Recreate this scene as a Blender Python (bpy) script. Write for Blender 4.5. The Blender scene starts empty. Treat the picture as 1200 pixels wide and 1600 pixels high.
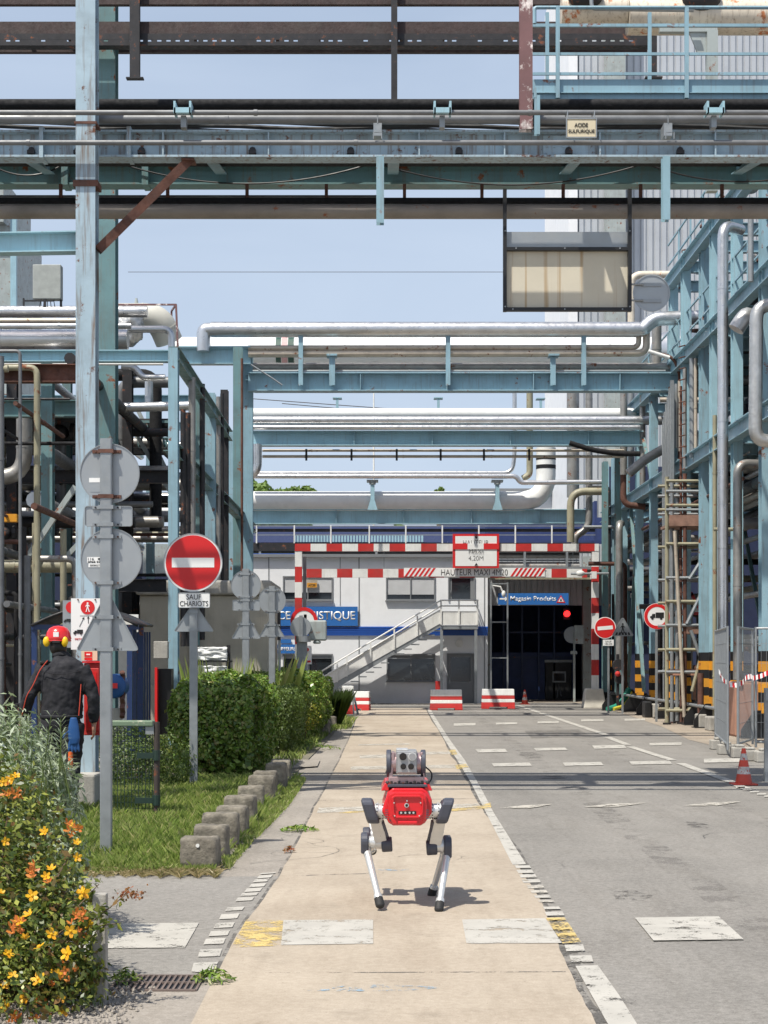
import bpy, bmesh, math, random
import numpy as np
from mathutils import Vector, Matrix
random.seed(7); RNG = np.random.default_rng(7)
S = bpy.context.scene
COL = S.collection
# ------------------------------------------------------------------ camera
F = 2600.0; CH = 1.46                      # focal length in photo pixels, eye height
cam = bpy.data.cameras.new("camera"); camo = bpy.data.objects.new("camera", cam); COL.objects.link(camo)
cam.sensor_fit = 'VERTICAL'; cam.sensor_height = 36.0; cam.sensor_width = 27.0
cam.lens = F/1600*36; cam.shift_y = (1030-800)/1600.0
cam.clip_start = 0.1; cam.clip_end = 3000
camo.location = (0, 0, CH); camo.rotation_euler = (math.radians(90), 0, 0)
S.camera = camo
# ------------------------------------------------------------------ light
SUND = Vector((0.35, 0.39, -1.0)).normalized()          # travel direction of the sunlight
w = bpy.data.worlds.new("World"); S.world = w; w.use_nodes = True
nt = w.node_tree; nt.nodes.clear()
out = nt.nodes.new('ShaderNodeOutputWorld'); bg = nt.nodes.new('ShaderNodeBackground')
sky = nt.nodes.new('ShaderNodeTexSky'); sky.sky_type = 'NISHITA'; sky.sun_disc = False
tos = -SUND
sky.sun_elevation = math.asin(tos.z); sky.sun_rotation = math.atan2(tos.x, tos.y)
sky.air_density = 1.0; sky.dust_density = 2.2; sky.ozone_density = 1.6
tc = nt.nodes.new('ShaderNodeTexCoord'); mp = nt.nodes.new('ShaderNodeMapping')
mp.inputs['Scale'].default_value = (1.2, 1.2, 5.0); mp.inputs['Rotation'].default_value = (0.15, 0.25, 0)
cn = nt.nodes.new('ShaderNodeTexNoise'); cn.inputs['Scale'].default_value = 2.2; cn.inputs['Detail'].default_value = 5
cn.inputs['Roughness'].default_value = 0.5; cn.inputs['Distortion'].default_value = 0.6
cr = nt.nodes.new('ShaderNodeMapRange'); cr.inputs['From Min'].default_value = 0.40; cr.inputs['From Max'].default_value = 0.72
cr.inputs['To Min'].default_value = 0.72; cr.inputs['To Max'].default_value = 0.95
mx = nt.nodes.new('ShaderNodeMixRGB'); mx.inputs[2].default_value = (4.5, 5.3, 6.5, 1)
nt.links.new(tc.outputs['Generated'], mp.inputs['Vector']); nt.links.new(mp.outputs[0], cn.inputs['Vector'])
sx_ = nt.nodes.new('ShaderNodeSeparateXYZ'); nt.links.new(tc.outputs['Generated'], sx_.inputs[0])
hz_ = nt.nodes.new('ShaderNodeMapRange'); hz_.inputs['From Min'].default_value = 0.22; hz_.inputs['From Max'].default_value = 0.75
hz_.inputs['To Min'].default_value = 1.0; hz_.inputs['To Max'].default_value = 0.12; nt.links.new(sx_.outputs[2], hz_.inputs['Value'])
ml_ = nt.nodes.new('ShaderNodeMath'); ml_.operation = 'MULTIPLY'
nt.links.new(cn.outputs['Fac'], cr.inputs['Value']); nt.links.new(cr.outputs[0], ml_.inputs[0]); nt.links.new(hz_.outputs[0], ml_.inputs[1]); nt.links.new(ml_.outputs[0], mx.inputs[0])
nt.links.new(sky.outputs[0], mx.inputs[1]); nt.links.new(mx.outputs[0], bg.inputs['Color'])
bg.inputs['Strength'].default_value = 0.115
nt.links.new(bg.outputs[0], out.inputs[0])
sl = bpy.data.lights.new("sun", 'SUN'); so = bpy.data.objects.new("sun", sl); COL.objects.link(so)
sl.energy = 4.8; sl.angle = math.radians(0.53); sl.color = (1.0, 0.95, 0.86)
so.rotation_euler = SUND.to_track_quat('-Z', 'Y').to_euler(); so.location = (-20, -15, 60)
S.view_settings.view_transform = 'Standard'; S.view_settings.look = 'None'
S.view_settings.exposure = 0.26; S.view_settings.gamma = 1.0; S.view_settings.use_curve_mapping = False
# ------------------------------------------------------------------ helpers
def P(px, py, Y): return Vector(((px-600)*Y/F, Y, CH+(1030-py)*Y/F))
def G(px, py, z=0.0):
    Y = F*CH/(py-1030.0); return Vector(((px-600)*Y/F, Y, z))
def WX(px, Y): return (px-600)*Y/F
def WZ(py, Y): return CH+(1030-py)*Y/F
ORG = {}
def tag(o, label=None, cat=None, group=None, kind=None):
    if label: o['label'] = label
    if cat: o['category'] = cat
    if group: o['group'] = group
    if kind: o['kind'] = kind
    return o
def T(name, label, cat, loc=(0, 0, 0), group=None, local=False):
    o = bpy.data.objects.new(name, None); COL.objects.link(o); o.location = loc
    o.empty_display_size = 0.1
    ORG[o.name] = Vector((0, 0, 0)) if local else Vector(loc)
    return tag(o, label, cat, group)
class MB:
    def __init__(s): s.v = []; s.f = []
    def add(s, vs, fs):
        n = len(s.v); s.v += [tuple(v) for v in vs]; s.f += [tuple(i+n for i in f) for f in fs]; return s
    def box(s, x0, x1, y0, y1, z0, z1):
        return s.add([(x0,y0,z0),(x1,y0,z0),(x1,y1,z0),(x0,y1,z0),(x0,y0,z1),(x1,y0,z1),(x1,y1,z1),(x0,y1,z1)],
                     [(0,3,2,1),(4,5,6,7),(0,1,5,4),(1,2,6,5),(2,3,7,6),(3,0,4,7)])
    def frame(s, p, q, up=None):
        d = (Vector(q)-Vector(p)); L = d.length; d.normalize()
        u = Vector(up) if up else (Vector((0,0,1)) if abs(d.z) < .95 else Vector((0,1,0)))
        a = d.cross(u)
        if a.length < 1e-5: a = d.cross(Vector((1,0,0)))
        a.normalize(); b = a.cross(d).normalized(); return d, a, b, L
    def extr(s, p, q, prof, up=None, prof2=None):
        d, a, b, L = s.frame(p, q, up); p = Vector(p); q = Vector(q); n = len(prof)
        pr2 = prof2 or prof
        vs = [p+a*u+b*v for u, v in prof]+[q+a*u+b*v for u, v in pr2]
        fs = [(i, (i+1) % n, n+(i+1) % n, n+i) for i in range(n)]+[tuple(range(n-1, -1, -1)), tuple(range(n, 2*n))]
        return s.add(vs, fs)
    def bar(s, p, q, w, h=None, up=None):
        h = h or w
        return s.extr(p, q, [(-w/2,-h/2),(w/2,-h/2),(w/2,h/2),(-w/2,h/2)], up)
    def ibeam(s, p, q, h, b, tf=.02, tw=.012, up=None):
        pr = [(-b/2,-h/2),(b/2,-h/2),(b/2,-h/2+tf),(tw/2,-h/2+tf),(tw/2,h/2-tf),(b/2,h/2-tf),(b/2,h/2),(-b/2,h/2),(-b/2,h/2-tf),(-tw/2,h/2-tf),(-tw/2,-h/2+tf),(-b/2,-h/2+tf)]
        d, a, bb, L = s.frame(p, q, up); p = Vector(p); q = Vector(q); n = 12
        vs = [p+a*u+bb*v for u, v in pr]+[q+a*u+bb*v for u, v in pr]
        fs = [(i, (i+1) % n, n+(i+1) % n, n+i) for i in range(n)]
        for o, rev in ((0, True), (n, False)):
            for c in ((0,1,2,3,10,11), (3,4,9,10), (4,5,6,7,8,9)):
                c = [o+i for i in c]; fs.append(tuple(reversed(c)) if rev else tuple(c))
        return s.add(vs, fs)
    def cyl(s, p, q, r, n=16, r2=None, caps=True):
        d, a, b, L = s.frame(p, q); p = Vector(p); q = Vector(q); r2 = r if r2 is None else r2
        cs = [(math.cos(2*math.pi*i/n), math.sin(2*math.pi*i/n)) for i in range(n)]
        vs = [p+a*c*r+b*t*r for c, t in cs]+[q+a*c*r2+b*t*r2 for c, t in cs]
        fs = [(i, (i+1) % n, n+(i+1) % n, n+i) for i in range(n)]
        if caps: fs += [tuple(range(n-1, -1, -1)), tuple(range(n, 2*n))]
        return s.add(vs, fs)
    def tube(s, pts, r, n=12, fillet=0.0, caps=True, seam=0, seamh=.006):
        pts = [Vector(p) for p in pts]; path = [pts[0]]
        for i in range(1, len(pts)-1):
            A, B, C = pts[i-1], pts[i], pts[i+1]
            d1 = (A-B); d2 = (C-B); rr = min(fillet, d1.length*.49, d2.length*.49)
            if rr < 1e-4: path.append(B); continue
            d1.normalize(); d2.normalize(); st = B+d1*rr; en = B+d2*rr
            for k in range(7):
                t = k/6; path.append(st*(1-t)**2+B*2*t*(1-t)+en*t*t)
        path.append(pts[-1])
        vs = []; prev = None; m = len(path)
        for i, p in enumerate(path):
            if i == 0: d = path[1]-p
            elif i == m-1: d = p-path[i-1]
            else: d = (path[i+1]-p).normalized()+(p-path[i-1]).normalized()
            if d.length < 1e-9: d = path[min(i+1,m-1)]-path[max(i-1,0)]
            d.normalize()
            if prev is None:
                u = Vector((0,0,1)) if abs(d.z) < .9 else Vector((0,1,0)); a = d.cross(u).normalized()
            else: a = (prev-d*prev.dot(d)).normalized()
            prev = a; b = d.cross(a)
            vs += [p+(a*math.cos(2*math.pi*k/n)+b*math.sin(2*math.pi*k/n))*r for k in range(n)]
        fs = [(j*n+k, j*n+(k+1) % n, (j+1)*n+(k+1) % n, (j+1)*n+k) for j in range(m-1) for k in range(n)]
        if caps: fs += [tuple(range(n-1, -1, -1)), tuple(range((m-1)*n, m*n))]
        s.add(vs, fs)
        if seam:
            for i in range(len(pts)-1):
                d = pts[i+1]-pts[i]; L = d.length
                if L < seam*.6: continue
                k = max(1, int(L/seam)); dn = d.normalized()
                for j in range(k):
                    c = pts[i]+dn*((j+.5+random.uniform(-.08,.08))*L/k)
                    s.cyl(c-dn*.018, c+dn*.018, r+seamh, n)
        return s
    def disc(s, c, r, t, n=40, ax=(0,1,0)):
        c = Vector(c); ax = Vector(ax); return s.cyl(c, c+ax*t, r, n)
    def prism(s, poly, y0, y1):                     # poly in XZ, extruded along Y
        n = len(poly)
        ar = sum(poly[i][0]*poly[(i+1)%n][1]-poly[(i+1)%n][0]*poly[i][1] for i in range(n))
        if ar < 0: poly = poly[::-1]
        vs = [(x, y0, z) for x, z in poly]+[(x, y1, z) for x, z in poly]
        fs = [tuple(range(n)), tuple(range(2*n-1, n-1, -1))]+[(i, n+i, n+(i+1) % n, (i+1) % n) for i in range(n)]
        return s.add(vs, fs)
    def flat(s, pts, z):                            # horizontal polygon facing up
        n = len(pts); ar = sum(pts[i][0]*pts[(i+1)%n][1]-pts[(i+1)%n][0]*pts[i][1] for i in range(n))
        if ar < 0: pts = pts[::-1]
        return s.add([(p[0], p[1], z) for p in pts], [tuple(range(n))])
    def ball(s, c, r, n=12, m=8, sc=(1,1,1)):
        vs = []; fs = []
        for j in range(m+1):
            th = math.pi*j/m
            for k in range(n):
                ph = 2*math.pi*k/n
                vs.append((c[0]+r*sc[0]*math.sin(th)*math.cos(ph), c[1]+r*sc[1]*math.sin(th)*math.sin(ph), c[2]+r*sc[2]*math.cos(th)))
        for j in range(m):
            for k in range(n): fs.append((j*n+k, (j+1)*n+k, (j+1)*n+(k+1) % n, j*n+(k+1) % n))
        return s.add(vs, fs)
    def lathe(s, c, prof, n=24):                    # prof: (r, z)
        vs = []; m = len(prof)
        for r, z in prof:
            for k in range(n): vs.append((c[0]+r*math.cos(2*math.pi*k/n), c[1]+r*math.sin(2*math.pi*k/n), c[2]+z))
        fs = [(j*n+k, j*n+(k+1) % n, (j+1)*n+(k+1) % n, (j+1)*n+k) for j in range(m-1) for k in range(n)]
        return s.add(vs, fs)
    def rot(s, M, n0=0):
        for i in range(n0, len(s.v)): s.v[i] = tuple(M @ Vector(s.v[i]))
        return s
    def build(s, name, mat, parent=None, org=None, smooth=False, bevel=0, sharp=35):
        if parent is not None: o3 = ORG[parent.name]
        elif org is not None: o3 = Vector(org)
        else:
            a = np.array(s.v); o3 = Vector(((a[:,0].min()+a[:,0].max())/2, (a[:,1].min()+a[:,1].max())/2, a[:,2].min()))
        me = bpy.data.meshes.new(name)
        me.from_pydata([(v[0]-o3[0], v[1]-o3[1], v[2]-o3[2]) for v in s.v], [], s.f)
        me.materials.append(mat)
        if smooth:
            me.polygons.foreach_set('use_smooth', [True]*len(me.polygons)); me.set_sharp_from_angle(angle=math.radians(sharp))
        me.update()
        o = bpy.data.objects.new(name, me); COL.objects.link(o)
        if parent is not None: o.parent = parent; ORG[o.name] = ORG[parent.name]
        else: o.location = o3; ORG[o.name] = o3
        if bevel:
            b = o.modifiers.new('bevel', 'BEVEL'); b.width = bevel; b.segments = 2; b.limit_method = 'ANGLE'; b.angle_limit = math.radians(40)
        return o
def struct(mb, name, mat, **k): return tag(mb.build(name, mat, org=(0,0,0), **k), kind='structure')
def single(mb, name, mat, label, cat, group=None, **k): return tag(mb.build(name, mat, **k), label, cat, group)
def copy_tree(o, parent=None):
    c = o.copy(); COL.objects.link(c)
    if parent: c.parent = parent
    for ch in o.children: copy_tree(ch, c)
    return c
def place(proto, loc, rz=0, label=None, first=False, group=None):
    o = proto if first else copy_tree(proto)
    o.location = loc; o.rotation_euler[2] = rz
    if label: o['label'] = label
    if group: o['group'] = group
    return o
def text(s, cx, cz, y, wd, ht, mat, parent, name='lettering', bold=0.0, thick=.002):
    cu = bpy.data.curves.new('t', 'FONT'); cu.body = s; cu.size = 1; cu.extrude = 0.0; cu.offset = bold
    cu.align_x = 'CENTER'; cu.space_line = 0.95
    ob = bpy.data.objects.new('t', cu); COL.objects.link(ob)
    dg = bpy.context.evaluated_depsgraph_get(); dg.update()
    me = bpy.data.meshes.new_from_object(ob.evaluated_get(dg))
    bpy.data.objects.remove(ob)
    a = np.array([v.co[:] for v in me.vertices]); mn = a.min(0); mxx = a.max(0)
    o3 = ORG[parent.name]
    for v in me.vertices:
        x = (v.co.x-(mn[0]+mxx[0])/2)*wd/(mxx[0]-mn[0]); z = (v.co.y-(mn[1]+mxx[1])/2)*ht/(mxx[1]-mn[1])
        v.co = (cx+x-o3[0], y-o3[1], cz+z-o3[2])
    me.name = name; me.materials.clear(); me.materials.append(mat)
    o = bpy.data.objects.new(name, me); COL.objects.link(o); o.parent = parent; ORG[o.name] = o3
    m = o.modifiers.new('thick', 'SOLIDIFY'); m.thickness = thick; m.offset = 0
    return o
def striped(name, parent, mats, prof, stops, axis, org, first=0, bevel=0):
    """one continuous bar whose bands alternate between materials; prof = closed section, stops = positions along axis"""
    n = len(prof); vs = []; fs = []; mi = []
    for st in stops:
        for a, b in prof: vs.append((st, a, b) if axis == 'x' else (a, b, st))
    for i in range(len(stops)-1):
        for k in range(n): fs.append((i*n+k, i*n+(k+1) % n, (i+1)*n+(k+1) % n, (i+1)*n+k)); mi.append((i+first) % 2)
    if n == 4: fs += [tuple(range(n)), tuple(range((len(stops)-1)*n, len(stops)*n))]; mi += [first % 2, (len(stops)-2+first) % 2]
    o3 = ORG[parent.name]; me = bpy.data.meshes.new(name); me.from_pydata([(v[0]-o3[0], v[1]-o3[1], v[2]-o3[2]) for v in vs], [], fs)
    for m in mats: me.materials.append(m)
    me.polygons.foreach_set('material_index', mi); bm = bmesh.new(); bm.from_mesh(me); bmesh.ops.recalc_face_normals(bm, faces=bm.faces); bm.to_mesh(me); bm.free()
    o = bpy.data.objects.new(name, me); COL.objects.link(o); o.parent = parent; ORG[o.name] = o3; return o
def iprof(cx, cy, h, b, tf, tw):
    return [(cx+x, cy+y) for x, y in [(-b/2,-h/2),(b/2,-h/2),(b/2,-h/2+tf),(tw/2,-h/2+tf),(tw/2,h/2-tf),(b/2,h/2-tf),(b/2,h/2),(-b/2,h/2),(-b/2,h/2-tf),(-tw/2,h/2-tf),(-tw/2,-h/2+tf),(-b/2,-h/2+tf)]]
ORD = ['first','second','third','fourth','fifth','sixth','seventh','eighth','ninth','tenth','eleventh','twelfth','thirteenth','fourteenth','fifteenth','sixteenth','seventeenth','eighteenth','nineteenth','twentieth']
# ------------------------------------------------------------------ materials
def _n(nt, t, **k):
    n = nt.nodes.new(t)
    for a, b in k.items():
        if a in n.inputs: n.inputs[a].default_value = b
        else: setattr(n, a, b)
    return n
def noise(nt, vec, scale, detail=4, rough=.55, sc=None):
    n = _n(nt, 'ShaderNodeTexNoise'); n.inputs['Scale'].default_value = scale; n.inputs['Detail'].default_value = detail
    n.inputs['Roughness'].default_value = rough
    if sc:
        m = _n(nt, 'ShaderNodeMapping'); m.inputs['Scale'].default_value = sc; nt.links.new(vec, m.inputs['Vector']); vec = m.outputs[0]
    nt.links.new(vec, n.inputs['Vector']); return n.outputs['Fac']
def rng(nt, v, a, b, c=0., d=1.):
    m = _n(nt, 'ShaderNodeMapRange'); m.inputs['From Min'].default_value = a; m.inputs['From Max'].default_value = b
    m.inputs['To Min'].default_value = c; m.inputs['To Max'].default_value = d; nt.links.new(v, m.inputs['Value']); return m.outputs[0]
def mixc(nt, fac, a, b, mode='MIX'):
    m = _n(nt, 'ShaderNodeMixRGB'); m.blend_type = mode
    for i, x in ((0, fac), (1, a), (2, b)):
        if isinstance(x, (int, float)): m.inputs[i].default_value = x
        elif isinstance(x, tuple): m.inputs[i].default_value = (*x, 1)
        else: nt.links.new(x, m.inputs[i])
    return m.outputs[0]
MATS = {}
def mat(name, col, rough=.5, metal=0., var=.15, vs=3., rust=0., rs=5., dirt=0., bump=0., bs=60., streak=0., rustcol=(.13,.045,.02), spec=.5, tint=None, coat=0):
    m = bpy.data.materials.new(name); m.use_nodes = True; nt = m.node_tree; MATS[name] = m
    b = nt.nodes['Principled BSDF']; tcn = _n(nt, 'ShaderNodeTexCoord'); vec = tcn.outputs['Object']
    oi = _n(nt, 'ShaderNodeObjectInfo')
    va = _n(nt, 'ShaderNodeVectorMath'); va.operation = 'MULTIPLY_ADD'
    cmb = _n(nt, 'ShaderNodeCombineXYZ'); nt.links.new(oi.outputs['Random'], cmb.inputs[0]); nt.links.new(oi.outputs['Random'], cmb.inputs[2])
    nt.links.new(cmb.outputs[0], va.inputs[0]); va.inputs[1].default_value = (37, 37, 37); nt.links.new(vec, va.inputs[2]); vec = va.outputs[0]
    c = mixc(nt, rng(nt, noise(nt, vec, vs, 5), .3, .7), tuple(x*(1-var) for x in col), tuple(min(1, x*(1+var)) for x in (tint or col)))
    if dirt:
        c = mixc(nt, rng(nt, noise(nt, vec, 1.7, 8, .65), .48, .75, 0, dirt), c, (.09,.08,.065))
    if streak:
        c = mixc(nt, rng(nt, noise(nt, vec, 6, 4, .6, (4, 4, .25)), .52, .72, 0, streak), c, (.16,.10,.06))
    rf = None
    if rust:
        rf = rng(nt, noise(nt, vec, rs, 8, .68), .62-rust*.2, .68-rust*.2)
        rc = mixc(nt, rng(nt, noise(nt, vec, 22, 4), .3, .7), rustcol, tuple(x*2.2 for x in rustcol))
        c = mixc(nt, rf, c, rc)
    nt.links.new(c, b.inputs['Base Color'])
    r = rng(nt, noise(nt, vec, vs*3, 5), .3, .7, rough*.8, min(1, rough*1.25))
    if rf: r = mixc(nt, rf, r, (.9,.9,.9))
    nt.links.new(r, b.inputs['Roughness'])
    if metal and rf: nt.links.new(mixc(nt, rf, (metal,)*3, (0.,0.,0.)), b.inputs['Metallic'])
    else: b.inputs['Metallic'].default_value = metal
    b.inputs['Specular IOR Level'].default_value = spec
    if coat: b.inputs['Coat Weight'].default_value = coat
    if bump:
        bp = _n(nt, 'ShaderNodeBump'); bp.inputs['Strength'].default_value = bump; bp.inputs['Distance'].default_value = .01
        nt.links.new(noise(nt, vec, bs, 6, .6), bp.inputs['Height']); nt.links.new(bp.outputs[0], b.inputs['Normal'])
    return m
M_blue = mat('teal_paint', (.25,.40,.47), .45, var=.10, vs=2, rust=.05, rs=4, dirt=.30, streak=.35)
M_bluer = mat('teal_paint_rusting', (.35,.46,.53), .5, var=.14, vs=2, rust=.09, rs=7.0, dirt=.5, streak=.9, rustcol=(.09,.04,.025))
M_blueclean = mat('teal_paint_fresh', (.31,.49,.56), .42, var=.08, vs=2, rust=.0, rs=3, dirt=.2, streak=.25)
M_green = mat('green_grey_paint', (.13,.24,.25), .5, var=.12, vs=2, rust=.12, rs=4, dirt=.5, streak=.4)
M_pale = mat('pale_steel_paint', (.34,.38,.37), .5, var=.1, vs=2, rust=.15, dirt=.35, streak=.3)
M_deepblue = mat('shelter_blue_paint', (.015,.035,.11), .4, var=.1, rust=.1)
M_pipebr = mat('brown_grey_pipe_paint', (.24,.215,.19), .5, metal=.2, var=.15, vs=3, dirt=.5, rust=.08)
M_dgalv = mat('dull_dark_galvanised', (.17,.175,.18), .45, metal=.3, var=.2, vs=5, dirt=.4)
M_silver = mat('aluminium_cladding', (.66,.66,.66), .32, metal=.85, var=.10, vs=4, dirt=.18, bump=.12, bs=9)
M_silverd = mat('weathered_cladding', (.33,.32,.30), .45, metal=.6, var=.16, vs=4, dirt=.45, bump=.15, bs=9, rust=.08)
M_wrap = mat('wrinkled_foil_wrap', (.55,.55,.54), .38, metal=.7, var=.15, vs=6, dirt=.3, bump=.9, bs=13)
M_whitep = mat('white_insulation', (.74,.75,.73), .5, var=.05, vs=2, dirt=.14)
M_beigep = mat('cream_cladding', (.52,.45,.36), .42, metal=.25, var=.12, vs=4, dirt=.35, rust=.06)
M_khaki = mat('khaki_pipe_paint', (.30,.28,.19), .5, var=.15, dirt=.35, rust=.12)
M_blackp = mat('black_insulation', (.007,.007,.008), .95, var=.3, vs=8, bump=.6, bs=14)
M_darks = mat('dark_steel', (.03,.029,.031), .55, metal=.3, var=.25, vs=6, rust=.1, rs=6)
M_brown = mat('brown_timber', (.045,.028,.026), .7, var=.3, vs=6, dirt=.4, bump=.4, bs=30)
M_rustc = mat('maroon_peeling_paint', (.17,.085,.085), .6, var=.2, rust=.35, rs=4, rustcol=(.42,.38,.36))
M_rust = mat('rusty_steel', (.11,.048,.033), .85, var=.35, vs=7, dirt=.3, bump=.4, bs=40)
M_galv = mat('galvanised_steel', (.31,.33,.34), .48, metal=.55, var=.10, vs=9, dirt=.12)
M_signback = mat('sign_back_aluminium', (.36,.38,.39), .42, metal=.5, var=.05, vs=3, dirt=.14)
M_white = mat('white_paint', (.74,.74,.71), .5, var=.06, dirt=.28, streak=.15)
M_board = mat('sign_white_film', (.80,.80,.78), .4, var=.02)
M_red = mat('red_paint', (.50,.026,.022), .5, var=.14, dirt=.35)
M_redsign = mat('red_sign_film', (.62,.018,.018), .35, var=.03)
M_black = mat('black_paint', (.012,.012,.013), .45, var=.2)
M_yellow = mat('yellow_paint', (.68,.30,.02), .5, var=.12, dirt=.35, rust=.12)
M_navy = mat('blue_sign_film', (.025,.14,.42), .4, var=.04)
M_letter = mat('white_lettering', (.82,.82,.80), .4, var=.01)
M_ink = mat('black_lettering', (.015,.015,.015), .5, var=.05)
M_faded = mat('faded_stencil_ink', (.07,.07,.07), .7, var=.3, vs=12)
M_fac = mat('cream_white_facade_panel', (.80,.81,.82), .5, var=.03, vs=.8, dirt=.10)
M_frame = mat('grey_window_frame', (.20,.21,.22), .45, var=.06)
M_shutter = mat('roller_shutter_grey', (.60,.61,.62), .5, var=.06)
M_bluestripe = mat('blue_band_paint', (.02,.10,.42), .4, var=.08)
M_conc = mat('concrete', (.36,.345,.31), .85, var=.18, vs=5, dirt=.35, bump=.5, bs=45, streak=.15)
M_concw = mat('beige_rendered_wall', (.44,.405,.33), .85, var=.08, vs=2, dirt=.22, bump=.25, bs=50, streak=.15)
M_concd = mat('mossy_concrete', (.19,.17,.135), .95, var=.45, vs=14, dirt=1.0, bump=1.0, bs=38)
M_concl = mat('pale_concrete', (.55,.52,.45), .85, var=.1, vs=5, dirt=.25, bump=.4, bs=45)
M_robred = mat('robot_red_plastic', (.60,.012,.018), .28, var=.04, coat=.4)
M_robdark = mat('robot_charcoal_cover', (.06,.065,.085), .42, var=.08)
M_robmet = mat('robot_machined_aluminium', (.66,.66,.64), .33, metal=.55, var=.05, vs=20)
M_robpk = mat('robot_reddish_bracket', (.46,.33,.33), .35, metal=.6, var=.1)
M_rubber = mat('black_rubber', (.02,.02,.02), .7, var=.2)
M_cloth = mat('charcoal_workwear', (.013,.013,.017), .85, var=.25, vs=5, bump=.5, bs=16)
M_trou = mat('black_trouser_cloth', (.014,.014,.018), .9, var=.2, bump=.3, bs=25)
M_skin = mat('skin', (.42,.23,.16), .5, var=.08)
M_hair = mat('dark_hair', (.012,.009,.008), .6, var=.2)
M_piping = mat('red_orange_piping', (.55,.06,.03), .6, var=.05)
M_helmet = mat('red_helmet_shell', (.60,.02,.02), .25, var=.03, coat=.5)
M_muff = mat('yellow_ear_muff', (.80,.50,.01), .35, var=.03)
M_bglove = mat('blue_glove_rubber', (.012,.07,.22), .5, var=.15)
M_orange = mat('orange_plastic', (.75,.13,.02), .45, var=.08)
M_cone = mat('faded_red_cone_plastic', (.60,.06,.03), .5, var=.15, dirt=.35)
M_bark = mat('stem_bark', (.12,.085,.05), .9, var=.3, bump=.5)
M_cream = mat('cream_plate', (.62,.54,.38), .5, var=.05, dirt=.1)
M_purple = mat('purple_label_film', (.20,.06,.22), .45, var=.05)
M_tan = mat('tan_clay', (.42,.22,.15), .8, var=.2)
M_greenh = mat('green_hose_rubber', (.02,.22,.15), .5, var=.2)
M_yhose = mat('yellow_hose_rubber', (.55,.48,.05), .5, var=.2)
M_panelback = mat('rust_streaked_panel', (.58,.53,.42), .6, var=.05, streak=0)
def _panel():
    nt = M_panelback.node_tree; b = nt.nodes['Principled BSDF']; src = b.inputs['Base Color'].links[0].from_socket
    tcn = _n(nt, 'ShaderNodeTexCoord')
    f = rng(nt, noise(nt, tcn.outputs['Object'], 9, 3, .5, (1.2, 1, .03)), .56, .66, 0, .75)
    nt.links.new(mixc(nt, f, src, (.33,.19,.06)), b.inputs['Base Color'])
_panel()
def glass(name, col=(.02,.025,.03)):
    m = mat(name, col, .08, var=.2, spec=.8); return m
M_glass = glass('dark_window_glass'); M_lens = glass('lens_glass', (.004,.004,.006))
def emis(name, col, s):
    m = bpy.data.materials.new(name); m.use_nodes = True; b = m.node_tree.nodes['Principled BSDF']
    b.inputs['Base Color'].default_value = (*col, 1); b.inputs['Emission Color'].default_value = (*col, 1); b.inputs['Emission Strength'].default_value = s; return m
M_redlamp = emis('red_signal_lamp', (1, .02, .02), 3.0)
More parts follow.
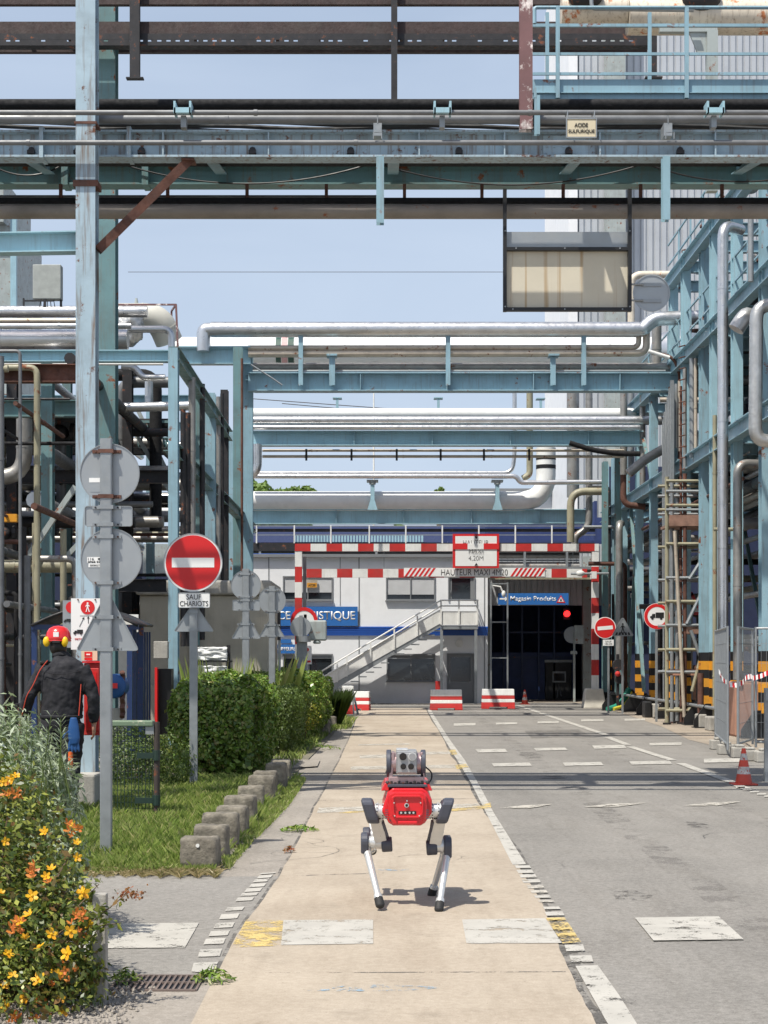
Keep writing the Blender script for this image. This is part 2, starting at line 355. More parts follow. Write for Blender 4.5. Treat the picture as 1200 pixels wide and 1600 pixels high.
# corrugated sheet colours
M_corr = mat('grey_corrugated_sheet', (.50,.52,.54), .4, metal=.25, var=.06, vs=.3, dirt=.08)
M_backdrop = mat('dark_blue_backdrop', (.02,.03,.075), .6, var=.1)  # near-black blue stands in for deep shade on the plant backdrops
M_roofb = mat('blue_roof_sheet', (.008,.017,.07), .8, var=.1)
def ground_mat(name, c1, c2, fine, crack=0., stain=.3, patch=(.5,.5,.5), speck=.25, wear=0, bump=.35):
    m = bpy.data.materials.new(name); m.use_nodes = True; nt = m.node_tree; b = nt.nodes['Principled BSDF']
    tcn = _n(nt, 'ShaderNodeTexCoord'); vec = tcn.outputs['Object']
    c = mixc(nt, rng(nt, noise(nt, vec, .9, 6, .6), .35, .65), c1, c2)
    c = mixc(nt, rng(nt, noise(nt, vec, .35, 5, .6, (3, .5, 1)), .45, .70, 0, stain), c, patch, 'MULTIPLY')
    c = mixc(nt, rng(nt, noise(nt, vec, 2.3, 7, .7), .55, .75, 0, stain), c, (.45,.43,.40), 'MULTIPLY')
    md = noise(nt, vec, 26, 4, .8)
    c = mixc(nt, rng(nt, md, .32, .68), mixc(nt, speck*1.1, c, (.03,.027,.022)), mixc(nt, speck*.5, c, (.8,.76,.7)))
    c = mixc(nt, rng(nt, noise(nt, vec, 1.1, 8, .72, (4, .6, 1)), .5, .72, 0, stain*.8), c, (.6,.57,.53), 'MULTIPLY')
    f = noise(nt, vec, fine, 3, .7)
    c = mixc(nt, rng(nt, f, .3, .7, 0, 1), mixc(nt, speck, c, (0.,0.,0.)), mixc(nt, speck*.5, c, (.75,.72,.66)))
    v = _n(nt, 'ShaderNodeTexVoronoi'); v.inputs['Scale'].default_value = fine*.12; nt.links.new(vec, v.inputs['Vector'])
    c = mixc(nt, rng(nt, v.outputs['Distance'], .03, .07, .55, 0), c, (.05,.045,.04))
    if crack:
        wv = _n(nt, 'ShaderNodeVectorMath'); wv.operation = 'MULTIPLY_ADD'
        nz = _n(nt, 'ShaderNodeTexNoise'); nz.inputs['Scale'].default_value = 2.0; nt.links.new(vec, nz.inputs['Vector'])
        nt.links.new(nz.outputs['Color'], wv.inputs[0]); wv.inputs[1].default_value = (.5,.5,.5); nt.links.new(vec, wv.inputs[2])
        vo = _n(nt, 'ShaderNodeTexVoronoi'); vo.feature = 'DISTANCE_TO_EDGE'; vo.inputs['Scale'].default_value = .55; nt.links.new(wv.outputs[0], vo.inputs['Vector'])
        k = rng(nt, vo.outputs['Distance'], .002, .007, crack, 0)
        k2 = _n(nt, 'ShaderNodeMath'); k2.operation = 'MULTIPLY'; nt.links.new(k, k2.inputs[0]); nt.links.new(rng(nt, noise(nt, vec, .5, 2), .45, .55), k2.inputs[1])
        c = mixc(nt, k2.outputs[0], c, (.05,.045,.04))
    nt.links.new(c, b.inputs['Base Color']); b.inputs['Roughness'].default_value = .9; b.inputs['Specular IOR Level'].default_value = .3
    bp = _n(nt, 'ShaderNodeBump'); bp.inputs['Strength'].default_value = bump; bp.inputs['Distance'].default_value = .006
    nt.links.new(f, bp.inputs['Height']); nt.links.new(bp.outputs[0], b.inputs['Normal'])
    return m
M_asph = ground_mat('worn_asphalt', (.19,.178,.16), (.235,.22,.198), 160, crack=.0, stain=.55)
M_asph2 = ground_mat('side_road_asphalt', (.20,.188,.17), (.25,.235,.213), 150, crack=.0, stain=.25)
M_lane = ground_mat('buff_concrete', (.375,.31,.235), (.45,.38,.295), 120, crack=.0, stain=.50, patch=(.72,.66,.6), speck=.14)
M_kerbm = ground_mat('grey_kerb_concrete', (.27,.24,.205), (.34,.30,.255), 120, stain=.5, speck=.2)
M_dirt = ground_mat('tan_dusty_ground', (.30,.235,.165), (.42,.34,.25), 60, stain=.5, speck=.3, bump=.8)
M_soil = ground_mat('soil', (.10,.085,.05), (.17,.15,.085), 60, stain=.5, bump=1)
M_tar = ground_mat('dark_tar_seam', (.10,.095,.09), (.14,.13,.12), 150, stain=.3)
def worn(name, col, cover=.8, sc=7):
    m = bpy.data.materials.new(name); m.use_nodes = True; nt = m.node_tree; b = nt.nodes['Principled BSDF']
    tcn = _n(nt, 'ShaderNodeTexCoord'); vec = tcn.outputs['Object']
    c = mixc(nt, rng(nt, noise(nt, vec, 3, 6, .7), .35, .7), col, tuple(x*.82 for x in col))
    nt.links.new(c, b.inputs['Base Color']); b.inputs['Roughness'].default_value = .8
    f1 = noise(nt, vec, sc, 9, .75); f2 = noise(nt, vec, 110, 3, .7)
    a = _n(nt, 'ShaderNodeMath'); a.operation = 'MULTIPLY_ADD'; nt.links.new(f2, a.inputs[0]); a.inputs[1].default_value = .45; nt.links.new(f1, a.inputs[2])
    al = rng(nt, a.outputs[0], .69-(cover-.5)*.38, .76-(cover-.5)*.38, 0, 1)
    nt.links.new(al, b.inputs['Alpha']); return m
M_mark = worn('worn_white_road_paint', (.45,.43,.385), .74)
M_markf = worn('faded_white_road_paint', (.48,.45,.39), .60)
M_marky = worn('worn_yellow_road_paint', (.60,.45,.17), .50)
M_seam = worn('crumbling_dark_seam', (.12,.112,.10), .46, 5)
M_markb = worn('faded_blue_road_paint', (.28,.40,.50), .34, 14)
def leafmat(name, cols, rough=.45, trans=.35):
    m = bpy.data.materials.new(name); m.use_nodes = True; nt = m.node_tree; b = nt.nodes['Principled BSDF']
    g = _n(nt, 'ShaderNodeNewGeometry'); r = _n(nt, 'ShaderNodeValToRGB'); e = r.color_ramp.elements
    e[0].color = (*cols[0], 1); e[1].color = (*cols[-1], 1)
    for i, c in enumerate(cols[1:-1]): x = e.new((i+1)/(len(cols)-1)); x.color = (*c, 1)
    nt.links.new(g.outputs['Random Per Island'], r.inputs[0]); nt.links.new(r.outputs[0], b.inputs['Base Color'])
    b.inputs['Roughness'].default_value = rough
    t = _n(nt, 'ShaderNodeBsdfTranslucent'); mxs = _n(nt, 'ShaderNodeMixShader'); mxs.inputs[0].default_value = trans
    nt.links.new(mixc(nt, .35, r.outputs[0], (.25,.35,.03)), t.inputs['Color']); nt.links.new(b.outputs[0], mxs.inputs[1]); nt.links.new(t.outputs[0], mxs.inputs[2])
    nt.links.new(mxs.outputs[0], nt.nodes['Material Output'].inputs['Surface']); return m
M_hedge = leafmat('hedge_leaf', [(.06,.12,.018),(.14,.25,.035),(.21,.33,.05),(.06,.11,.02),(.33,.43,.10),(.20,.16,.05)], .35, .25)
M_hedge2 = leafmat('fine_hedge_leaf', [(.06,.10,.02),(.10,.15,.03),(.13,.18,.045)], .5, .25)
M_silverleaf = leafmat('silvery_leaf', [(.20,.27,.13),(.33,.40,.26),(.42,.48,.36),(.15,.21,.08),(.55,.60,.48)], .6, .25)
M_hyper = leafmat('mixed_bush_leaf', [(.03,.055,.012),(.06,.10,.02),(.16,.20,.035),(.38,.40,.08),(.04,.075,.015),(.20,.10,.03)], .4, .3)
M_petal = leafmat('yellow_petal', [(.80,.42,.01),(.85,.50,.02),(.78,.33,.01)], .5, .3)
M_petalo = leafmat('orange_bud', [(.62,.20,.03),(.55,.13,.03),(.70,.32,.06)], .5, .3)
M_grass = leafmat('grass_blade', [(.16,.24,.045),(.25,.34,.07),(.35,.41,.12),(.13,.20,.03),(.50,.47,.21)], .5, .35)
M_tree = leafmat('tree_leaf', [(.10,.16,.03),(.15,.24,.05),(.20,.30,.08)], .5, .3)
M_dryleaf = leafmat('dry_red_leaf', [(.30,.08,.03),(.22,.07,.03),(.35,.16,.06)], .6, .3)
def leaves(P3, D, size, asp=.5, jit=.5, fold=.15, up=None):
    """one pointed leaf (quad of two halves) at every point; D = preferred normal"""
    n = len(P3); P3 = np.asarray(P3, float); D = np.asarray(D, float)
    N = D+RNG.normal(0, jit, (n, 3)); N /= np.linalg.norm(N, axis=1)[:, None]+1e-9
    A = RNG.normal(0, 1, (n, 3))
    if up is not None: A = A*.45+np.asarray(up)
    A -= (A*N).sum(1)[:, None]*N; A /= np.linalg.norm(A, axis=1)[:, None]+1e-9
    B = np.cross(N, A); s = size*RNG.uniform(.6, 1.3, n)[:, None]
    v = np.stack([P3-A*s*.5, P3+B*s*asp*.5+N*s*fold*.5-A*s*.05, P3+A*s*.5, P3-B*s*asp*.5+N*s*fold*.5-A*s*.05], 1).reshape(-1, 3)
    return v
def leafobj(name, v, m, parent=None, org=None):
    n = len(v)//4
    o3 = ORG[parent.name] if parent is not None else Vector(org or (0,0,0))
    me = bpy.data.meshes.new(name); me.vertices.add(n*4); me.loops.add(n*4); me.polygons.add(n)
    me.vertices.foreach_set('co', (np.asarray(v)-np.array(o3[:])).astype(np.float32).ravel())
    me.loops.foreach_set('vertex_index', np.arange(n*4, dtype=np.int32)); me.polygons.foreach_set('loop_start', np.arange(0, n*4, 4, dtype=np.int32))
    me.polygons.foreach_set('loop_total', np.full(n, 4, dtype=np.int32)); me.update(calc_edges=True); me.validate()
    me.materials.append(m); o = bpy.data.objects.new(name, me); COL.objects.link(o)
    if parent is not None: o.parent = parent; ORG[o.name] = o3
    else: o.location = o3; ORG[o.name] = o3
    return o
# ================================================================== GROUND
mb = MB(); mb.flat([(-300,-20),(300,-20),(300,900),(-300,900)], 0); struct(mb, 'ground', M_dirt)
mb = MB(); mb.flat([(-14,2),(4.9,2),(5.2,14),(5.6,24),(6.2,34),(6.6,48),(6.4,56),(-14,56)], .004); struct(mb, 'road', M_asph)
def GP(pts, z): return [G(x, y, z) for x, y in pts]
Ledge = [(272,1640),(300,1600),(352,1500),(372,1460),(402,1420),(436,1371),(470,1310),(492,1262),(508,1235),(530,1190),(548,1150),(556,1125),(560,1106)]
Redge = [(955,1640),(930,1600),(903,1548),(880,1500),(862,1450),(838,1398),(800,1340),(770,1290),(748,1255),(728,1218),(706,1182),(688,1150),(664,1106)]
def wob(pts, a=1.2, k=4):
    o = []
    for i in range(len(pts)-1):
        for j in range(k):
            t = j/k; o.append((pts[i][0]*(1-t)+pts[i+1][0]*t+random.uniform(-a, a), pts[i][1]*(1-t)+pts[i+1][1]*t))
    return o+[pts[-1]]
Lw, Rw = wob(Ledge, 1.0), wob(Redge, 2.2)
def strip(mb, A, B, z):
    a = GP(A, z); b = GP(B, z); n = len(a)
    mb.add([tuple(p) for p in a]+[tuple(p) for p in b], [(i, n+i, n+i+1, i+1) for i in range(n-1)])
mb = MB(); strip(mb, Lw, Rw, .0095); struct(mb, 'lane_path', M_lane)
mb = MB(); strip(mb, [(x-7*(y-1030)/450, y) for x, y in Lw], [(x+3, y) for x, y in Lw], .0075); strip(mb, [(x-3, y) for x, y in Rw], [(x+22*(y-1030)/560*(1+.5*math.sin(y/23.)), y) for x, y in Rw], .0075)
struct(mb, 'lane_edge_seam', M_seam)
mb = MB(); mb.flat(GP([(-260,1371),(436,1371),(400,1422),(372,1462),(352,1500),(342,1530),(300,1537),(-300,1530)], 0), .0072)
struct(mb, 'side_road', M_asph2)
mb = MB()
for a, b in (((342,1523),(884,1521)), ((436,1371),(600,1366)), ((497,1252),(752,1249)), ((520,1216),(728,1213))):
    mb.flat(GP([a, b, (b[0], b[1]+1.0*(b[1]-1030)/400), (a[0], a[1]+1.0*(a[1]-1030)/400)], 0), .0105)
struct(mb, 'lane_joint', M_seam)
# kerb / gutter concrete
mb = MB(); mb.flat(GP([(-200,1640),(272,1640),(300,1600),(345,1545),(342,1534),(180,1524),(60,1524),(-200,1526)], 0), .0085)
mb.flat(GP([(345,1371),(434,1371),(470,1312),(492,1264),(508,1237),(530,1192),(548,1152),(552,1125),(530,1125),(500,1160),(462,1205),(430,1258),(392,1318)], 0), .006)
struct(mb, 'pavement', M_kerbm)
# lawn
mb = MB(); mb.flat(GP([(-300,1368),(330,1367),(376,1330),(428,1262),(470,1200),(520,1150),(535,1128),(300,1115),(-500,1112)], 0), .02)
struct(mb, 'lawn_soil', M_soil)
mb = MB(); mb.flat(GP([(150,1249),(372,1258),(376,1262),(150,1254)], 0), .026); mb.flat(GP([(395,1188),(500,1190),(496,1200),(455,1203),(400,1196)], 0), .026)
mb.flat(GP([(-300,1225),(235,1200),(250,1165),(-500,1160)], 0), .024); struct(mb, 'garden_path', M_kerbm)
mb = MB(); mb.flat([(5.6,22),(14,22),(14,60),(6.7,60),(6.55,48),(6.0,36),(5.5,30)], .0085); struct(mb, 'yard_floor', M_dirt)
# markings
mk = MB(); mf = MB(); my = MB(); mbk = MB()
def q(m, pts, z=.0122): m.flat(GP(pts, 0), z)
def rect(m, x0, x1, y0, y1, sl=0., z=.0122): q(m, [(x0, y0), (x1, y0-(x1-x0)*.02), (x1+sl, y1-(x1-x0)*.02), (x0+sl, y1)], z)
Ls = [(668,1108),(670,1115),(696,1159),(715,1190),(736,1225),(757,1267),(801,1354)]; Rs = [(673,1108),(677,1117),(703,1157),(727,1190),(752,1234),(771,1271),(822,1353)]
def rs(A, n):
    o = []
    for i in range(n+1):
        t = i/n*(len(A)-1); k = min(int(t), len(A)-2); t -= k; o.append((A[k][0]*(1-t)+A[k+1][0]*t, A[k][1]*(1-t)+A[k+1][1]*t))
    return o
strip(mk, rs(Ls, 12), rs(Rs, 12), .0122)
q(mk, [(899,1513),(934,1512),(968,1560),(1000,1612),(954,1612),(926,1562)])
for x0, x1, y0, y1 in ((804,827,1355,1359),(807,831,1362,1367),(811,836,1369,1374),(815,842,1377,1382),(834,858,1402,1406),(848,873,1420,1424),(851,879,1428,1434),(882,911,1480,1490),(890,924,1497,1507)): rect(mk, x0, x1, y0, y1, 3)
for x0, x1, y0, y1 in ((822,848,1386,1391),(828,853,1394,1398),(840,864,1410,1413)): rect(mf, x0, x1, y0, y1, 3)
q(mk, [(443,1441),(583,1440),(583,1478),(439,1480)]); q(mk, [(722,1440),(852,1438),(878,1477),(729,1478)])
q(mk, [(992,1437),(1123,1435),(1162,1471),(1021,1473)]); q(mk, [(120,1447),(311,1445),(289,1484),(110,1486)])
q(my, [(385,1440),(443,1441),(439,1481),(361,1484)]); q(my, [(853,1438),(882,1437),(908,1476),(879,1478)], .0138)
for a in ((562,610,1181,1186),(664,704,1176,1180),(548,606,1199,1204),(664,714,1197,1202),(560,640,1164,1166)): rect(mf, *a)
q(mf, [(498,1264),(590,1261),(590,1268),(495,1272)]); q(my, [(530,1271),(590,1267),(590,1270),(530,1273)]); q(mf, [(700,1259),(746,1257),(752,1263),(700,1266)]); q(my, [(700,1266),(745,1262),(766,1256),(768,1265),(700,1270)], .0138)
q(my, [(701,1173),(711,1172),(715,1180),(706,1181)], .0138); q(my, [(710,1197),(728,1195),(733,1201),(714,1203)], .0138)
for a in ((709,743,1131,1135),(775,808,1130,1133),(840,873,1128,1131),(908,943,1125,1128),(976,1008,1124,1127),(1015,1065,1162,1166),(1100,1156,1187,1193)): rect(mk, *a)
for a in ((743,789,1172,1177),(834,883,1170,1174),(925,975,1166,1171),(768,827,1194,1199),(879,939,1193,1198),(983,1046,1191,1196)): rect(mk, *a, 4)
for x0, x1, yc in ((772,872,1262),(906,1018,1260),(1062,1166,1258)): q(mf, [(x0+6, yc+2.5), (x0+45, yc-2), (x1-8, yc-4), (x0+58, yc+2.5)])
for a, b in (((806,1103),(941,1149)),((944,1153),(975,1165)),((979,1168),(1044,1189)),((1056,1194),(1137,1224)),((1140,1227),(1160,1235))):
    wdt = lambda y: 3.0*(y-1030)/90+1; q(mk, [a, (a[0]+wdt(a[1])*2.2, a[1]-.3), (b[0]+wdt(b[1])*2.2, b[1]-.3), b])
for k in range(6): rect(mk, 1150+k*11, 1164+k*11, 1231+k*3.4, 1233+k*3.5)
for x0, x1, y0, y1 in ((570,622,272,276),(562,610,280,290),(548,598,293,303),(535,588,309,320),(520,575,324,336),(505,562,340,350),(490,548,355,367),(455,515,388,400),(435,498,411,428),(417,482,441,458),(400,466,468,485),(383,452,494,513),(364,440,530,555),(342,425,575,607)):
    X0, X1, Y0, Y1 = 140+x0/2.143, 140+x1/2.143, 1240+y0/2.143, 1240+y1/2.143; q(mk, [(X0+3, Y0), (X1+2, Y0-1.5), (X1-2, Y1-1.5), (X0-1, Y1)])
q(mbk, [(478,1552),(540,1544),(600,1542),(700,1547),(640,1552),(560,1553)]); q(mbk, [(590,1361),(640,1360),(638,1363),(592,1363)])
for m, nme, mt in ((mk,'white_road_marking',M_mark),(mf,'faded_road_marking',M_markf),(my,'yellow_road_marking',M_marky),(mbk,'blue_road_marking',M_markb)): struct(m, nme, mt)
M_patch = worn('dark_asphalt_repair', (.19,.178,.16), .55, 3); M_oil = worn('old_oil_stain', (.13,.12,.11), .36, 5); M_track = worn('polished_tyre_track', (.215,.20,.182), .26, 2.2)
def blot(m, cx, cy, rx_, ry_, z, n=22):
    g = G(cx, cy); m.flat([(g.x+math.cos(6.283*i/n)*rx_*random.uniform(.75,1.2), g.y+math.sin(6.283*i/n)*ry_*random.uniform(.75,1.2)) for i in range(n)], z)
pm = MB(); 
for pts in ([(820,1142),(905,1140),(925,1152),(830,1154)],): pm.flat(GP(wob(pts+[pts[0]], 1.5, 5)[:-1], 0), .0062)
struct(pm, 'asphalt_patch', M_patch)
om = MB()
for a in ((985,1400,.12,.25),(1090,1290,.10,.3),(860,1215,.2,.4),(960,1560,.09,.16),(830,1180,.2,.8)): blot(om, *a, .0075)
struct(om, 'oil_stain', M_oil)
tm = MB()
for x0, x1, x2 in ((2.0,2.15,2.45),(3.35,3.5,3.8)):
    A = [(x0-.11+ (x2-x0)*i/20, 6+2.2*i) for i in range(21)]; 
    tm.add([(a, b, .0052) for a, b in A]+[(a+.24, b, .0052) for a, b in A], [(i, 21+i, 22+i, i+1) for i in range(20)])
struct(tm, 'tyre_tracks', M_track)
cm = MB()                                             # branching cracks as thin dark slivers
def crack(x, y, ang, L, w_, z, dep=0):
    p = Vector((x, y)); pts = [p.copy()]
    for i in range(int(L/.06)):
        ang += random.uniform(-.45, .45); p = p+Vector((math.cos(ang), math.sin(ang)))*.06; pts.append(p.copy())
        if dep < 2 and random.random() < .05: crack(p.x, p.y, ang+random.choice((-1, 1))*random.uniform(.6, 1.2), L*.4, w_*.7, z, dep+1)
    n = len(pts)
    for i in range(n-1):
        d = (pts[i+1]-pts[i]).normalized(); nn = Vector((-d.y, d.x)); wa = w_*(1-i/n)*random.uniform(.6,1.3); wb = w_*(1-(i+1)/n)
        cm.add([(pts[i].x-nn.x*wa, pts[i].y-nn.y*wa, z), (pts[i].x+nn.x*wa, pts[i].y+nn.y*wa, z), (pts[i+1].x+nn.x*wb, pts[i+1].y+nn.y*wb, z), (pts[i+1].x-nn.x*wb, pts[i+1].y-nn.y*wb, z)], [(0,1,2,3)])
for a in ((2.6,13.5,1.4,3,.0025),(1.3,17,.2,2.5,.003)): crack(*a, .0105 if a[0] < 1.0 else .0078)
for a in ((.1,12.2,1.3,1.6,.002),(-.95,11.8,1.5,3.0,.003)): crack(*a, .0108)
struct(cm, 'pavement_cracks', M_black)
# drain grate
t = T('drain_grate', 'rusty slotted drain grate in the gutter beside the flowering bush', 'drain grate', G(250, 1541, .0))
f = MB(); a0, a1 = G(180,1541), G(312,1541); y0, y1 = G(250,1552).y, G(250,1529).y
mbx = MB(); mbx.box(a0.x, a1.x, y0, y1, .001, .0088+.0005); mbx.build('dark_well', M_black, t)
for yy in (y0, (y0+y1)/2, y1): f.box(a0.x, a1.x, yy-.006, yy+.006, .0095, .018)
n = 15
for i in range(n+1):
    x = a0.x+(a1.x-a0.x)*i/n; f.box(x-.005, x+.005, y0, y1, .0095, .017)
f.build('bars', mat('grey_brown_iron', (.15,.115,.10), .8, var=.3, dirt=.5), t)
# kerb blocks
blk = [(311,1363,58,50),(329,1346,52,52),(343,1329,58,54),(362,1309,48,45),(375,1293,48,46),(392,1272,40,40),(407,1257,40,42),(414,1248,36,40),(432,1237,31,42),(438,1226,31,36)]
def rough_block(w_, d_, h_, sd):
    bm = bmesh.new(); bmesh.ops.create_cube(bm, size=1); bmesh.ops.subdivide_edges(bm, edges=bm.edges, cuts=7, use_grid_fill=True)
    r = random.Random(sd)
    from mathutils import noise as mn
    for v in bm.verts:
        rr = 1-.045*((abs(v.co.x)*2)**8*(abs(v.co.z)*2)**8+(abs(v.co.x)*2)**8*(abs(v.co.y)*2)**8+(abs(v.co.y)*2)**8*(abs(v.co.z)*2)**8)
        p = Vector((v.co.x*w_*rr, v.co.y*d_*rr, (v.co.z*rr+.5)*h_)); p += mn.noise_vector(p*9+Vector((sd*7.3, 0, 0)))*.007+mn.noise_vector(p*32+Vector((sd, 0, 0)))*.007; v.co = p
    me = bpy.data.meshes.new('concrete_block'); bm.to_mesh(me); bm.free(); me.materials.append(M_concd)
    for p in me.polygons: p.use_smooth = True
    return me
desc = ['nearest weathered concrete kerb block with a white dot on its face','second mossy concrete kerb block from the camera, just behind the dotted one','third weathered concrete kerb block from the camera in the row by the lawn','fourth concrete kerb block from the camera, low and rough topped','fifth concrete kerb block of the row, in the middle beside the lawn','sixth concrete kerb block, standing taller after the low run','seventh concrete kerb block, in front of the hedge corner','eighth concrete kerb block, close behind the tall seventh one','ninth concrete kerb block, second to last of the row by the hedge','last tall concrete kerb block at the far end of the row by the hedge']
for i, (cx, by, wp, hp) in enumerate(blk):
    g = G(cx, by); Y = g.y; o = bpy.data.objects.new('concrete_block', rough_block(wp*Y/F, .2, hp*Y/F*1.02, i)); COL.objects.link(o)
    o.location = (g.x, Y+.1, .012); o.rotation_euler = (random.uniform(-.03,.03), random.uniform(-.03,.03), random.uniform(-.14,.05)); ORG[o.name] = Vector(o.location)
    tag(o, desc[i], 'kerb block', 'concrete blocks lining the lawn')
    if i == 0: 
        m_ = MB(); m_.disc((.002,-.105,.17), .013, -.006, 12); c = m_.build('white_dot', M_white, None, org=(0,0,0)); c.parent = o; ORG[c.name] = ORG[o.name]
for i, (cx, by, wp, hp, l) in enumerate(((507,1148,18,21,'small concrete kerb block in the grass beyond the third hedge'),(517,1138,17,18,'far small concrete kerb block behind the one beyond the hedges'))):
    g = G(cx, by); Y = g.y; o = bpy.data.objects.new('concrete_block', rough_block(wp*Y/F, .25, hp*Y/F, 20+i)); COL.objects.link(o); o.location = (g.x, Y+.1, .012); ORG[o.name] = Vector(o.location)
    tag(o, l, 'kerb block', 'concrete blocks lining the lawn')
# grass (stuff)
def inpoly(x, y, poly):
    c = np.zeros(len(x), bool); n = len(poly)
    for i in range(n):
        x0, y0 = poly[i]; x1, y1 = poly[(i+1) % n]
        m = ((y0 > y) != (y1 > y)) & (x < (x1-x0)*(y-y0)/(y1-y0+1e-12)+x0); c ^= m
    return c
def blades(poly, n, h, name, parent=None, m=None, wd=.006, lean=.35):
    poly = [(p[0], p[1]) for p in poly]; a = np.array(poly); lo, hi = a.min(0), a.max(0)
    x = RNG.uniform(lo[0], hi[0], n*3); y = RNG.uniform(lo[1], hi[1], n*3); k = inpoly(x, y, poly); x, y = x[k][:n], y[k][:n]; n = len(x)
    cl = np.sin(x*5.1+np.sin(y*3.3)*2)*np.sin(y*4.7+x*2)*.35+.8
    hh = h*RNG.uniform(.35, 1.15, n)*cl; th = RNG.uniform(0, 6.28, n); w2 = wd*RNG.uniform(.6, 1.4, n); le = RNG.normal(0, lean, (n, 2))*hh[:, None]
    b = np.stack([x, y, np.full(n, .015)], 1); s = np.stack([np.cos(th)*w2, np.sin(th)*w2, np.zeros(n)], 1)
    mid = b+np.stack([le[:,0]*.3, le[:,1]*.3, hh*.6], 1); tip = b+np.stack([le[:,0], le[:,1], hh], 1)
    v = np.stack([b-s*.5, b+s*.5, mid+s*.45, tip], 1).reshape(-1, 3)
    return v
lawn = [(p.x, p.y) for p in GP([(-300,1366),(322,1363),(372,1325),(425,1262),(445,1222),(400,1222),(250,1228),(-300,1225)], 0)]
v = [blades(lawn, 120000, .12, '', wd=.0038)]
v.append(blades([(p.x, p.y) for p in GP([(-100,1370),(338,1368),(330,1352),(-100,1350)], 0)], 14000, .07, '', wd=.004))
v.append(blades([(p.x, p.y) for p in GP([(338,1360),(360,1345),(408,1280),(440,1240),(462,1215),(478,1222),(452,1262),(425,1290),(395,1320),(360,1362)], 0)], 5000, .07, ''))
v.append(blades([(p.x, p.y) for p in GP([(250,1225),(440,1222),(480,1180),(540,1126),(505,1118),(240,1150)], 0)], 16000, .12, '', wd=.012))
v.append(blades([(p.x, p.y) for p in GP([(480,1150),(548,1140),(556,1125),(520,1118)], 0)], 2500, .12, '', wd=.012))
fr_ = GP([(x, 1364+3*math.sin(x*.31)+3*math.sin(x*.77)) for x in range(-100, 345, 6)]+[(340,1374)]+[(x,1372+3*math.sin(x*.23)+2*math.sin(x*.61)) for x in range(334,-100,-6)], 0)
dry = blades([(p.x, p.y) for p in fr_], 9000, .045, '', wd=.006, lean=.9)
dg_ = leafobj('dry_fringe', dry, leafmat('dry_grass_fringe', [(.32,.24,.12),(.42,.33,.18),(.22,.20,.07)])); tag(dg_, 'dry straw coloured grass fringe where the lawn meets the side road', 'dry grass', kind='stuff')
go = leafobj('lawn_grass', np.concatenate(v), M_grass); tag(go, 'green and straw coloured grass around the sign posts and kerb blocks', 'grass', kind='stuff')
# weeds
def weed(name, label, cx, by, r, h, n, m=M_hedge, asp=.28, group=None):
    g = G(cx, by); a = RNG.uniform(0, 6.28, n); rr = RNG.uniform(.05, 1, n)
    D = np.stack([np.cos(a)*.5, np.sin(a)*.5, np.ones(n)], 1); Pp = np.stack([g.x+np.cos(a)*rr*r, g.y+np.sin(a)*rr*r*.8, .02+h*(1-rr**1.5)*RNG.uniform(.3, 1, n)], 1)
    vv = leaves(Pp, D, .055 if r > .1 else .04, asp=asp, up=None)
    o = leafobj(name, vv, m, org=(g.x, g.y, .01)); tag(o, label, 'weed', group)
weed('dandelion_weed', 'leafy dandelion weed growing at the right end of the drain grate', 333, 1538, .10, .06, 150)
weed('weed_tuft', 'small green weed at the left end of the drain grate', 195, 1542, .09, .07, 90)
weed('weed_tuft', 'flat green weed on the gutter concrete past the kerb blocks', 468, 1300, .16, .04, 160)
weed('weed_tuft', 'dry brown weed at the edge of the buff lane', 452, 1334, .05, .05, 60, M_dryleaf)
weed('weed_tuft', 'green weeds spilling over the kerb under the second hedge', 480, 1172, .55, .14, 500)
# gravel under the flowering bush
n = 1100; gx = RNG.uniform(-1.55, -.93, n); gy = RNG.uniform(6.1, 7.35, n); k = gx < -1.0+.0*(gy); mbg = MB()
for x, y in zip(gx, gy):
    if (x-600*0) > -1.0-(7.35-y)*.0+random.uniform(-.12, .02): continue
    s = random.uniform(.005, .014); mbg.add([(x-s,y,.012),(x+s*.2,y-s,.012),(x+s,y+s*.2,.012),(x,y+s,.012),(x+s*.1,y,.012+s)], [(0,1,4),(1,2,4),(2,3,4),(3,0,4)])
tag(mbg.build('gravel', M_kerbm, org=(0,0,0)), 'loose grey gravel at the foot of the flowering bush', 'gravel', kind='stuff')
# small litter stones on the road
# planter wall
m = MB(); m.box(-1.225, -1.165, 6.98, 7.03, .0, .475); single(m, 'planter_slab', M_conc, 'upright grey concrete slab half buried in the flowering bush', 'slab', bevel=.006)
# ================================================================== PIPE BRIDGES
def pipe(name, label, pts, r, m, seam=0, group=None, fillet=None, n=14, cat='pipe'):
    b = MB(); b.tube(pts, r, n, fillet=(r*2.6 if fillet is None else fillet), seam=seam)
    return single(b, name, m, label, cat, group, smooth=True, sharp=50)
def hp(x0, x1, yt, yb, Y, name, label, m, seam=1.2, group=None, cat='pipe'):   # horizontal pipe crossing the road
    z = WZ((yt+yb)/2, Y); r = (yb-yt)/2*Y/F
    return pipe(name, label, [(WX(x0, Y), Y, z), (WX(x1, Y), Y, z)], r, m, seam, group, cat=cat)
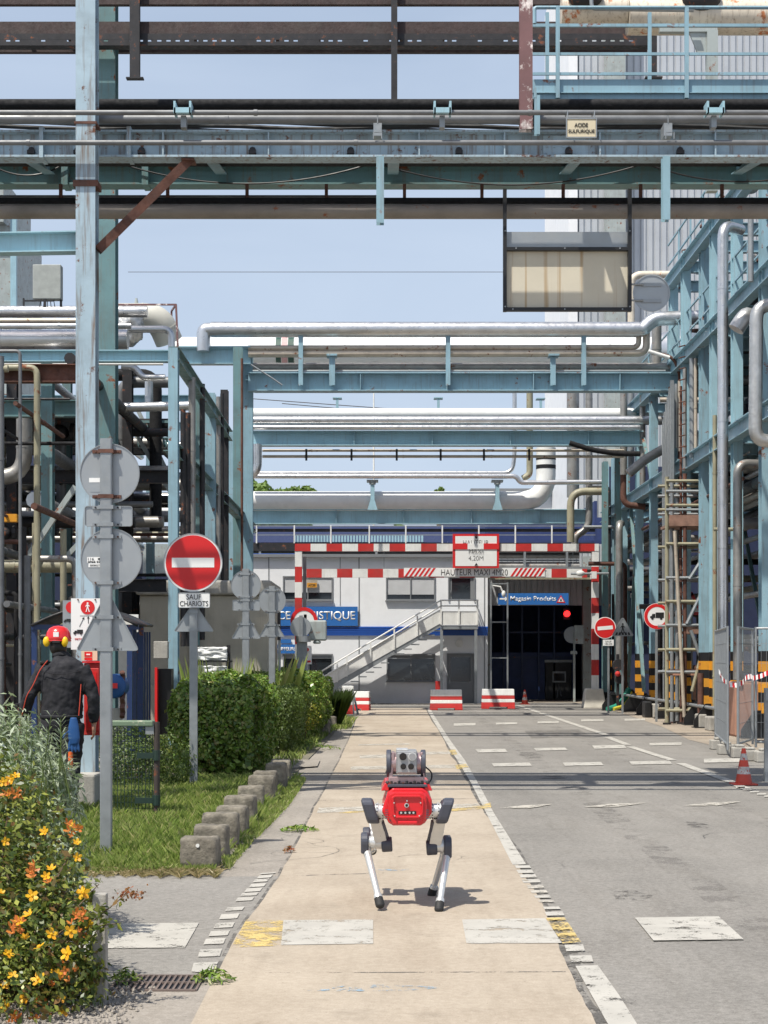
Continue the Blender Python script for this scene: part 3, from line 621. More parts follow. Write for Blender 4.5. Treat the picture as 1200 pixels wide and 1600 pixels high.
# --- front rack -----------------------------------------------------------
YA = 16.30
t = T('front_pipe_rack', 'rust streaked light blue steel rack nearest the camera crossing the whole road overhead', 'pipe rack', (-2.9, YA, 0))
m = MB(); m.ibeam((WX(136.5,YA), YA, 0), (WX(136.5,YA), YA, 9.2), .21, .19, .018, .012, up=(0,1,0)); m.build('column', M_bluer, t)
CX = WX(136.5,YA)
for a_, z_, h_ in ((.12,WZ(291,YA),.03),(.11,WZ(197,YA),.012)): m = MB(); m.box(CX-a_,CX+a_,YA-.115,YA+.115,z_-h_,z_+h_); m.build('splice_plate', M_rust, t)
m = MB(); m.ibeam((4.95, YA, 0), (4.95, YA, 9.2), .21, .19, .018, .012, up=(0,1,0)); m.build('column', M_bluer, t)
Yg = YA+.36; zt, zb = WZ(208, Yg), WZ(250, Yg)
m = MB(); m.ibeam((-6.5, Yg, (zt+zb)/2), (6.5, Yg, (zt+zb)/2), zt-zb, .22, .02, .012); 
for x in (68, 204): m.box(WX(x,Yg)-.02, WX(x,Yg)+.02, Yg-.125, Yg+.125, zb-.01, zt+.03)
m.build('front_girder', M_bluer, t)
m = MB()
for x in (50, 122, 222, 395, 548, 717, 888, 1062):
    zc = WZ(236, Yg); m.cyl((WX(x,Yg), Yg-.03, zc), (WX(x,Yg), Yg-.012, zc), .035, 8); m.box(WX(x,Yg)-.035, WX(x,Yg)+.035, Yg-.075, Yg-.008, zc-.045, zc-.01)
m.build('lug', M_darks, t)
for x in (-5.2,-4.1,-2.2,-1.15,.35,1.2,2.15,3.3):
    m = MB(); m.box(x-.007, x+.007, Yg-.105, Yg-.008, zb+.022, zt-.022); m.build('stiffener', M_bluer, t)
for x in (-1.7, 1.75):
    m = MB(); m.box(x-.16, x+.16, Yg-.018, Yg-.007, zb+.03, zt-.03)
    for i in range(4):
        for j in range(3): m.cyl((x-.12+i*.08, Yg-.030, zb+.06+j*.065), (x-.12+i*.08, Yg-.017, zb+.06+j*.065), .011, 6)
    m.build('bolted_plate', M_bluer, t)
Y2 = 18.50; zt, zb = WZ(258, Y2), WZ(292, Y2)
m = MB(); m.ibeam((-7.5, Y2, (zt+zb)/2), (7.5, Y2, (zt+zb)/2), zt-zb, .22, .02, .012)
for x in (104, 229): m.box(WX(x,Y2)-.035, WX(x,Y2)+.035, Y2-.13, Y2+.13, zb-.01, zt+.01)
m.build('rear_girder', M_green, t)
for i in range(7):                                   # cross members between the girders
    x = -5.6+i*1.9; m = MB(); m.ibeam((x, Yg+.12, WZ(226,Yg)), (x, Y2-.1, WZ(268,Y2)), .12, .12, .012, .008); m.build('cross_member', M_blue, t)
for x, yb in ((594, 350), (1040, 345)):
    Yh = YA+.2; m = MB(); m.ibeam((WX(x,Yh), Yh, WZ(yb,Yh)), (WX(x,Yh), Yh, WZ(246,Yh)), .10, .075, .008, .008); m.build('hanger', M_blue, t)
m = MB(); m.bar((WX(297,Yg), Yg-.02, WZ(250,Yg)), (WX(153,YA), YA, WZ(391,YA)), .07, .09); m.box(WX(285,Yg), WX(305,Yg), Yg-.1, Yg+.1, WZ(251,Yg)-.02, WZ(247,Yg)-.03); m.build('diagonal_brace', M_rust, t)
Yr = 17.90
for k, x in enumerate((95, 262, 386, 510, 632, 753, 880, 1001, 1128)):
    m = MB(); m.bar((WX(x,Yr), Yr, WZ(312,Yr)), (WX(x,Yr), Yr, WZ(288,Yr)), .035); m.build('hanger_rod', M_rust, t)
m = MB(); m.ibeam((-7, YA+.3, WZ(378,YA)), (WX(122,YA), YA+.03, WZ(378,YA)), .20, .16, .012, .01); m.build('side_beam', M_blueclean, t)
# its pipes
hp(-260, 1460, 155, 172, 17.20, 'insulated_pipe', 'black lagged pipe on top of the front rack against the sky', M_blackp, 0)
hp(-260, 1460, 158, 174, 17.40, 'insulated_pipe', 'rear black lagged pipe hidden behind the one topping the front rack', M_blackp, 0)
hp(-260, 1460, 160, 176, 17.85, 'insulated_pipe', 'unseen black lagged pipe, third from the front, added to deepen the front rack shadow', M_blackp, 0)  # hidden pipe added only to make the rack's ground shadow more solid
hp(-260, 1460, 164, 180, 18.3, 'insulated_pipe', 'unseen rearmost black lagged pipe, added to close gaps in the front rack shadow', M_blackp, 0)  # another hidden pipe added to fill slits in the cast shadow band
m = MB(); m.box(-6.5, 6.5, 17.3, 18.20, WZ(206,17), WZ(193,17)); m.box(-6.5, 6.5, 16.85, 16.87, WZ(193,17), WZ(186,17)); single(m, 'cable_tray', M_blackp, 'black cable tray between the grey pipe and the blue girder of the front rack', 'cable tray')
m = MB()
for k in range(9):
    m.tube([(-6.5+i*.5, 16.95+k*.13, WZ(192,17)+.02+.02*math.sin(i*1.3+k)) for i in range(27)], .022, 6)
single(m, 'cable_bundle', M_rubber, 'bundle of black cables lying in the tray of the front rack', 'cables')
hp(-260, 1460, 172, 180, 16.00, 'thin_pipe', 'thin shiny pipe running in front of the column at the top of the front rack', M_dgalv, 2.5)
hp(-260, 1460, 179, 194, 16.50, 'pipe', 'dull grey pipe just above the blue girder of the front rack', M_dgalv, 2.4)
hp(-260, 1460, 219, 227, 16.05, 'thin_pipe', 'thin bright handrail pipe crossing the face of the front blue girder', M_dgalv, 3)
hp(-260, 1460, 319, 342, 17.60, 'pipe', 'lowest thick brown grey pipe slung under the front rack', M_pipebr, 0)
hp(-260, 600, 305, 319, 18.00, 'pipe', 'thinner pipe slung above the lowest one at the left of the front rack', M_silverd, 0)
hp(-260, 1460, 309, 321, 17.75, 'lagged_pipe', 'dark lagged pipe lying on top of the lowest pipe of the front rack', M_blackp, 0)
for k, (x0, x1, ya, dip, l) in enumerate(((-20,104,254,20,'left'),(183,585,254,33,'middle'),(585,1012,254,35,'right'),(1015,1300,258,26,'far right'))):
    Yc = Y2-.16; pts = [(WX(x0+(x1-x0)*i/20, Yc), Yc, WZ(ya+dip*(1-((i-10)/10)**2), Yc)) for i in range(21)]
    pipe('sagging_cable', 'thin black cable sagging along the rear girder of the front rack, %s swag' % l, pts, .009, M_black, 0, 'sagging cables under the front rack', 0, 6, cat='cable')
for k, (x, lab) in enumerate(((290,'leftmost of the three'),(690,'middle of the three'),(1110,'rightmost of the three'))):
    t = T('pipe_bracket', 'small blue bracket on the thin shiny pipe of the front rack, '+lab, 'bracket', (WX(x,16.20), 16.20, WZ(208,16.20)), 'blue pipe brackets')
    m = MB(); X = WX(x,16.20); m.box(X-.08, X+.08, 15.93, 16.00, WZ(190,16.20), WZ(182,16.20)); m.box(X-.085,X-.065,15.93,16.10,WZ(190,16.20),WZ(172,16.20)); m.box(X+.065,X+.085,15.93,16.10,WZ(190,16.20),WZ(172,16.20)); m.build('saddle', M_blueclean, t)
    m = MB(); m.box(X-.025, X+.025, 16.02, 16.12, WZ(208,16.20), WZ(190,16.20)); m.build('foot', M_galv, t)
for k, (x, lab) in enumerate(((590,'left'),(1044,'right'))):
    m = MB(); X = WX(x,16.10); m.box(X-.04, X+.04, 16.10, 16.30, WZ(212,16.10), WZ(192,16.10)); m.cyl((X,16.10,WZ(192,16.10)),(X,16.10,WZ(180,16.10)),.006,6); m.tube([(X-.04,16.00,WZ(222,16.10)),(X-.04,16.00,WZ(212,16.10)),(X+.04,16.00,WZ(212,16.10)),(X+.04,16.00,WZ(222,16.10))],.006,6)
    single(m, 'pipe_clamp', M_galv, 'galvanised clamp tying the grey pipe to the blue girder of the front rack, %s one' % lab, 'clamp', 'pipe clamps')
# ACIDE SULFURIQUE sign
Ys = 15.85; t = T('pipe_label_sign', 'cream ACIDE SULFURIQUE plate hanging from the front rack', 'sign', (WX(908,Ys), Ys, WZ(215,Ys)))
m = MB(); m.box(WX(886,Ys), WX(931,Ys), Ys, Ys+.01, WZ(214,Ys), WZ(186,Ys)); m.build('plate', M_cream, t, bevel=.004)
m = MB()
for a in ((884.5,886,215,184),(931,932.5,215,184),(886,931,186,184.5),(886,931,215.5,214)): m.box(WX(a[0],Ys), WX(a[1],Ys), Ys-.006, Ys+.016, WZ(a[2],Ys), WZ(a[3],Ys))
m.build('rim', M_galv, t)
text('ACIDE', WX(908,Ys), WZ(195.5,Ys), Ys-.004, 21*Ys/F, 6.5*Ys/F, M_ink, t, bold=.02); text('SULFURIQUE', WX(908.5,Ys), WZ(205.5,Ys), Ys-.004, 41*Ys/F, 6.5*Ys/F, M_ink, t, bold=.02)
for x in (887, 929):
    m = MB(); m.tube([(WX(x,Ys), Ys+.01, WZ(184,Ys)), (WX(x,Ys), Ys+.01, WZ(172,Ys)), (WX(x,Ys), Ys+.2, WZ(171,Ys))], .006, 6); m.build('hook', M_galv, t)
# hanging panel
Yp = 17.30; t = T('hanging_sign_panel', 'rust streaked back of a large sign hung in a black frame under the front rack', 'sign', (WX(887,Yp), Yp, WZ(487,Yp)))
m = MB()
for x0, x1 in ((786,791.5),(981,986.5)): m.box(WX(x0,Yp), WX(x1,Yp), Yp-.03, Yp+.03, WZ(487,Yp), WZ(296,Yp))
for ya, yb in ((486.5,481),(392,387)): m.box(WX(791.6,Yp), WX(980.9,Yp), Yp-.03, Yp+.03, WZ(ya,Yp), WZ(yb,Yp))
m.build('frame', M_black, t)
m = MB(); m.box(WX(790,Yp), WX(982,Yp), Yp+.032, Yp+.045, WZ(484,Yp), WZ(390,Yp)); m.build('lower_panel', M_panelback, t)
m = MB(); m.box(WX(790,Yp), WX(982,Yp), Yp+.032, Yp+.045, WZ(388,Yp), WZ(361,Yp)); m.build('upper_panel', M_signback, t)
m = MB()
for x, y in ((789,362),(789,480),(983.5,362),(983.5,480),(801,484),(882,484),(972,484),(806,389),(882,389),(968,389)): m.cyl((WX(x,Yp), Yp-.03, WZ(y,Yp)), (WX(x,Yp), Yp-.037, WZ(y,Yp)), .008, 8)
m.build('bolt', M_galv, t)
def roundback(name, label, px, py, rpx, Y, mat_=None, yaw=0, group=None):
    t = T(name, label, 'sign', (WX(px,Y), Y, WZ(py,Y))); r = rpx*Y/F; c = (WX(px,Y), Y, WZ(py,Y))
    m = MB(); m.disc(c, r*.97, .003); m.build('disc', mat_ or M_signback, t, smooth=True)
    ring(c, r, .012, .012, Y-.008, t); return t
def ring(c, r, wd, th, y0, parent, m=None, name='rim', n=48):
    b = MB(); vs = []; fs = []
    for i in range(n):
        a = 2*math.pi*i/n
        for rr, yy in ((r, y0), (r, y0+th), (r-wd, y0+th), (r-wd, y0)): vs.append((c[0]+math.cos(a)*rr, yy, c[2]+math.sin(a)*rr))
    for i in range(n):
        j = (i+1) % n
        for k in range(4): fs.append((4*i+k, 4*i+(k+1) % 4, 4*j+(k+1) % 4, 4*j+k))
    b.add(vs, fs); return b.build(name, m or M_signback, parent, smooth=True, sharp=30)
t = roundback('round_sign', 'grey back of a round sign bolted beside the hanging panel', 1018, 458, 29, Yp)
m = MB()
for y in (445, 470): m.box(WX(1002,Yp), WX(1033,Yp), Yp-.012, Yp-.001, WZ(y+3,Yp), WZ(y-2.5,Yp)); m.cyl((WX(985,Yp),Yp-.02,WZ(y,Yp)),(WX(1005,Yp),Yp-.02,WZ(y,Yp)),.01,8)
m.build('bracket', M_galv, t)
# maroon column and small blue post
m = MB(); m.ibeam((WX(821,16.50), 16.46, WZ(206,16.50)), (WX(821,16.50), 16.46, 9.4), .12, .125, .012, .01, up=(0,1,0)); single(m, 'stub_column', M_rustc, 'maroon steel column with peeling paint standing on the front rack', 'column')
m = MB(); m.ibeam((WX(839,16.40), 16.40, WZ(211,16.40)), (WX(839,16.40), 16.40, WZ(150,16.40)), .055, .055, .006, .006, up=(0,1,0)); m.box(WX(834,16.40),WX(838,16.40),16.37,16.43,WZ(154,16.40),WZ(138,16.40)); single(m, 'stub_post', M_blue, 'short light blue post right beside the maroon column on the front rack', 'post')
# catwalk at top right
Yc = 18.20; t = T('catwalk', 'light blue steel catwalk with railing above the right half of the front rack', 'catwalk', (WX(1000,Yc), Yc, WZ(157,Yc)))
xa, xb = WX(832,Yc), 6.5
m = MB(); m.box(xa, xb, Yc, Yc+.02, WZ(157,Yc), WZ(124,Yc)); m.box(xa, xb, Yc-.03, Yc-.001, WZ(146,Yc)-.004, WZ(146,Yc)+.004); m.build('toe_girder', M_blue, t)
m = MB(); m.box(xa, xb, Yc+.021, Yc+1.1, WZ(156,Yc), WZ(152,Yc)); m.build('deck', M_darks, t)
for k, x in enumerate((871, 1072, 1273)):
    m = MB(); m.bar((WX(x,Yc), Yc-.03, WZ(155,Yc)), (WX(x,Yc), Yc-.03, WZ(12,Yc)), .042, .04); m.build('railing_post', M_blue, t)
for yy in (13.5,):
    m = MB(); m.tube([(xa+.02, Yc-.03, WZ(yy+25,Yc)), (xa+.02, Yc-.03, WZ(yy,Yc)), (xb, Yc-.03, WZ(yy,Yc))], .021, 8, fillet=.03); m.build('top_rail', M_blue, t)
for yy in (86, 117):
    m = MB(); m.bar((xa, Yc-.03, WZ(yy,Yc)), (xb, Yc-.03, WZ(yy,Yc)), .02, .03); m.build('mid_rail', M_blue, t)
Yd = Yc+1.1
for k, x in enumerate((855, 1015)): m = MB(); m.bar((WX(x,Yd), Yd, WZ(155,Yd)), (WX(x,Yd), Yd, WZ(20,Yd)), .04); m.build('railing_post', M_blue, t)
m = MB(); m.bar((xa, Yd, WZ(40,Yd)), (xb, Yd, WZ(40,Yd)), .035); m.build('top_rail', M_blue, t)
# brown scaffold rack above
Yb = 27.0; t = T('scaffold_bridge', 'dark brown timber and steel bridge crossing high at the top of the picture', 'bridge', (-4.5, Yb+.6, 0))
xl, xr = WX(-500,Yb), WX(1026,Yb)
def hbeam(y0, y1, d0, d1, nm, mt, x0=xl, x1=xr): m = MB(); m.box(x0, x1, Yb+d0, Yb+d1, WZ(y1,Yb), WZ(y0,Yb)); return m.build(nm, mt, t)
hbeam(30, 49, .1, .2, 'timber_beam', M_brown); hbeam(-8, 3, .1, .2, 'timber_beam', M_brown); hbeam(31, 48, .95, 1.05, 'timber_beam', M_brown)
m = MB()                                              # slotted tray: real slots
x = xl
m.box(xl, xr, Yb+.08, Yb+.10, WZ(59,Yb), WZ(49.5,Yb)); m.box(xl, xr, Yb+.08, Yb+.10, WZ(68,Yb), WZ(62,Yb))
while x < xr:
    L = random.choice((.08, .08, .08, .35)); m.box(x, min(x+L, xr), Yb+.081, Yb+.099, WZ(62,Yb), WZ(59,Yb)); x += L+.07
m.box(xl, xr, Yb+.1, Yb+.28, WZ(68,Yb), WZ(66.5,Yb)); m.build('slotted_tray', M_darks, t)
m = MB()
for i in range(24):
    x = xl+(xr-xl)*i/23; m.bar((x, Yb+.2, WZ(36,Yb)), (x, Yb+.98, WZ(36,Yb)), .06)
m.build('joist', M_brown, t)
for x, yb in ((211,123),(616,158),(1021,122)):
    m = MB(); wd = .16 if x < 300 else .1; m.ibeam((WX(x,Yb), Yb, WZ(yb,Yb)), (WX(x,Yb), Yb, WZ(-60,Yb)), .1, wd, .01, .04, up=(0,1,0)); m.box(WX(x,Yb)-.14, WX(x,Yb)+.14, Yb-.06, Yb+.06, WZ(yb+1,Yb), WZ(yb-1,Yb)); m.build('upright', M_darks, t)
m = MB(); m.ibeam((WX(167,Yb+.7), Yb+.7, 0), (WX(167,Yb+.7), Yb+.7, 12.6), .34, .33, .02, .014, up=(0,1,0)); m.build('column', M_green, t)
m = MB(); m.ibeam((7.2, Yb+.7, 0), (7.2, Yb+.7, 12.6), .34, .33, .02, .014, up=(0,1,0)); m.build('column', M_green, t)
m = MB(); m.ibeam((WX(167,Yb+.7)-.0, Yb+.7, 12.75), (7.2, Yb+.7, 12.75), .3, .25, .02, .014); m.build('cross_girder', M_green, t)
# tank and supports at the top right
Yt = 25.0; t = T('rusty_tank', 'cream rust streaked horizontal tank at the very top right corner', 'tank', (WX(1120,Yt), Yt, WZ(42,Yt)))
m = MB(); m.cyl((WX(985,Yt), Yt+.3, WZ(14,Yt)), (WX(1500,Yt), Yt+.3, WZ(14,Yt)), .27, 32); m.cyl((WX(880,Yt), Yt+.3, WZ(5,Yt)), (WX(984,Yt), Yt+.3, WZ(5,Yt)), .22, 32)
MATS['tank'] = mat('rust_streaked_cream_paint', (.64,.57,.46), .5, rust=.22, rs=3, streak=.6, rustcol=(.28,.10,.04)); m.build('shell', MATS['tank'], t, smooth=True)
m = MB(); m.ball((WX(915,Yt), Yt+.05, WZ(-8,Yt)), .27, 20, 10, (1,.5,.7)); m.build('manhole_cover', M_darks, t, smooth=True); m = MB(); m.ball((WX(1097,Yt), Yt+.05, WZ(-6,Yt)), .3, 20, 10, (1,.5,.7)); m.build('manhole_cover', M_darks, t, smooth=True)
m = MB(); zs = WZ(52,Yt); m.bar((WX(1030,Yt), Yt, WZ(46,Yt)), (WX(1120,Yt), Yt, WZ(46,Yt)), .1); m.prism([(WX(1076,Yt),WZ(50,Yt)),(WX(1104,Yt),WZ(50,Yt)),(WX(1104,Yt),WZ(84,Yt)),(WX(1090,Yt),WZ(84,Yt))], Yt-.02, Yt+.02); m.bar((WX(1112,Yt), Yt, WZ(300,Yt)), (WX(1112,Yt), Yt, WZ(50,Yt)), .16); m.build('bracket', M_pale, t)
pipe('overflow_pipe', 'thin grey pipe hooked under the tank at the top right', [(WX(920,Yt),Yt-.2,WZ(-20,Yt)),(WX(922,Yt),Yt-.2,WZ(22,Yt)),(WX(1080,Yt),Yt-.2,WZ(24,Yt))], .03, M_galv)
# --- middle bridges ---------------------------------------------------------
def bridge(name, label, Y, yt, yb, x0, x1, m_, depth, posts=(), base=None):
    t = T(name, label, 'pipe bridge', (WX(x0,Y), Y, 0)); zt, zb = WZ(yt,Y), WZ(yb,Y)
    dz = (zt-CH)*depth/Y
    for k, yy in enumerate((Y, Y+depth)):
        m = MB(); m.ibeam((WX(x0,Y), yy, (zt+zb)/2+k*dz*.9), (WX(x1,Y), yy, (zt+zb)/2+k*dz*.9), zt-zb, .3, .025, .014); m.build('girder', m_, t)
    nn = int((WX(x1,Y)-WX(x0,Y))/2)
    for i in range(nn+1):
        x = WX(x0,Y)+(WX(x1,Y)-WX(x0,Y))*i/nn; m = MB(); m.ibeam((x, Y+.02, zt-.09), (x, Y+depth-.02, zt-.09+dz*.8), .14, .15, .015, .01); m.build('cross_beam', m_, t)
    for i in range(1, nn):
        x = WX(x0,Y)+(WX(x1,Y)-WX(x0,Y))*(i+.3)/nn; m = MB(); m.box(x-.008, x+.008, Y-.14, Y-.008, zb+.027, zt-.027); m.build('stiffener', m_, t)
    for (xp, ya, w_) in posts:
        m = MB(); m.ibeam((WX(xp,Y-.17), Y-.17, WZ(yb-8,Y)), (WX(xp,Y-.17), Y-.17, WZ(ya+4,Y)), .10, w_*Y/F, .012, .03, up=(0,1,0)); m.box(WX(xp-8,Y), WX(xp+8,Y), Y-.3, Y+.1, WZ(ya+3,Y), WZ(ya,Y)); m.build('pipe_post', M_blue, t)
    return t
YB = 40.0
tB = bridge('pipe_bridge', 'first blue pipe bridge behind the front rack, carrying the long bright silver pipe', YB, 583, 612, 388, 1062, M_blue, 1.8, ((470,520,7),(700,520,7),(912,520,7),(519,556,9),(864,556,8)))
hp(330, 998, 503, 527, YB-.15, 'silver_pipe', 'long bright silver pipe topping the first pipe bridge', M_silver, 2.7)
z1 = WZ(515,YB-.15); Yq = YB-.15
pipe('silver_pipe', 'silver elbow climbing up to the left end of the long silver pipe', [(WX(318,Yq),Yq,WZ(549,Yq)),(WX(318,Yq),Yq,z1),(WX(332,Yq),Yq,z1)], .165, M_silver, 0)
pipe('silver_pipe', 'silver pipe end bending up and away at the right of the first pipe bridge', [(WX(998,Yq),Yq,z1),(WX(1004,Yq),Yq,z1),(WX(1022,Yq),Yq,WZ(498,Yq)),(WX(1095,Yq),Yq,WZ(496,Yq))], .17, M_silver, 0, fillet=.25)
hp(275, 1052, 527, 571, YB+6, 'white_pipe', 'very thick white pipe glowing behind the first pipe bridge', M_whitep, 0)
Yq = YB-.05
pipe('cream_pipe', 'upper cream pipe of the first pipe bridge turning up at its right end', [(WX(388,Yq),Yq,WZ(544,Yq)),(WX(998,Yq),Yq,WZ(543,Yq)),(WX(998,Yq),Yq,WZ(520,Yq))], .065, M_beigep, 1.5)
pipe('cream_pipe', 'lower thicker cream pipe of the first pipe bridge with the large right hand elbow', [(WX(388,Yq),Yq,WZ(553,Yq)),(WX(1010,Yq),Yq,WZ(552,Yq)),(WX(1010,Yq),Yq,WZ(512,Yq))], .085, M_beigep, 1.7)
hp(380, 1058, 567, 580, YB+.4, 'weathered_pipe', 'dark weathered pipe just above the girder of the first pipe bridge', M_silverd, 1.6)
hp(395, 1040, 578, 581, YB-.1, 'conduit', 'thin conduit along the top flange of the first pipe bridge', M_galv, 2)
pipe('riser_pipe', 'grey riser pipe with flared foot behind the right elbow of the first bridge', [(WX(1026,YB+.6),YB+.6,WZ(500,YB)),(WX(1026,YB+.6),YB+.6,WZ(572,YB))], .12, M_silverd, 1)
pipe('flexible_hose', 'grey flexible hose sloping at the left end of the first bridge', [(WX(392,YB-.3),YB-.3,WZ(573,YB)),(WX(425,YB-.3),YB-.3,WZ(594,YB)),(WX(441,YB-.3),YB-.3,WZ(605,YB))], .02, M_galv)
m = MB()
zc_ = WZ(549,YB+6)
for x0, x1 in ((432,440),(451,460)): m.cyl((WX(x0,YB+6), YB+6, zc_), (WX(x1,YB+6), YB+6, zc_), 22.4*(YB+6)/F, 24)
m_ = MB(); m_.cyl((WX(441,YB+6), YB+6, zc_), (WX(450,YB+6), YB+6, zc_), 22.35*(YB+6)/F, 24); single(m_, 'marker_band', mat('pink_band', (.6,.35,.34)), 'pink band between two dark green ones on the very thick white pipe', 'pipe marking')
single(m, 'marker_band', mat('dark_green_band', (.03,.08,.06)), 'dark green bands beside a pink one round the very thick white pipe', 'pipe marking')
YC = 45.0
tC = bridge('pipe_bridge', 'second blue pipe bridge, below the white and lilac silver pipes', YC, 674, 697, 395, 1004, M_blueclean, 1.6, ())
hp(394, 1050, 650, 664, YC-.05, 'silver_pipe', 'pale silver pipe lying on the second pipe bridge', M_silver, 1.9)
hp(394, 1000, 664, 672, YC-.2, 'silver_pipe', 'thin silver pipe directly on the girder of the second pipe bridge', M_silver, 3)
hp(394, 1060, 638, 656, YC+1.2, 'white_pipe', 'white pipe behind the pale silver one of the second pipe bridge', M_whitep, 0)
hp(410, 975, 702, 706, YC+.4, 'conduit', 'upper cream conduit hung under the second pipe bridge', M_beigep, 2)
hp(410, 975, 711, 715.5, YC+.3, 'conduit', 'lower cream conduit with black clips under the second pipe bridge', M_beigep, 2)
for k, x in enumerate((478, 549, 620, 689, 757, 828)):
    m = MB(); m.box(WX(x-1.6,YC), WX(x+1.6,YC), YC+.2, YC+.26, WZ(718,YC), WZ(700,YC)); single(m, 'conduit_clip', M_darks, 'black clip on the cream conduits under the second bridge, %s from the left' % ORD[k], 'clip', 'clips on the cream conduits')
pipe('white_elbow', 'white elbow curving down at the left end of the second pipe bridge', [(WX(404,YC),YC-.4,WZ(697,YC)),(WX(404,YC),YC-.4,WZ(738,YC)),(WX(385,YC),YC-.4,WZ(752,YC))], .12, M_silver, 0, fillet=.3)
for k, (x, y0, y1, lab) in enumerate(((527,621,650,'left'),(685,621,650,'middle'),(845,622,648,'right'))):
    m = MB(); Y = 48; m.box(WX(x-2,Y), WX(x+2,Y), Y-.03, Y+.03, WZ(y1+20,Y), WZ(y0,Y)); m.box(WX(x-7,Y), WX(x+7,Y), Y-.05, Y+.3, WZ(y0+1.5,Y), WZ(y0,Y)); single(m, 'pipe_stand', M_blueclean, 'empty light blue T shaped stand above the second bridge, %s one of three' % lab, 'pipe stand', 'empty T stands')
YD = 51.3
tD = bridge('pipe_bridge', 'third and lowest blue pipe bridge carrying the fat white pipe near the gantry', YD, 796, 819, 388, 916, M_blueclean, 1.4, ())
zc = WZ(783,YD); r = 15.3*YD/F
t = T('white_main_pipe', 'fat white pipe resting on the third bridge, bending up at its right end', 'pipe', (WX(600,YD), YD, zc))
m = MB(); m.tube([(WX(386,YD),YD,zc),(WX(853,YD),YD,zc),(WX(853,YD),YD,WZ(700,YD))], r, 28, fillet=1.35, seam=6); m.build('shell', M_whitep, t, smooth=True, sharp=50)
for y0, y1 in ((713,719),(727,733)): m = MB(); m.cyl((WX(853,YD),YD,WZ(y1,YD)),(WX(853,YD),YD,WZ(y0,YD)), r+.006, 28); m.build('black_band', M_black, t, smooth=True)
for x, lab in ((582,'left one'),(777,'right one')):
    t = T('pipe_stand', 'light blue stand with spread foot in front of the fat white pipe, '+lab, 'pipe stand', (WX(x,YD), YD-.45, WZ(798,YD)), 'stands on the third bridge')
    Y = YD-.45; m = MB(); m.ibeam((WX(x,Y),Y,WZ(797,Y)),(WX(x,Y),Y,WZ(756,Y)),.12,.12,.012,.05,up=(0,1,0)); m.build('post', M_blueclean, t)
    m = MB(); m.prism([(WX(x-8,Y),WZ(797,Y)),(WX(x+8,Y),WZ(797,Y)),(WX(x+3,Y),WZ(780,Y)),(WX(x-3,Y),WZ(780,Y))], Y-.09, Y-.07); m.build('foot', M_blueclean, t)
    m = MB(); m.box(WX(x-9,Y),WX(x+9,Y),Y-.1,Y+.3,WZ(753,Y),WZ(750,Y)); m.cyl((WX(x,Y),Y,WZ(757,Y)),(WX(x,Y),Y,WZ(753,Y)),.1,12); m.build('head', M_pale, t)
Y = YD-.4
pipe('thin_silver_pipe', 'upper thin silver pipe on the stands of the third bridge, turning up at the right', [(WX(388,Y),Y,WZ(739,Y)),(WX(800,Y),Y,WZ(739,Y)),(WX(804,Y),Y,WZ(712,Y)),(WX(804,Y),Y,WZ(560,Y))], .065, M_silver, 2.5, fillet=.3)
pipe('thin_silver_pipe', 'lower thin silver pipe on the stands of the third bridge with a small step', [(WX(388,Y),Y-.15,WZ(745,Y)),(WX(806,Y),Y-.15,WZ(745,Y)),(WX(812,Y),Y-.15,WZ(755,Y)),(WX(940,Y),Y-.15,WZ(754,Y))], .075, M_silver, 2.5, fillet=.15)
pipe('grey_riser', 'khaki grey riser turning down beside the white main pipe', [(WX(829,Y),Y+.3,WZ(545,Y)),(WX(829,Y),Y+.3,WZ(740,Y)),(WX(818,Y),Y+.3,WZ(746,Y))], .10, M_khaki, 2.5, fillet=.2)
pipe('grey_riser', 'tall thick grey riser right of the white main pipe', [(WX(895,YD+1),YD+1,WZ(520,YD)),(WX(895,YD+1),YD+1,WZ(772,YD))], .19, M_silverd, 3)
pipe('grey_riser', 'slender grey riser with hooked lower end behind the gantry corner', [(WX(919,YD),YD-.2,WZ(560,YD)),(WX(919,YD),YD-.2,WZ(825,YD)),(WX(896,YD),YD-.2,WZ(840,YD)),(WX(897,YD),YD-.2,WZ(858,YD))], .11, M_silverd, 2.2, fillet=.4)
pipe('khaki_pipe', 'khaki pipe looping from the right structure down towards the gantry corner', [(WX(935,YD),YD-.8,WZ(772,YD)),(WX(887,YD),YD-.8,WZ(772,YD)),(WX(887,YD),YD-.8,WZ(850,YD))], .115, M_khaki, 0, fillet=.45)
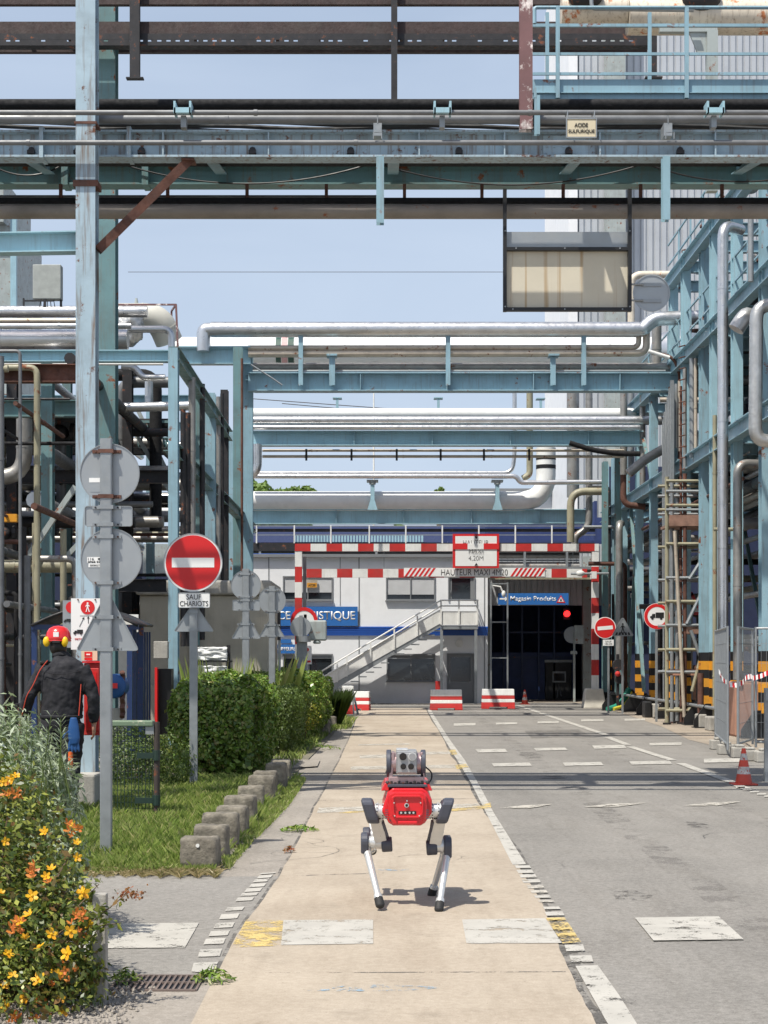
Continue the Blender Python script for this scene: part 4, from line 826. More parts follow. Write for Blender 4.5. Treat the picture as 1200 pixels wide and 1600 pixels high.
# power line and far tree
hp(200, 1400, 424.6, 425.4, 300, 'power_line', 'very thin power line crossing the open sky', M_darks, 0, cat='power line')
for k, (a, b) in enumerate(((622,640),(629,650),(778,797),(781,806))):
    pipe('power_line', 'faint distant power line between the pipe bridges, %s of four' % ('topmost','second','third','lowest')[k], [(WX(380+k*60,280),280+k,WZ(a,280)),(WX(900,280),280+k,WZ(b+20,280))], .07, M_darks, 0, 'distant power lines', n=6, cat='power line')
m = MB(); m.cyl((WX(584,150),150,0),(WX(584,150),150,WZ(600,150)),.12,8,.06); single(m, 'mast', M_white, 'slim white mast far behind the bridges', 'mast')
def tree(label, cx, ytop, Y, wpx, hpx, n=5000, m=M_tree):
    X = WX(cx,Y); zt = WZ(ytop,Y); R = wpx*Y/F/2; Hh = hpx*Y/F; t = T('tree', label, 'tree', (X, Y, 0))
    tr = MB(); tr.cyl((X,Y,0),(X,Y,zt-Hh*.5),.35,8,.15)
    for k in range(5): a = k*1.3; tr.cyl((X,Y,zt-Hh*.9),(X+math.cos(a)*R*.6,Y+math.sin(a)*R*.5,zt-Hh*.35),.14,6,.05)
    tr.build('trunk', M_bark, t)
    cl = [(RNG.normal(0,.45), RNG.normal(0,.4), RNG.uniform(.15,.95)) for _ in range(22)]; pts = []; ds = []
    for c in cl:
        k = n//22; d = RNG.normal(0,1,(k,3)); d /= np.linalg.norm(d,axis=1)[:,None]; rr = R*.33*(1-.5*abs(c[2]-.5))
        ctr = np.array([X+c[0]*R*(1.2-c[2]*.6), Y+c[1]*R, zt-Hh*(1-c[2])-rr*.4]); pts.append(ctr+d*rr*RNG.uniform(.7,1.1,(k,1))); ds.append(d)
    leafobj('crown', leaves(np.concatenate(pts), np.concatenate(ds), .42, .6), m, t)
tree('bright green tree crown above the third bridge at the left', 420, 752, 95, 150, 100)
tree('second green tree top beside the bright one over the fat white pipe', 466, 753, 98, 60, 70, 3000)
tree('lone small dark tree tip poking over the fat white pipe', 686, 762, 120, 22, 30, 900)
# ================================================================== OFFICE BUILDING
YO = 55.0
bd = T('office_building', 'white two storey prefab office with blue band, grey shutters and outside stairs', 'building', (WX(600,YO), YO, 0))
def fbox(m, x0, x1, y0, y1, d0, d1, Y=YO): m.box(WX(x0,Y), WX(x1,Y), Y+d0, Y+d1, WZ(y1,Y), WZ(y0,Y)); return m
XL, XR = 372, 762
wins = [(442,520,900,938),(603,680,900,938),(442,520,1022,1062),(604,680,1021,1067),(700,742,900,938),(698,742,1021,1100)]
# wall built round its openings
ys = [870, 900, 938, 1021.5, 1064.5, 1099.3]
m = MB(); cuts = {0: [], 1: [(442,520),(603,680),(700,742)], 2: [], 3: [(442,520),(604,680),(698,742)], 4: [(698,742)]}
for i in range(5):
    x = XL
    for a, b in cuts[i]+[(XR, None)]:
        fbox(m, x, a, ys[i], ys[i+1], 0, .12); x = b
wl = m.build('wall', M_fac, bd)
m = MB()
for x in (420, 561, 757): fbox(m, x-.8, x+.8, 870, 978, -.012, -.001); fbox(m, x-.8, x+.8, 994, 1099, -.012, -.001)
fbox(m, 531, 532, 870, 946, -.012, -.001); m.build('panel_joint', M_frame, bd)
m = MB(); fbox(m, XL, XR, 871, 1099, 6, 6.1); fbox(m, XR-1, XR, 871, 1099, .125, 6); m.build('rear_wall', M_fac, bd)
m = MB(); fbox(m, XL-3, XR, 866, 870.9, -.15, 6.2); m.build('roof', M_frame, bd)
m = MB()
fbox(m, XL, XR, 979, 993, -.03, -.001)
for k in range(5): fbox(m, XL, XR, 980+k*2.8, 981.6+k*2.8, -.055, -.031)
m.build('blue_band', M_bluestripe, bd)
def window(x0, x1, y0, y1, sh, kind='window'):
    f = MB(); t_ = 1.8
    for a in ((x0,x1,y0,y0+t_),(x0,x1,y1-t_,y1),(x0,x0+t_,y0+t_,y1-t_),(x1-t_,x1,y0+t_,y1-t_),((x0+x1)/2-.8,(x0+x1)/2+.8,y0+t_,y1-t_)): fbox(f, *a, -.04, .06)
    fbox(f, x0-1, x1+1, y1, y1+1.5, -.1, .02); fr = f.build('window', M_frame, bd)
    g = MB(); fbox(g, x0+t_, (x0+x1)/2-.8, y0+t_, y1-t_, .05, .07); fbox(g, (x0+x1)/2+.8, x1-t_, y0+t_, y1-t_, .05, .07); g.build('pane', M_glass, fr)
    if sh:
        s = MB(); n = int((sh-y0-t_)/1.6)
        for k in range(n): 
            ya = y0+t_+k*1.6; fbox(s, x0+t_+.2, x1-t_-.2, ya, ya+1.35, .0, .03)
        fbox(s, x0+t_+.2, x1-t_-.2, y0+t_, y0+t_+n*1.6, .031, .04); s.build('roller_shutter', M_shutter, fr)
    else:
        s = MB(); fbox(s, x0+t_, x1-t_, y0+t_, y0+7, .0, .03); s.build('shutter_box', M_frame, fr)
        c = MB()
        for q_ in range(2): fbox(c, x0+5+q_*36, x0+28+q_*36, y0+9, y0+11, .09, .1); fbox(c, x0+7+q_*30, x0+9+q_*30, y0+12, y0+22, .09, .1)
        c.build('interior_reflection', M_frame, fr)
window(442,520,900,938,926); window(603,680,900,938,930); window(442,520,1022,1064,0); window(604,680,1022,1064.4,0)
def door(x0, x1, y0, y1, gz):
    f = MB()
    for a in ((x0,x1,y0,y0+1.8),(x0,x0+2,y0+1.8,y1),(x1-2,x1,y0+1.8,y1)): fbox(f, *a, -.05, .07)
    d = f.build('door', M_frame, bd); l = MB()
    for a in ((x0+2,x1-2,y0+1.8,gz[2]),(x0+2,gz[0],gz[2],gz[3]),(gz[1],x1-2,gz[2],gz[3]),(x0+2,x1-2,gz[3],y1)): fbox(l, *a, .0, .05)
    l.build('leaf', M_frame, d); g = MB(); fbox(g, gz[0], gz[1], gz[2], gz[3], .02, .03); g.build('pane', M_glass, d)
    h = MB(); fbox(h, x0+3.2, x0+4.4, (y0+y1)/2+3, (y0+y1)/2+8, -.05, -.001); h.build('handle', M_galv, d)
door(700,742,900,938+37,(707,735,905,936)) if False else door(700,742,900,938,(706,735,904,936))
door(698,742,1021,1099.2,(704,735,1027,1065))
m = MB(); m.disc((WX(717.5,YO), YO-.001, WZ(1005,YO)), .13, -.08, 20); m.build('bulkhead_lamp', M_white, bd, smooth=True)
# big sign
m = MB(); fbox(m, 372, 559, 948, 978, -.10, -.06); sg = m.build('name_board', M_navy, bd)
text('SERVICE LOGISTIQUE', WX(474,YO), WZ(963,YO), YO-.105, 162*YO/F, 15.5*YO/F, M_letter, sg, bold=.012)
m = MB(); fbox(m, 418, 464, 1007, 1021, -.08, -.05); sg = m.build('small_board', M_navy, bd); text('CHAUFFEURS', WX(442,YO), WZ(1014,YO), YO-.084, 42*YO/F, 5.5*YO/F, M_letter, sg, bold=.02)
m = MB(); fbox(m, 438, 455, 999, 1005, -.06, -.03); m.build('small_board', M_navy, bd)
m = MB(); fbox(m, 479, 496, 906, 919, -.08, -.05); sg = m.build('notice', M_beigep, bd); m = MB(); fbox(m, 480, 495, 911, 918, -.087, -.081); m.build('ochre_panel', M_yellow, sg)
text('ACCES', WX(487.5,YO), WZ(914.5,YO), YO-.092, 11*YO/F, 3.5*YO/F, M_ink, sg, bold=.02)
# stairs
ST = T('outside_staircase', 'white steel staircase with solid sides rising to the upper door of the office', 'staircase', (WX(600,YO), YO-1.2, 0))
Ya = YO-1.35; Yb2 = YO-.08
def sx(x): return WX(x, Ya)
def sz(y): return WZ(y, Ya)
for nm, yy in (('stringer', Ya), ('stringer', YO-.25)):
    m = MB(); m.prism([(sx(500),.02),(sx(512),.02),(sx(528),sz(1074)),(sx(690),sz(979)),(sx(690),sz(971)),(sx(524),sz(1066)),(sx(500),sz(1080))], yy, yy+.03); m.build(nm, M_galv, ST)
m = MB(); m.prism([(sx(505),sz(1077)),(sx(690),sz(973)),(sx(690),sz(951)),(sx(512),sz(1052))], Ya-.02, Ya-.005); m.build('side_panel', M_white, ST)
m = MB(); n = 15
for i in range(n):
    x = 512+(690-512)*i/n; y = 1086+(977-1086)*i/n; m.box(sx(x), sx(x+13), Ya+.03, YO-.26, sz(y)-.03, sz(y))
m.build('tread', M_galv, ST)
m = MB(); m.box(sx(690), sx(747), Ya, YO-.06, sz(983), sz(977)); m.build('landing', M_galv, ST)
m = MB(); m.box(sx(690), sx(747), Ya-.02, Ya-.005, sz(976.5), sz(955)); m.box(sx(747), sx(747)+.015, Ya, YO-.1, sz(976.5), sz(955)); m.build('landing_panel', M_white, ST)
for x, yb, yt in ((505,1078,1053),(527,1066,1035) ,(542,1057,1025),(579,1036,1004),(616,1015,983),(652,994,962),(689,976,937),(717,976,937),(746,976,937)):
    m = MB(); m.bar((sx(x), Ya-.04, sz(yb)), (sx(x), Ya-.04, sz(yt)), .05); m.build('baluster', M_white, ST)
for dy in (0, 11):
    m = MB(); m.tube([(sx(502),Ya-.04,sz(1049+dy)),(sx(689),Ya-.04,sz(938+dy*.8)),(sx(747),Ya-.04,sz(938+dy*.8)),(sx(747),YO-.1,sz(938+dy*.8))], .025, 8); m.build('handrail', M_white, ST)
for x in (690, 743.5):
    m = MB(); m.bar((sx(x), Ya+.06, .02), (sx(x), Ya+.06, sz(983)), .09); m.build('post', M_galv, ST)
m = MB(); m.box(sx(681), sx(690), Ya+.3, Ya+.6, .02, .75); single(m, 'fire_extinguisher_box', M_red, 'small red box standing at the foot of the staircase post', 'box')
# ================================================================== WAREHOUSE with the Magasin Produits opening
YW = 58.0
wh = T('warehouse', 'grey corrugated warehouse with a dark open bay under the Magasin Produits board', 'building', (WX(840,YW), YW, 0))
def corr(m, x0, x1, Y, z0, z1, pitch=.2, d=.04):
    n = int((x1-x0)/pitch); pr = []
    for i in range(n):
        a = x0+i*pitch; pr += [(a, 0), (a+pitch*.62, 0), (a+pitch*.7, d), (a+pitch*.92, d)]
    pr.append((x0+n*pitch, 0)); k = len(pr)
    m.add([(a, Y+b, z0) for a, b in pr]+[(a, Y+b, z1) for a, b in pr], [(i, i+1, k+i+1, k+i) for i in range(k-1)]); return m
m = corr(MB(), WX(760,YW), WX(1010,YW), YW, WZ(946,YW), WZ(850,YW)); m.build('cladding', M_corr, wh)
m = MB(); m.box(WX(764,YW), WX(1000,YW), YW-2.6, YW-.01, WZ(896,YW), WZ(892,YW)); m.build('shade_canopy', M_frame, wh)  # overhang added to shade the cladding and bay, hidden behind the gantry bars
m = MB(); m.box(WX(760,YW), WX(766,YW), YW-.01, YW+.2, 0, WZ(946,YW)); m.build('jamb', M_pale, wh); m = MB(); m.box(WX(910,YW), WX(926,YW), YW-.25, YW+.2, 0, WZ(870,YW)); m.build('jamb', M_pale, wh)
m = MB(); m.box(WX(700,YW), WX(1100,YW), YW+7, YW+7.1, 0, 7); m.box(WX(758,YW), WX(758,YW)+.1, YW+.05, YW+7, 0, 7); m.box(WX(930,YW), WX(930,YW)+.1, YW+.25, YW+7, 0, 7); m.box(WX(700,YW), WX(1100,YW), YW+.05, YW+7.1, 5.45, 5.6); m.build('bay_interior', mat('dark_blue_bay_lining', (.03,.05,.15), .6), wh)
m = MB()
for x in (787, 816, 842, 866): m.box(WX(x,YW+2)-.03, WX(x,YW+2)+.03, YW+2, YW+2.06, 0, 4)
for z in (1.5, 2.4): m.box(WX(790,YW+2), WX(900,YW+2), YW+2.07, YW+2.12, z, z+.06)
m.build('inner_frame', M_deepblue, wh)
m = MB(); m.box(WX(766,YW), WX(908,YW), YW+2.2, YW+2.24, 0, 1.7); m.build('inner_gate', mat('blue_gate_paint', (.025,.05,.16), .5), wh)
YM = YW-2.55
m = MB(); m.box(WX(778,YM), WX(888,YM), YM-.08, YM-.02, WZ(945,YM), WZ(927,YM)); sg = m.build('name_board', M_navy, wh)
text('Magasin Produits', WX(833,YM), WZ(936.5,YM), YM-.085, 71*YM/F, 9.5*YM/F, M_letter, sg, bold=.008)
m = MB(); X, Z = WX(786,YM), WZ(936,YM); m.prism([(X-.12,Z-.02),(X+.06,Z-.02),(X+.06,Z-.08),(X+.16,Z+.01),(X+.06,Z+.08),(X+.06,Z+.03),(X-.12,Z+.03)], YM-.087, YM-.082); m.build('arrow', M_letter, sg)
def tri(m, cx, cz, w_, h_, y0, y1): m.prism([(cx-w_/2, cz-h_/2), (cx+w_/2, cz-h_/2), (cx, cz+h_/2)], y0, y1); return m
X = WX(876,YM); tri(MB(), X, Z, .30, .26, YM-.088, YM-.082).build('warning_triangle', M_redsign, sg); tri(MB(), X, Z-.012, .19, .16, YM-.092, YM-.089).build('warning_triangle', M_board, sg)
m = MB(); m.box(X-.03,X+.03,YM-.096,YM-.093,Z-.07,Z-.03); m.ball((X,YM-.094,Z-.005),.022,8,6,(1,.2,1)); m.build('pictogram', M_ink, sg)
t = T('signal_lamp', 'lit red signal lamp in the dark bay under the Magasin Produits board', 'lamp', (WX(886,57.5), 57.5, WZ(966,57.5)))
m = MB(); m.cyl((WX(886,57.5),57.6,WZ(959,57.5)),(WX(886,57.5),57.45,WZ(959,57.5)),.105,20); m.build('lens', M_redlamp, t, smooth=True)
m = MB(); m.box(WX(881,57.5),WX(891,57.5),57.62,57.8,WZ(968,57.5),WZ(951,57.5)); m.cyl((WX(886,57.5),57.7,WZ(951,57.5)),(WX(886,57.5),57.7,WZ(940,57.5)),.03,8); m.build('housing', M_black, t)
Y = 60.; t = T('machine_cabinet', 'dark machine cabinet with a small grey screen inside the warehouse bay', 'machine', (WX(873,Y),Y,0))
m = MB(); m.box(WX(852,Y),WX(893,Y),Y,Y+.6,0,WZ(1035,Y)); m.build('cabinet', M_black, t, bevel=.02)
m = MB(); m.box(WX(851,Y),WX(894,Y),Y-.04,Y-.001,WZ(1035,Y),WZ(1031,Y)); m.build('top_rail', M_galv, t)
m = MB(); m.box(WX(863,Y),WX(884,Y),Y-.06,Y-.041,WZ(1066,Y),WZ(1049,Y)); s_ = m.build('screen', M_galv, t); m = MB(); m.box(WX(865,Y),WX(882,Y),Y-.07,Y-.061,WZ(1064,Y),WZ(1052,Y)); m.build('glass', M_glass, s_)
m = MB(); m.tube([(WX(870,Y),Y-.07,WZ(1090,Y)),(WX(873,Y),Y-.07,WZ(1070,Y)),(WX(877,Y),Y-.07,WZ(1088,Y))],.02,6); m.build('hose', M_galv, t)
Y = 57.0; t = roundback('round_sign', 'grey back of a round sign beside a white box in the warehouse bay', 894, 992, 13, Y)
m = MB(); m.box(WX(897,Y),WX(911,Y),Y-.15,Y-.02,WZ(1006,Y),WZ(977,Y)); m.bar((WX(897,Y),Y-.03,0),(WX(897,Y),Y-.03,WZ(985,Y)),.07); m.box(WX(891,Y),WX(901,Y),Y-.12,Y-.06,WZ(1022,Y),WZ(1017,Y)); single(m, 'switch_box', M_pale, 'pale box and post fixed beside the round sign back in the bay', 'box')
Y = 54.2; t = T('door_guard_frame', 'thin galvanised pipe frame in front of the left edge of the warehouse bay', 'guard rail', (WX(780,Y),Y,0))
m = MB()
for x in (767, 793): m.bar((WX(x,Y),Y,.02),(WX(x,Y),Y,WZ(910,Y)),.05)
for y in (912, 972, 1028): m.bar((WX(767,Y),Y,WZ(y,Y)),(WX(793,Y),Y,WZ(y,Y)),.04)
m.build('frame', M_galv, t)
t = T('wall_lamp', 'white bracket lamp above the left end of the Magasin Produits board', 'lamp', (WX(782,Y),Y,WZ(917,Y)))
m = MB(); m.tube([(WX(770,Y),Y,WZ(915,Y)),(WX(782,Y),Y,WZ(917,Y)),(WX(786,Y),Y,WZ(926,Y))],.03,8); m.build('arm', M_white, t); m = MB(); m.ball((WX(787,Y),Y,WZ(928,Y)),.07,12,8,(1,1,1.6)); m.build('bulb', M_white, t, smooth=True)
# ================================================================== service gallery above the office
YG = 55.6
t = T('service_gallery', 'dark pipe gallery with white posted railing between the third bridge and the gantry', 'gallery', (WX(640,YG),YG,WZ(900,YG)))
m = MB(); m.box(WX(380,YG),WX(930,YG),YG,YG+1.2,WZ(861,YG),WZ(848,YG)); m.build('deck', M_darks, t)
m = MB(); m.box(WX(380,YG),WX(930,YG),YG+.02,YG+.06,WZ(831,YG),WZ(826,YG)); m.build('upper_rail', M_darks, t)
m = MB(); m.bar((WX(380,YG),YG-.03,WZ(836,YG)),(WX(930,YG),YG-.03,WZ(836,YG)),.03); m.bar((WX(380,YG),YG-.03,WZ(822,YG)),(WX(930,YG),YG-.03,WZ(822,YG)),.03); m.build('mid_rail', M_galv, t)
for x in (401, 460, 517, 577, 634, 691, 748, 805, 862): m = MB(); m.bar((WX(x,YG),YG-.05,WZ(849,YG)),(WX(x,YG),YG-.05,WZ(821,YG)),.045); m.build('railing_post', M_white, t)
for x in (406, 588, 709, 820, 886): m = MB(); m.ibeam((WX(x,YG),YG+.05,WZ(905,YG)),(WX(x,YG),YG+.05,WZ(861,YG)),.08,.08,.01,.01,up=(0,1,0)); m.build('hanger', M_galv, t)
m = MB(); m.box(WX(395,YG),WX(930,YG),YG-.1,YG-.06,WZ(905.5,YG),WZ(893,YG)); m.build('fascia', M_khaki, t)
for a, b, l, mm in ((864,873,'upper brown grey pipe under the gallery deck behind the gantry',M_silverd),(874,877,'pale thin pipe between the two brown grey ones behind the gantry',M_galv),(878,893,'lower thick brown grey pipe behind the gantry bars',M_silverd)):
    hp(395, 905, a, b, YG+.3, 'pipe', l, mm, 1.5)
hp(395, 470, 865, 868, YG-.2, 'blue_cable', 'short bright blue cables at the left end of the gallery behind the gantry', M_bluestripe, 0, cat='cable'); hp(395, 470, 870, 872, YG-.2, 'blue_cable', 'thin blue cable just below the short bright blue ones at the gallery', M_bluestripe, 0, cat='cable')
m = MB(); Y = YG-.3; m.box(WX(640,Y),WX(668,Y),Y,Y+.03,WZ(887,Y),WZ(873,Y)); t = T('pipe_label', 'small purple AMMONIAC label with arrow on the pipe behind the gantry', 'label', (WX(654,Y),Y,WZ(887,Y))); m.build('plate', M_purple, t)
text('AMMONIAC', WX(654,Y), WZ(877.5,Y), Y-.004, 24*Y/F, 4.5*Y/F, M_letter, t, bold=.02); m = MB(); m.box(WX(648,Y),WX(662,Y),Y-.006,Y-.002,WZ(883.4,Y),WZ(882.6,Y)); m.prism([(WX(662,Y),WZ(885,Y)),(WX(662,Y),WZ(881,Y)),(WX(665,Y),WZ(883,Y))],Y-.006,Y-.002); m.build('arrow', M_letter, t)
# roofs behind
YR = 75.
t = T('blue_roofed_hall', 'long low hall with a blue roof seen between the gallery railings', 'building', (WX(600,YR),YR,0))
m = MB(); m.box(WX(-400,YR),WX(760,YR),YR,YR+20,0,WZ(850,YR)); m.build('wall', M_pale, t)
m = MB(); m.add([(WX(300,YR),YR-.3,WZ(848,YR)),(WX(880,YR),YR-.3,WZ(848,YR)),(WX(740,YR),YR+12,WZ(826,YR)+1.1),(WX(300,YR),YR+12,WZ(815,YR)+.8),(WX(300,YR),YR-.3,WZ(852,YR)),(WX(880,YR),YR-.3,WZ(852,YR))],[(0,1,2,3),(4,5,1,0)]); m.build('roof', M_roofb, t)
m = MB()
for k in range(44): x = 460+k*4.6; m.box(WX(x,YR),WX(x+3,YR),YR-.5,YR-.35,WZ(848,YR),WZ(838,YR))
m.build('glazing_strip', M_blueclean, t)
t = T('grey_hall', 'grey industrial hall with shed roof beyond the white main pipe at the right', 'building', (WX(880,90),90,0))
m = MB(); m.box(WX(740,90),WX(1250,90),90,110,0,WZ(772,90)); m.build('wall', M_corr, t); m = MB(); m.box(WX(735,90),WX(1255,90),89.7,110.2,WZ(772,90)+.01,WZ(764,90)); m.build('roof', M_frame, t)
m = MB()
for k in range(40): m.ball((WX(400+k*13,140)+random.uniform(-1,1),140+random.uniform(-6,6),WZ(842,140)+random.uniform(-.8,.8)),2.4,8,5,(1,1,.8))
# dark hedge line far away as leaves
pts = np.stack([RNG.uniform(WX(300,130),WX(900,130),9000),RNG.uniform(126,134,9000),RNG.uniform(4,WZ(818,130),9000)],1); pts[:,2]*=.86+.1*np.sin(pts[:,0]*.7)+.05*np.sin(pts[:,0]*1.9)
o = leafobj('far_wood', leaves(pts,np.tile([0,-.5,.6],(9000,1)),.9,.7,.6), M_tree); tag(o, 'dark far off line of trees behind the blue roofed hall', 'trees', kind='stuff')
# ================================================================== HEIGHT GANTRY
YH = 49.5
gt = T('height_gantry', 'red and white striped height limit gantry over the road', 'gantry', (WX(698,YH),YH,0))
def hx(x): return WX(x,YH)
def hz(y): return WZ(y,YH)
def stops_(a, b, seg): 
    o = []; x = a
    while x < b-.5: o.append(x); x += seg
    return o+[b]
def striped_h(parent, x0, x1, y0, y1, seg, first_red, d0, d1, nm):
    z0, z1 = hz(y1), hz(y0); striped(nm, parent, [M_red, M_white], [(YH+d0,z0),(YH+d1,z0),(YH+d1,z1),(YH+d0,z1)], [hx(x) for x in stops_(x0,x1,seg)], 'x', None, 0 if first_red else 1)
def striped_v(parent, x0, x1, y0, y1, seg, first_red, d0, d1, nm):
    a, b = hx(x0), hx(x1); striped(nm, parent, [M_red, M_white], [(a,YH+d0),(b,YH+d0),(b,YH+d1),(a,YH+d1)], [hz(y) for y in stops_(y0,y1,seg)], 'z', None, 0 if first_red else 1)
striped_h(gt, 461, 935, 850, 861.4, 24.6, True, -.11, .11, 'top_bar')
striped_v(gt, 461, 472, 861.5, 1103, 24.2, False, -.10, .10, 'post')
striped_v(gt, 924.5, 935, 861.5, 1076, 24.2, False, -.10, .10, 'post')
hb = T('hanging_height_bar', 'lower red and white bar hanging under the gantry on thin chains', 'height bar', (WX(698,YH),YH,hz(903)))
striped_h(hb, 479, 917, 889, 902.5, 23.9, True, -.06, .06, 'bar')
m = MB()
for x in (708, 779, 600, 895): m.bar((hx(x),YH-.02,hz(889)),(hx(x),YH-.02,hz(861)),.014)
m.build('chain', M_galv, hb)
# lettered strip on the bar
m = MB(); m.box(hx(631), hx(851), YH-.085, YH-.062, hz(901), hz(887.5)); st = m.build('lettered_strip', M_board, hb)
m = MB()
for a, b in ((632,682),(797,849)):
    k = a
    while k < b-4: 
        d = 9 if True else 0; m.prism([(hx(k),hz(900.8)),(hx(k+3.6),hz(900.8)),(hx(k+3.6+d),hz(887.8)),(hx(k+d),hz(887.8))], YH-.09, YH-.086) if k+3.6+d < b+4 else None; k += 7.2
m.build('slanted_stripes', M_redsign, st)
text('HAUTEUR MAXI 4M20', hx(741), hz(894.5), YH-.09, 104*YH/F, 9.5*YH/F, M_faded, st, bold=-.004)
# centre board
m = MB(); m.box(hx(707), hx(779), YH-.20, YH-.165, hz(888), hz(835)); cb = m.build('height_board', M_redsign, gt)
m = MB(); m.box(hx(711), hx(775.5), YH-.206, YH-.2, hz(885), hz(838.5)); m.build('white_field', M_board, cb)
text('HAUTEUR', hx(743), hz(849), YH-.21, 40*YH/F, 8*YH/F, M_faded, cb, bold=-.01); text('MAXI', hx(743), hz(862), YH-.23, 22*YH/F, 7*YH/F, M_faded, cb, bold=-.01); text('4,20M', hx(743), hz(873.5), YH-.21, 23*YH/F, 8*YH/F, M_faded, cb, bold=-.01)
striped('crossing_band', cb, [M_redsign, M_board], [(YH-.225,hz(859)),(YH-.207,hz(859)),(YH-.207,hz(850)),(YH-.225,hz(850))], [hx(707),hx(730),hx(755),hx(779)], 'x', None)
m = MB()
for y, s in ((839,-1),(884,1)): m.prism([(hx(741),hz(y)),(hx(746),hz(y)),(hx(743.5),hz(y-s*4))], YH-.23, YH-.2)
m.build('clip', M_ink, cb)
m = MB(); Y = YH; x0, x1 = WX(910,Y), WX(945,Y); z1 = WZ(1076,Y)
vs = [(x0,Y-.35,.0),(x1,Y-.35,.0),(x1,Y+.35,.0),(x0,Y+.35,.0),(x0+.08,Y-.27,z1),(x1-.08,Y-.27,z1),(x1-.08,Y+.27,z1),(x0+.08,Y+.27,z1)]
m.add(vs, [(0,3,2,1),(4,5,6,7),(0,1,5,4),(1,2,6,5),(2,3,7,6),(3,0,4,7)]); m.build('footing', M_concl, gt, bevel=.03)
m = MB(); m.ibeam((WX(476,YH+.3),YH+.3,0),(WX(476,YH+.3),YH+.3,hz(866)),.1,.1,.01,.01); m.build('support_post', M_galv, gt)
Y = YH-.5; t = T('lifting_barrier', 'short white horizontal arm with rounded knob at the right gantry post', 'barrier', (WX(920,Y),Y,WZ(900,Y)))
m = MB(); m.cyl((WX(892,Y),Y,WZ(896.5,Y)),(WX(951,Y),Y,WZ(896,Y)),.035,10); m.build('arm', M_galv, t); m = MB(); m.ball((WX(907,Y),Y,WZ(896,Y)),.10,14,8,(1.3,.8,.9)); m.build('knob', M_white, t, smooth=True)
m = MB(); m.box(WX(924,Y),WX(932,Y),Y-.05,Y+.3,WZ(904,Y),WZ(893,Y)); m.build('bracket', M_white, t)
# striped barrier blocks
def barrier(label, cx, by, wp, hp_, yaw=0, first=None, Y=None):
    Y = Y or G(cx, by).y; W_, H_ = wp*Y/F, hp_*Y/F; t = T('striped_barrier', label, 'barrier', (WX(cx,Y),Y+.25,0.004), 'red and white barrier blocks', local=True)
    def taper(z0, z1, g=0): a = W_/2*(1-.05*z0/H_); b = W_/2*(1-.05*z1/H_); d0 = .25*(1-.4*z0/H_); d1 = .25*(1-.4*z1/H_); return [(-a,-d0,z0),(a,-d0,z0),(a,d0,z0),(-a,d0,z0),(-b,-d1,z1),(b,-d1,z1),(b,d1,z1),(-b,d1,z1)]
    fc = [(0,3,2,1),(4,5,6,7),(0,1,5,4),(1,2,6,5),(2,3,7,6),(3,0,4,7)]
    r = MB(); w_ = MB()
    for k, (a, b) in enumerate(((.10,.33),(.33,.5),(.5,.68),(.68,1.0)) if True else ()): (r if k in (0,2) else w_).add(taper(a*H_, b*H_), fc)
    for s in (-1, 1): r.box(s*W_/2-(.0 if s<0 else .22), s*W_/2+(.22 if s<0 else 0), -.25, .25, 0, .1*H_)
    r.build('red_body', M_red, t, bevel=.01); w_.build('white_bands', M_white, t, bevel=.01); t.rotation_euler[2] = yaw; return t
barrier('red and white striped concrete barrier left of the pair before the office door', 697.5, 1110, 51, 32)
barrier('red and white striped concrete barrier right of the pair, under the warehouse bay', 779, 1108, 52, 31)
barrier('striped barrier block turned end on at the lane edge beside the third hedge', 543, 1118, 18, 44, .1, Y=44)
barrier('striped barrier block behind the one turned end on by the third hedge', 563, 1103, 30, 30, -.1, Y=47)
m = MB(); Y = 44; m.bar((WX(553,Y),Y-.3,.01),(WX(551,Y),Y-.3,WZ(1077,Y)),.04); m.bar((WX(560,Y),Y-.5,.01),(WX(551,Y),Y-.3,WZ(1077,Y)),.04); single(m, 'leaning_stakes', M_galv, 'two thin stakes leaning together at the striped barriers by the hedge', 'stakes')
# small cone inside the bay entrance
def cone(name, label, cx, by, hpx, Y=None):
    g = G(cx, by) if Y is None else Vector((WX(cx,Y),Y,0)); Y = g.y; H_ = hpx*Y/F; t = T(name, label, 'traffic cone', (g.x,Y,.006))
    m = MB(); s = H_*.33; m.box(g.x-s,g.x+s,Y-s,Y+s,.006,.006+H_*.05); m.build('base', M_cone, t, bevel=.008)
    def rr(f): return H_*(.24-.19*f)
    m = MB(); m.lathe((g.x,Y,.006),[(rr(a),a*H_) for a in (.05,.30,.5,.68,.86,1.0)]+[(rr(1)*.6,H_),(rr(1)*.6,H_*.9)],28); o = m.build('body', M_cone, t, smooth=True, sharp=60)
    o.data.materials.append(MATS['band']); o.data.polygons.foreach_set('material_index', [1 if (i//28) in (1,3) else 0 for i in range(len(o.data.polygons))]); return t
MATS['band'] = mat('scuffed_reflective_band', (.50,.49,.46), .4, var=.2, vs=20, rust=.5, rs=22, rustcol=(.22,.03,.02))
cone('traffic_cone', 'faded red and white traffic cone on the road before the fence panels', 1162, 1227, 57)
cone('traffic_cone', 'tiny distant traffic cone at the mouth of the warehouse bay', 820, 1101, 23, 53.5)
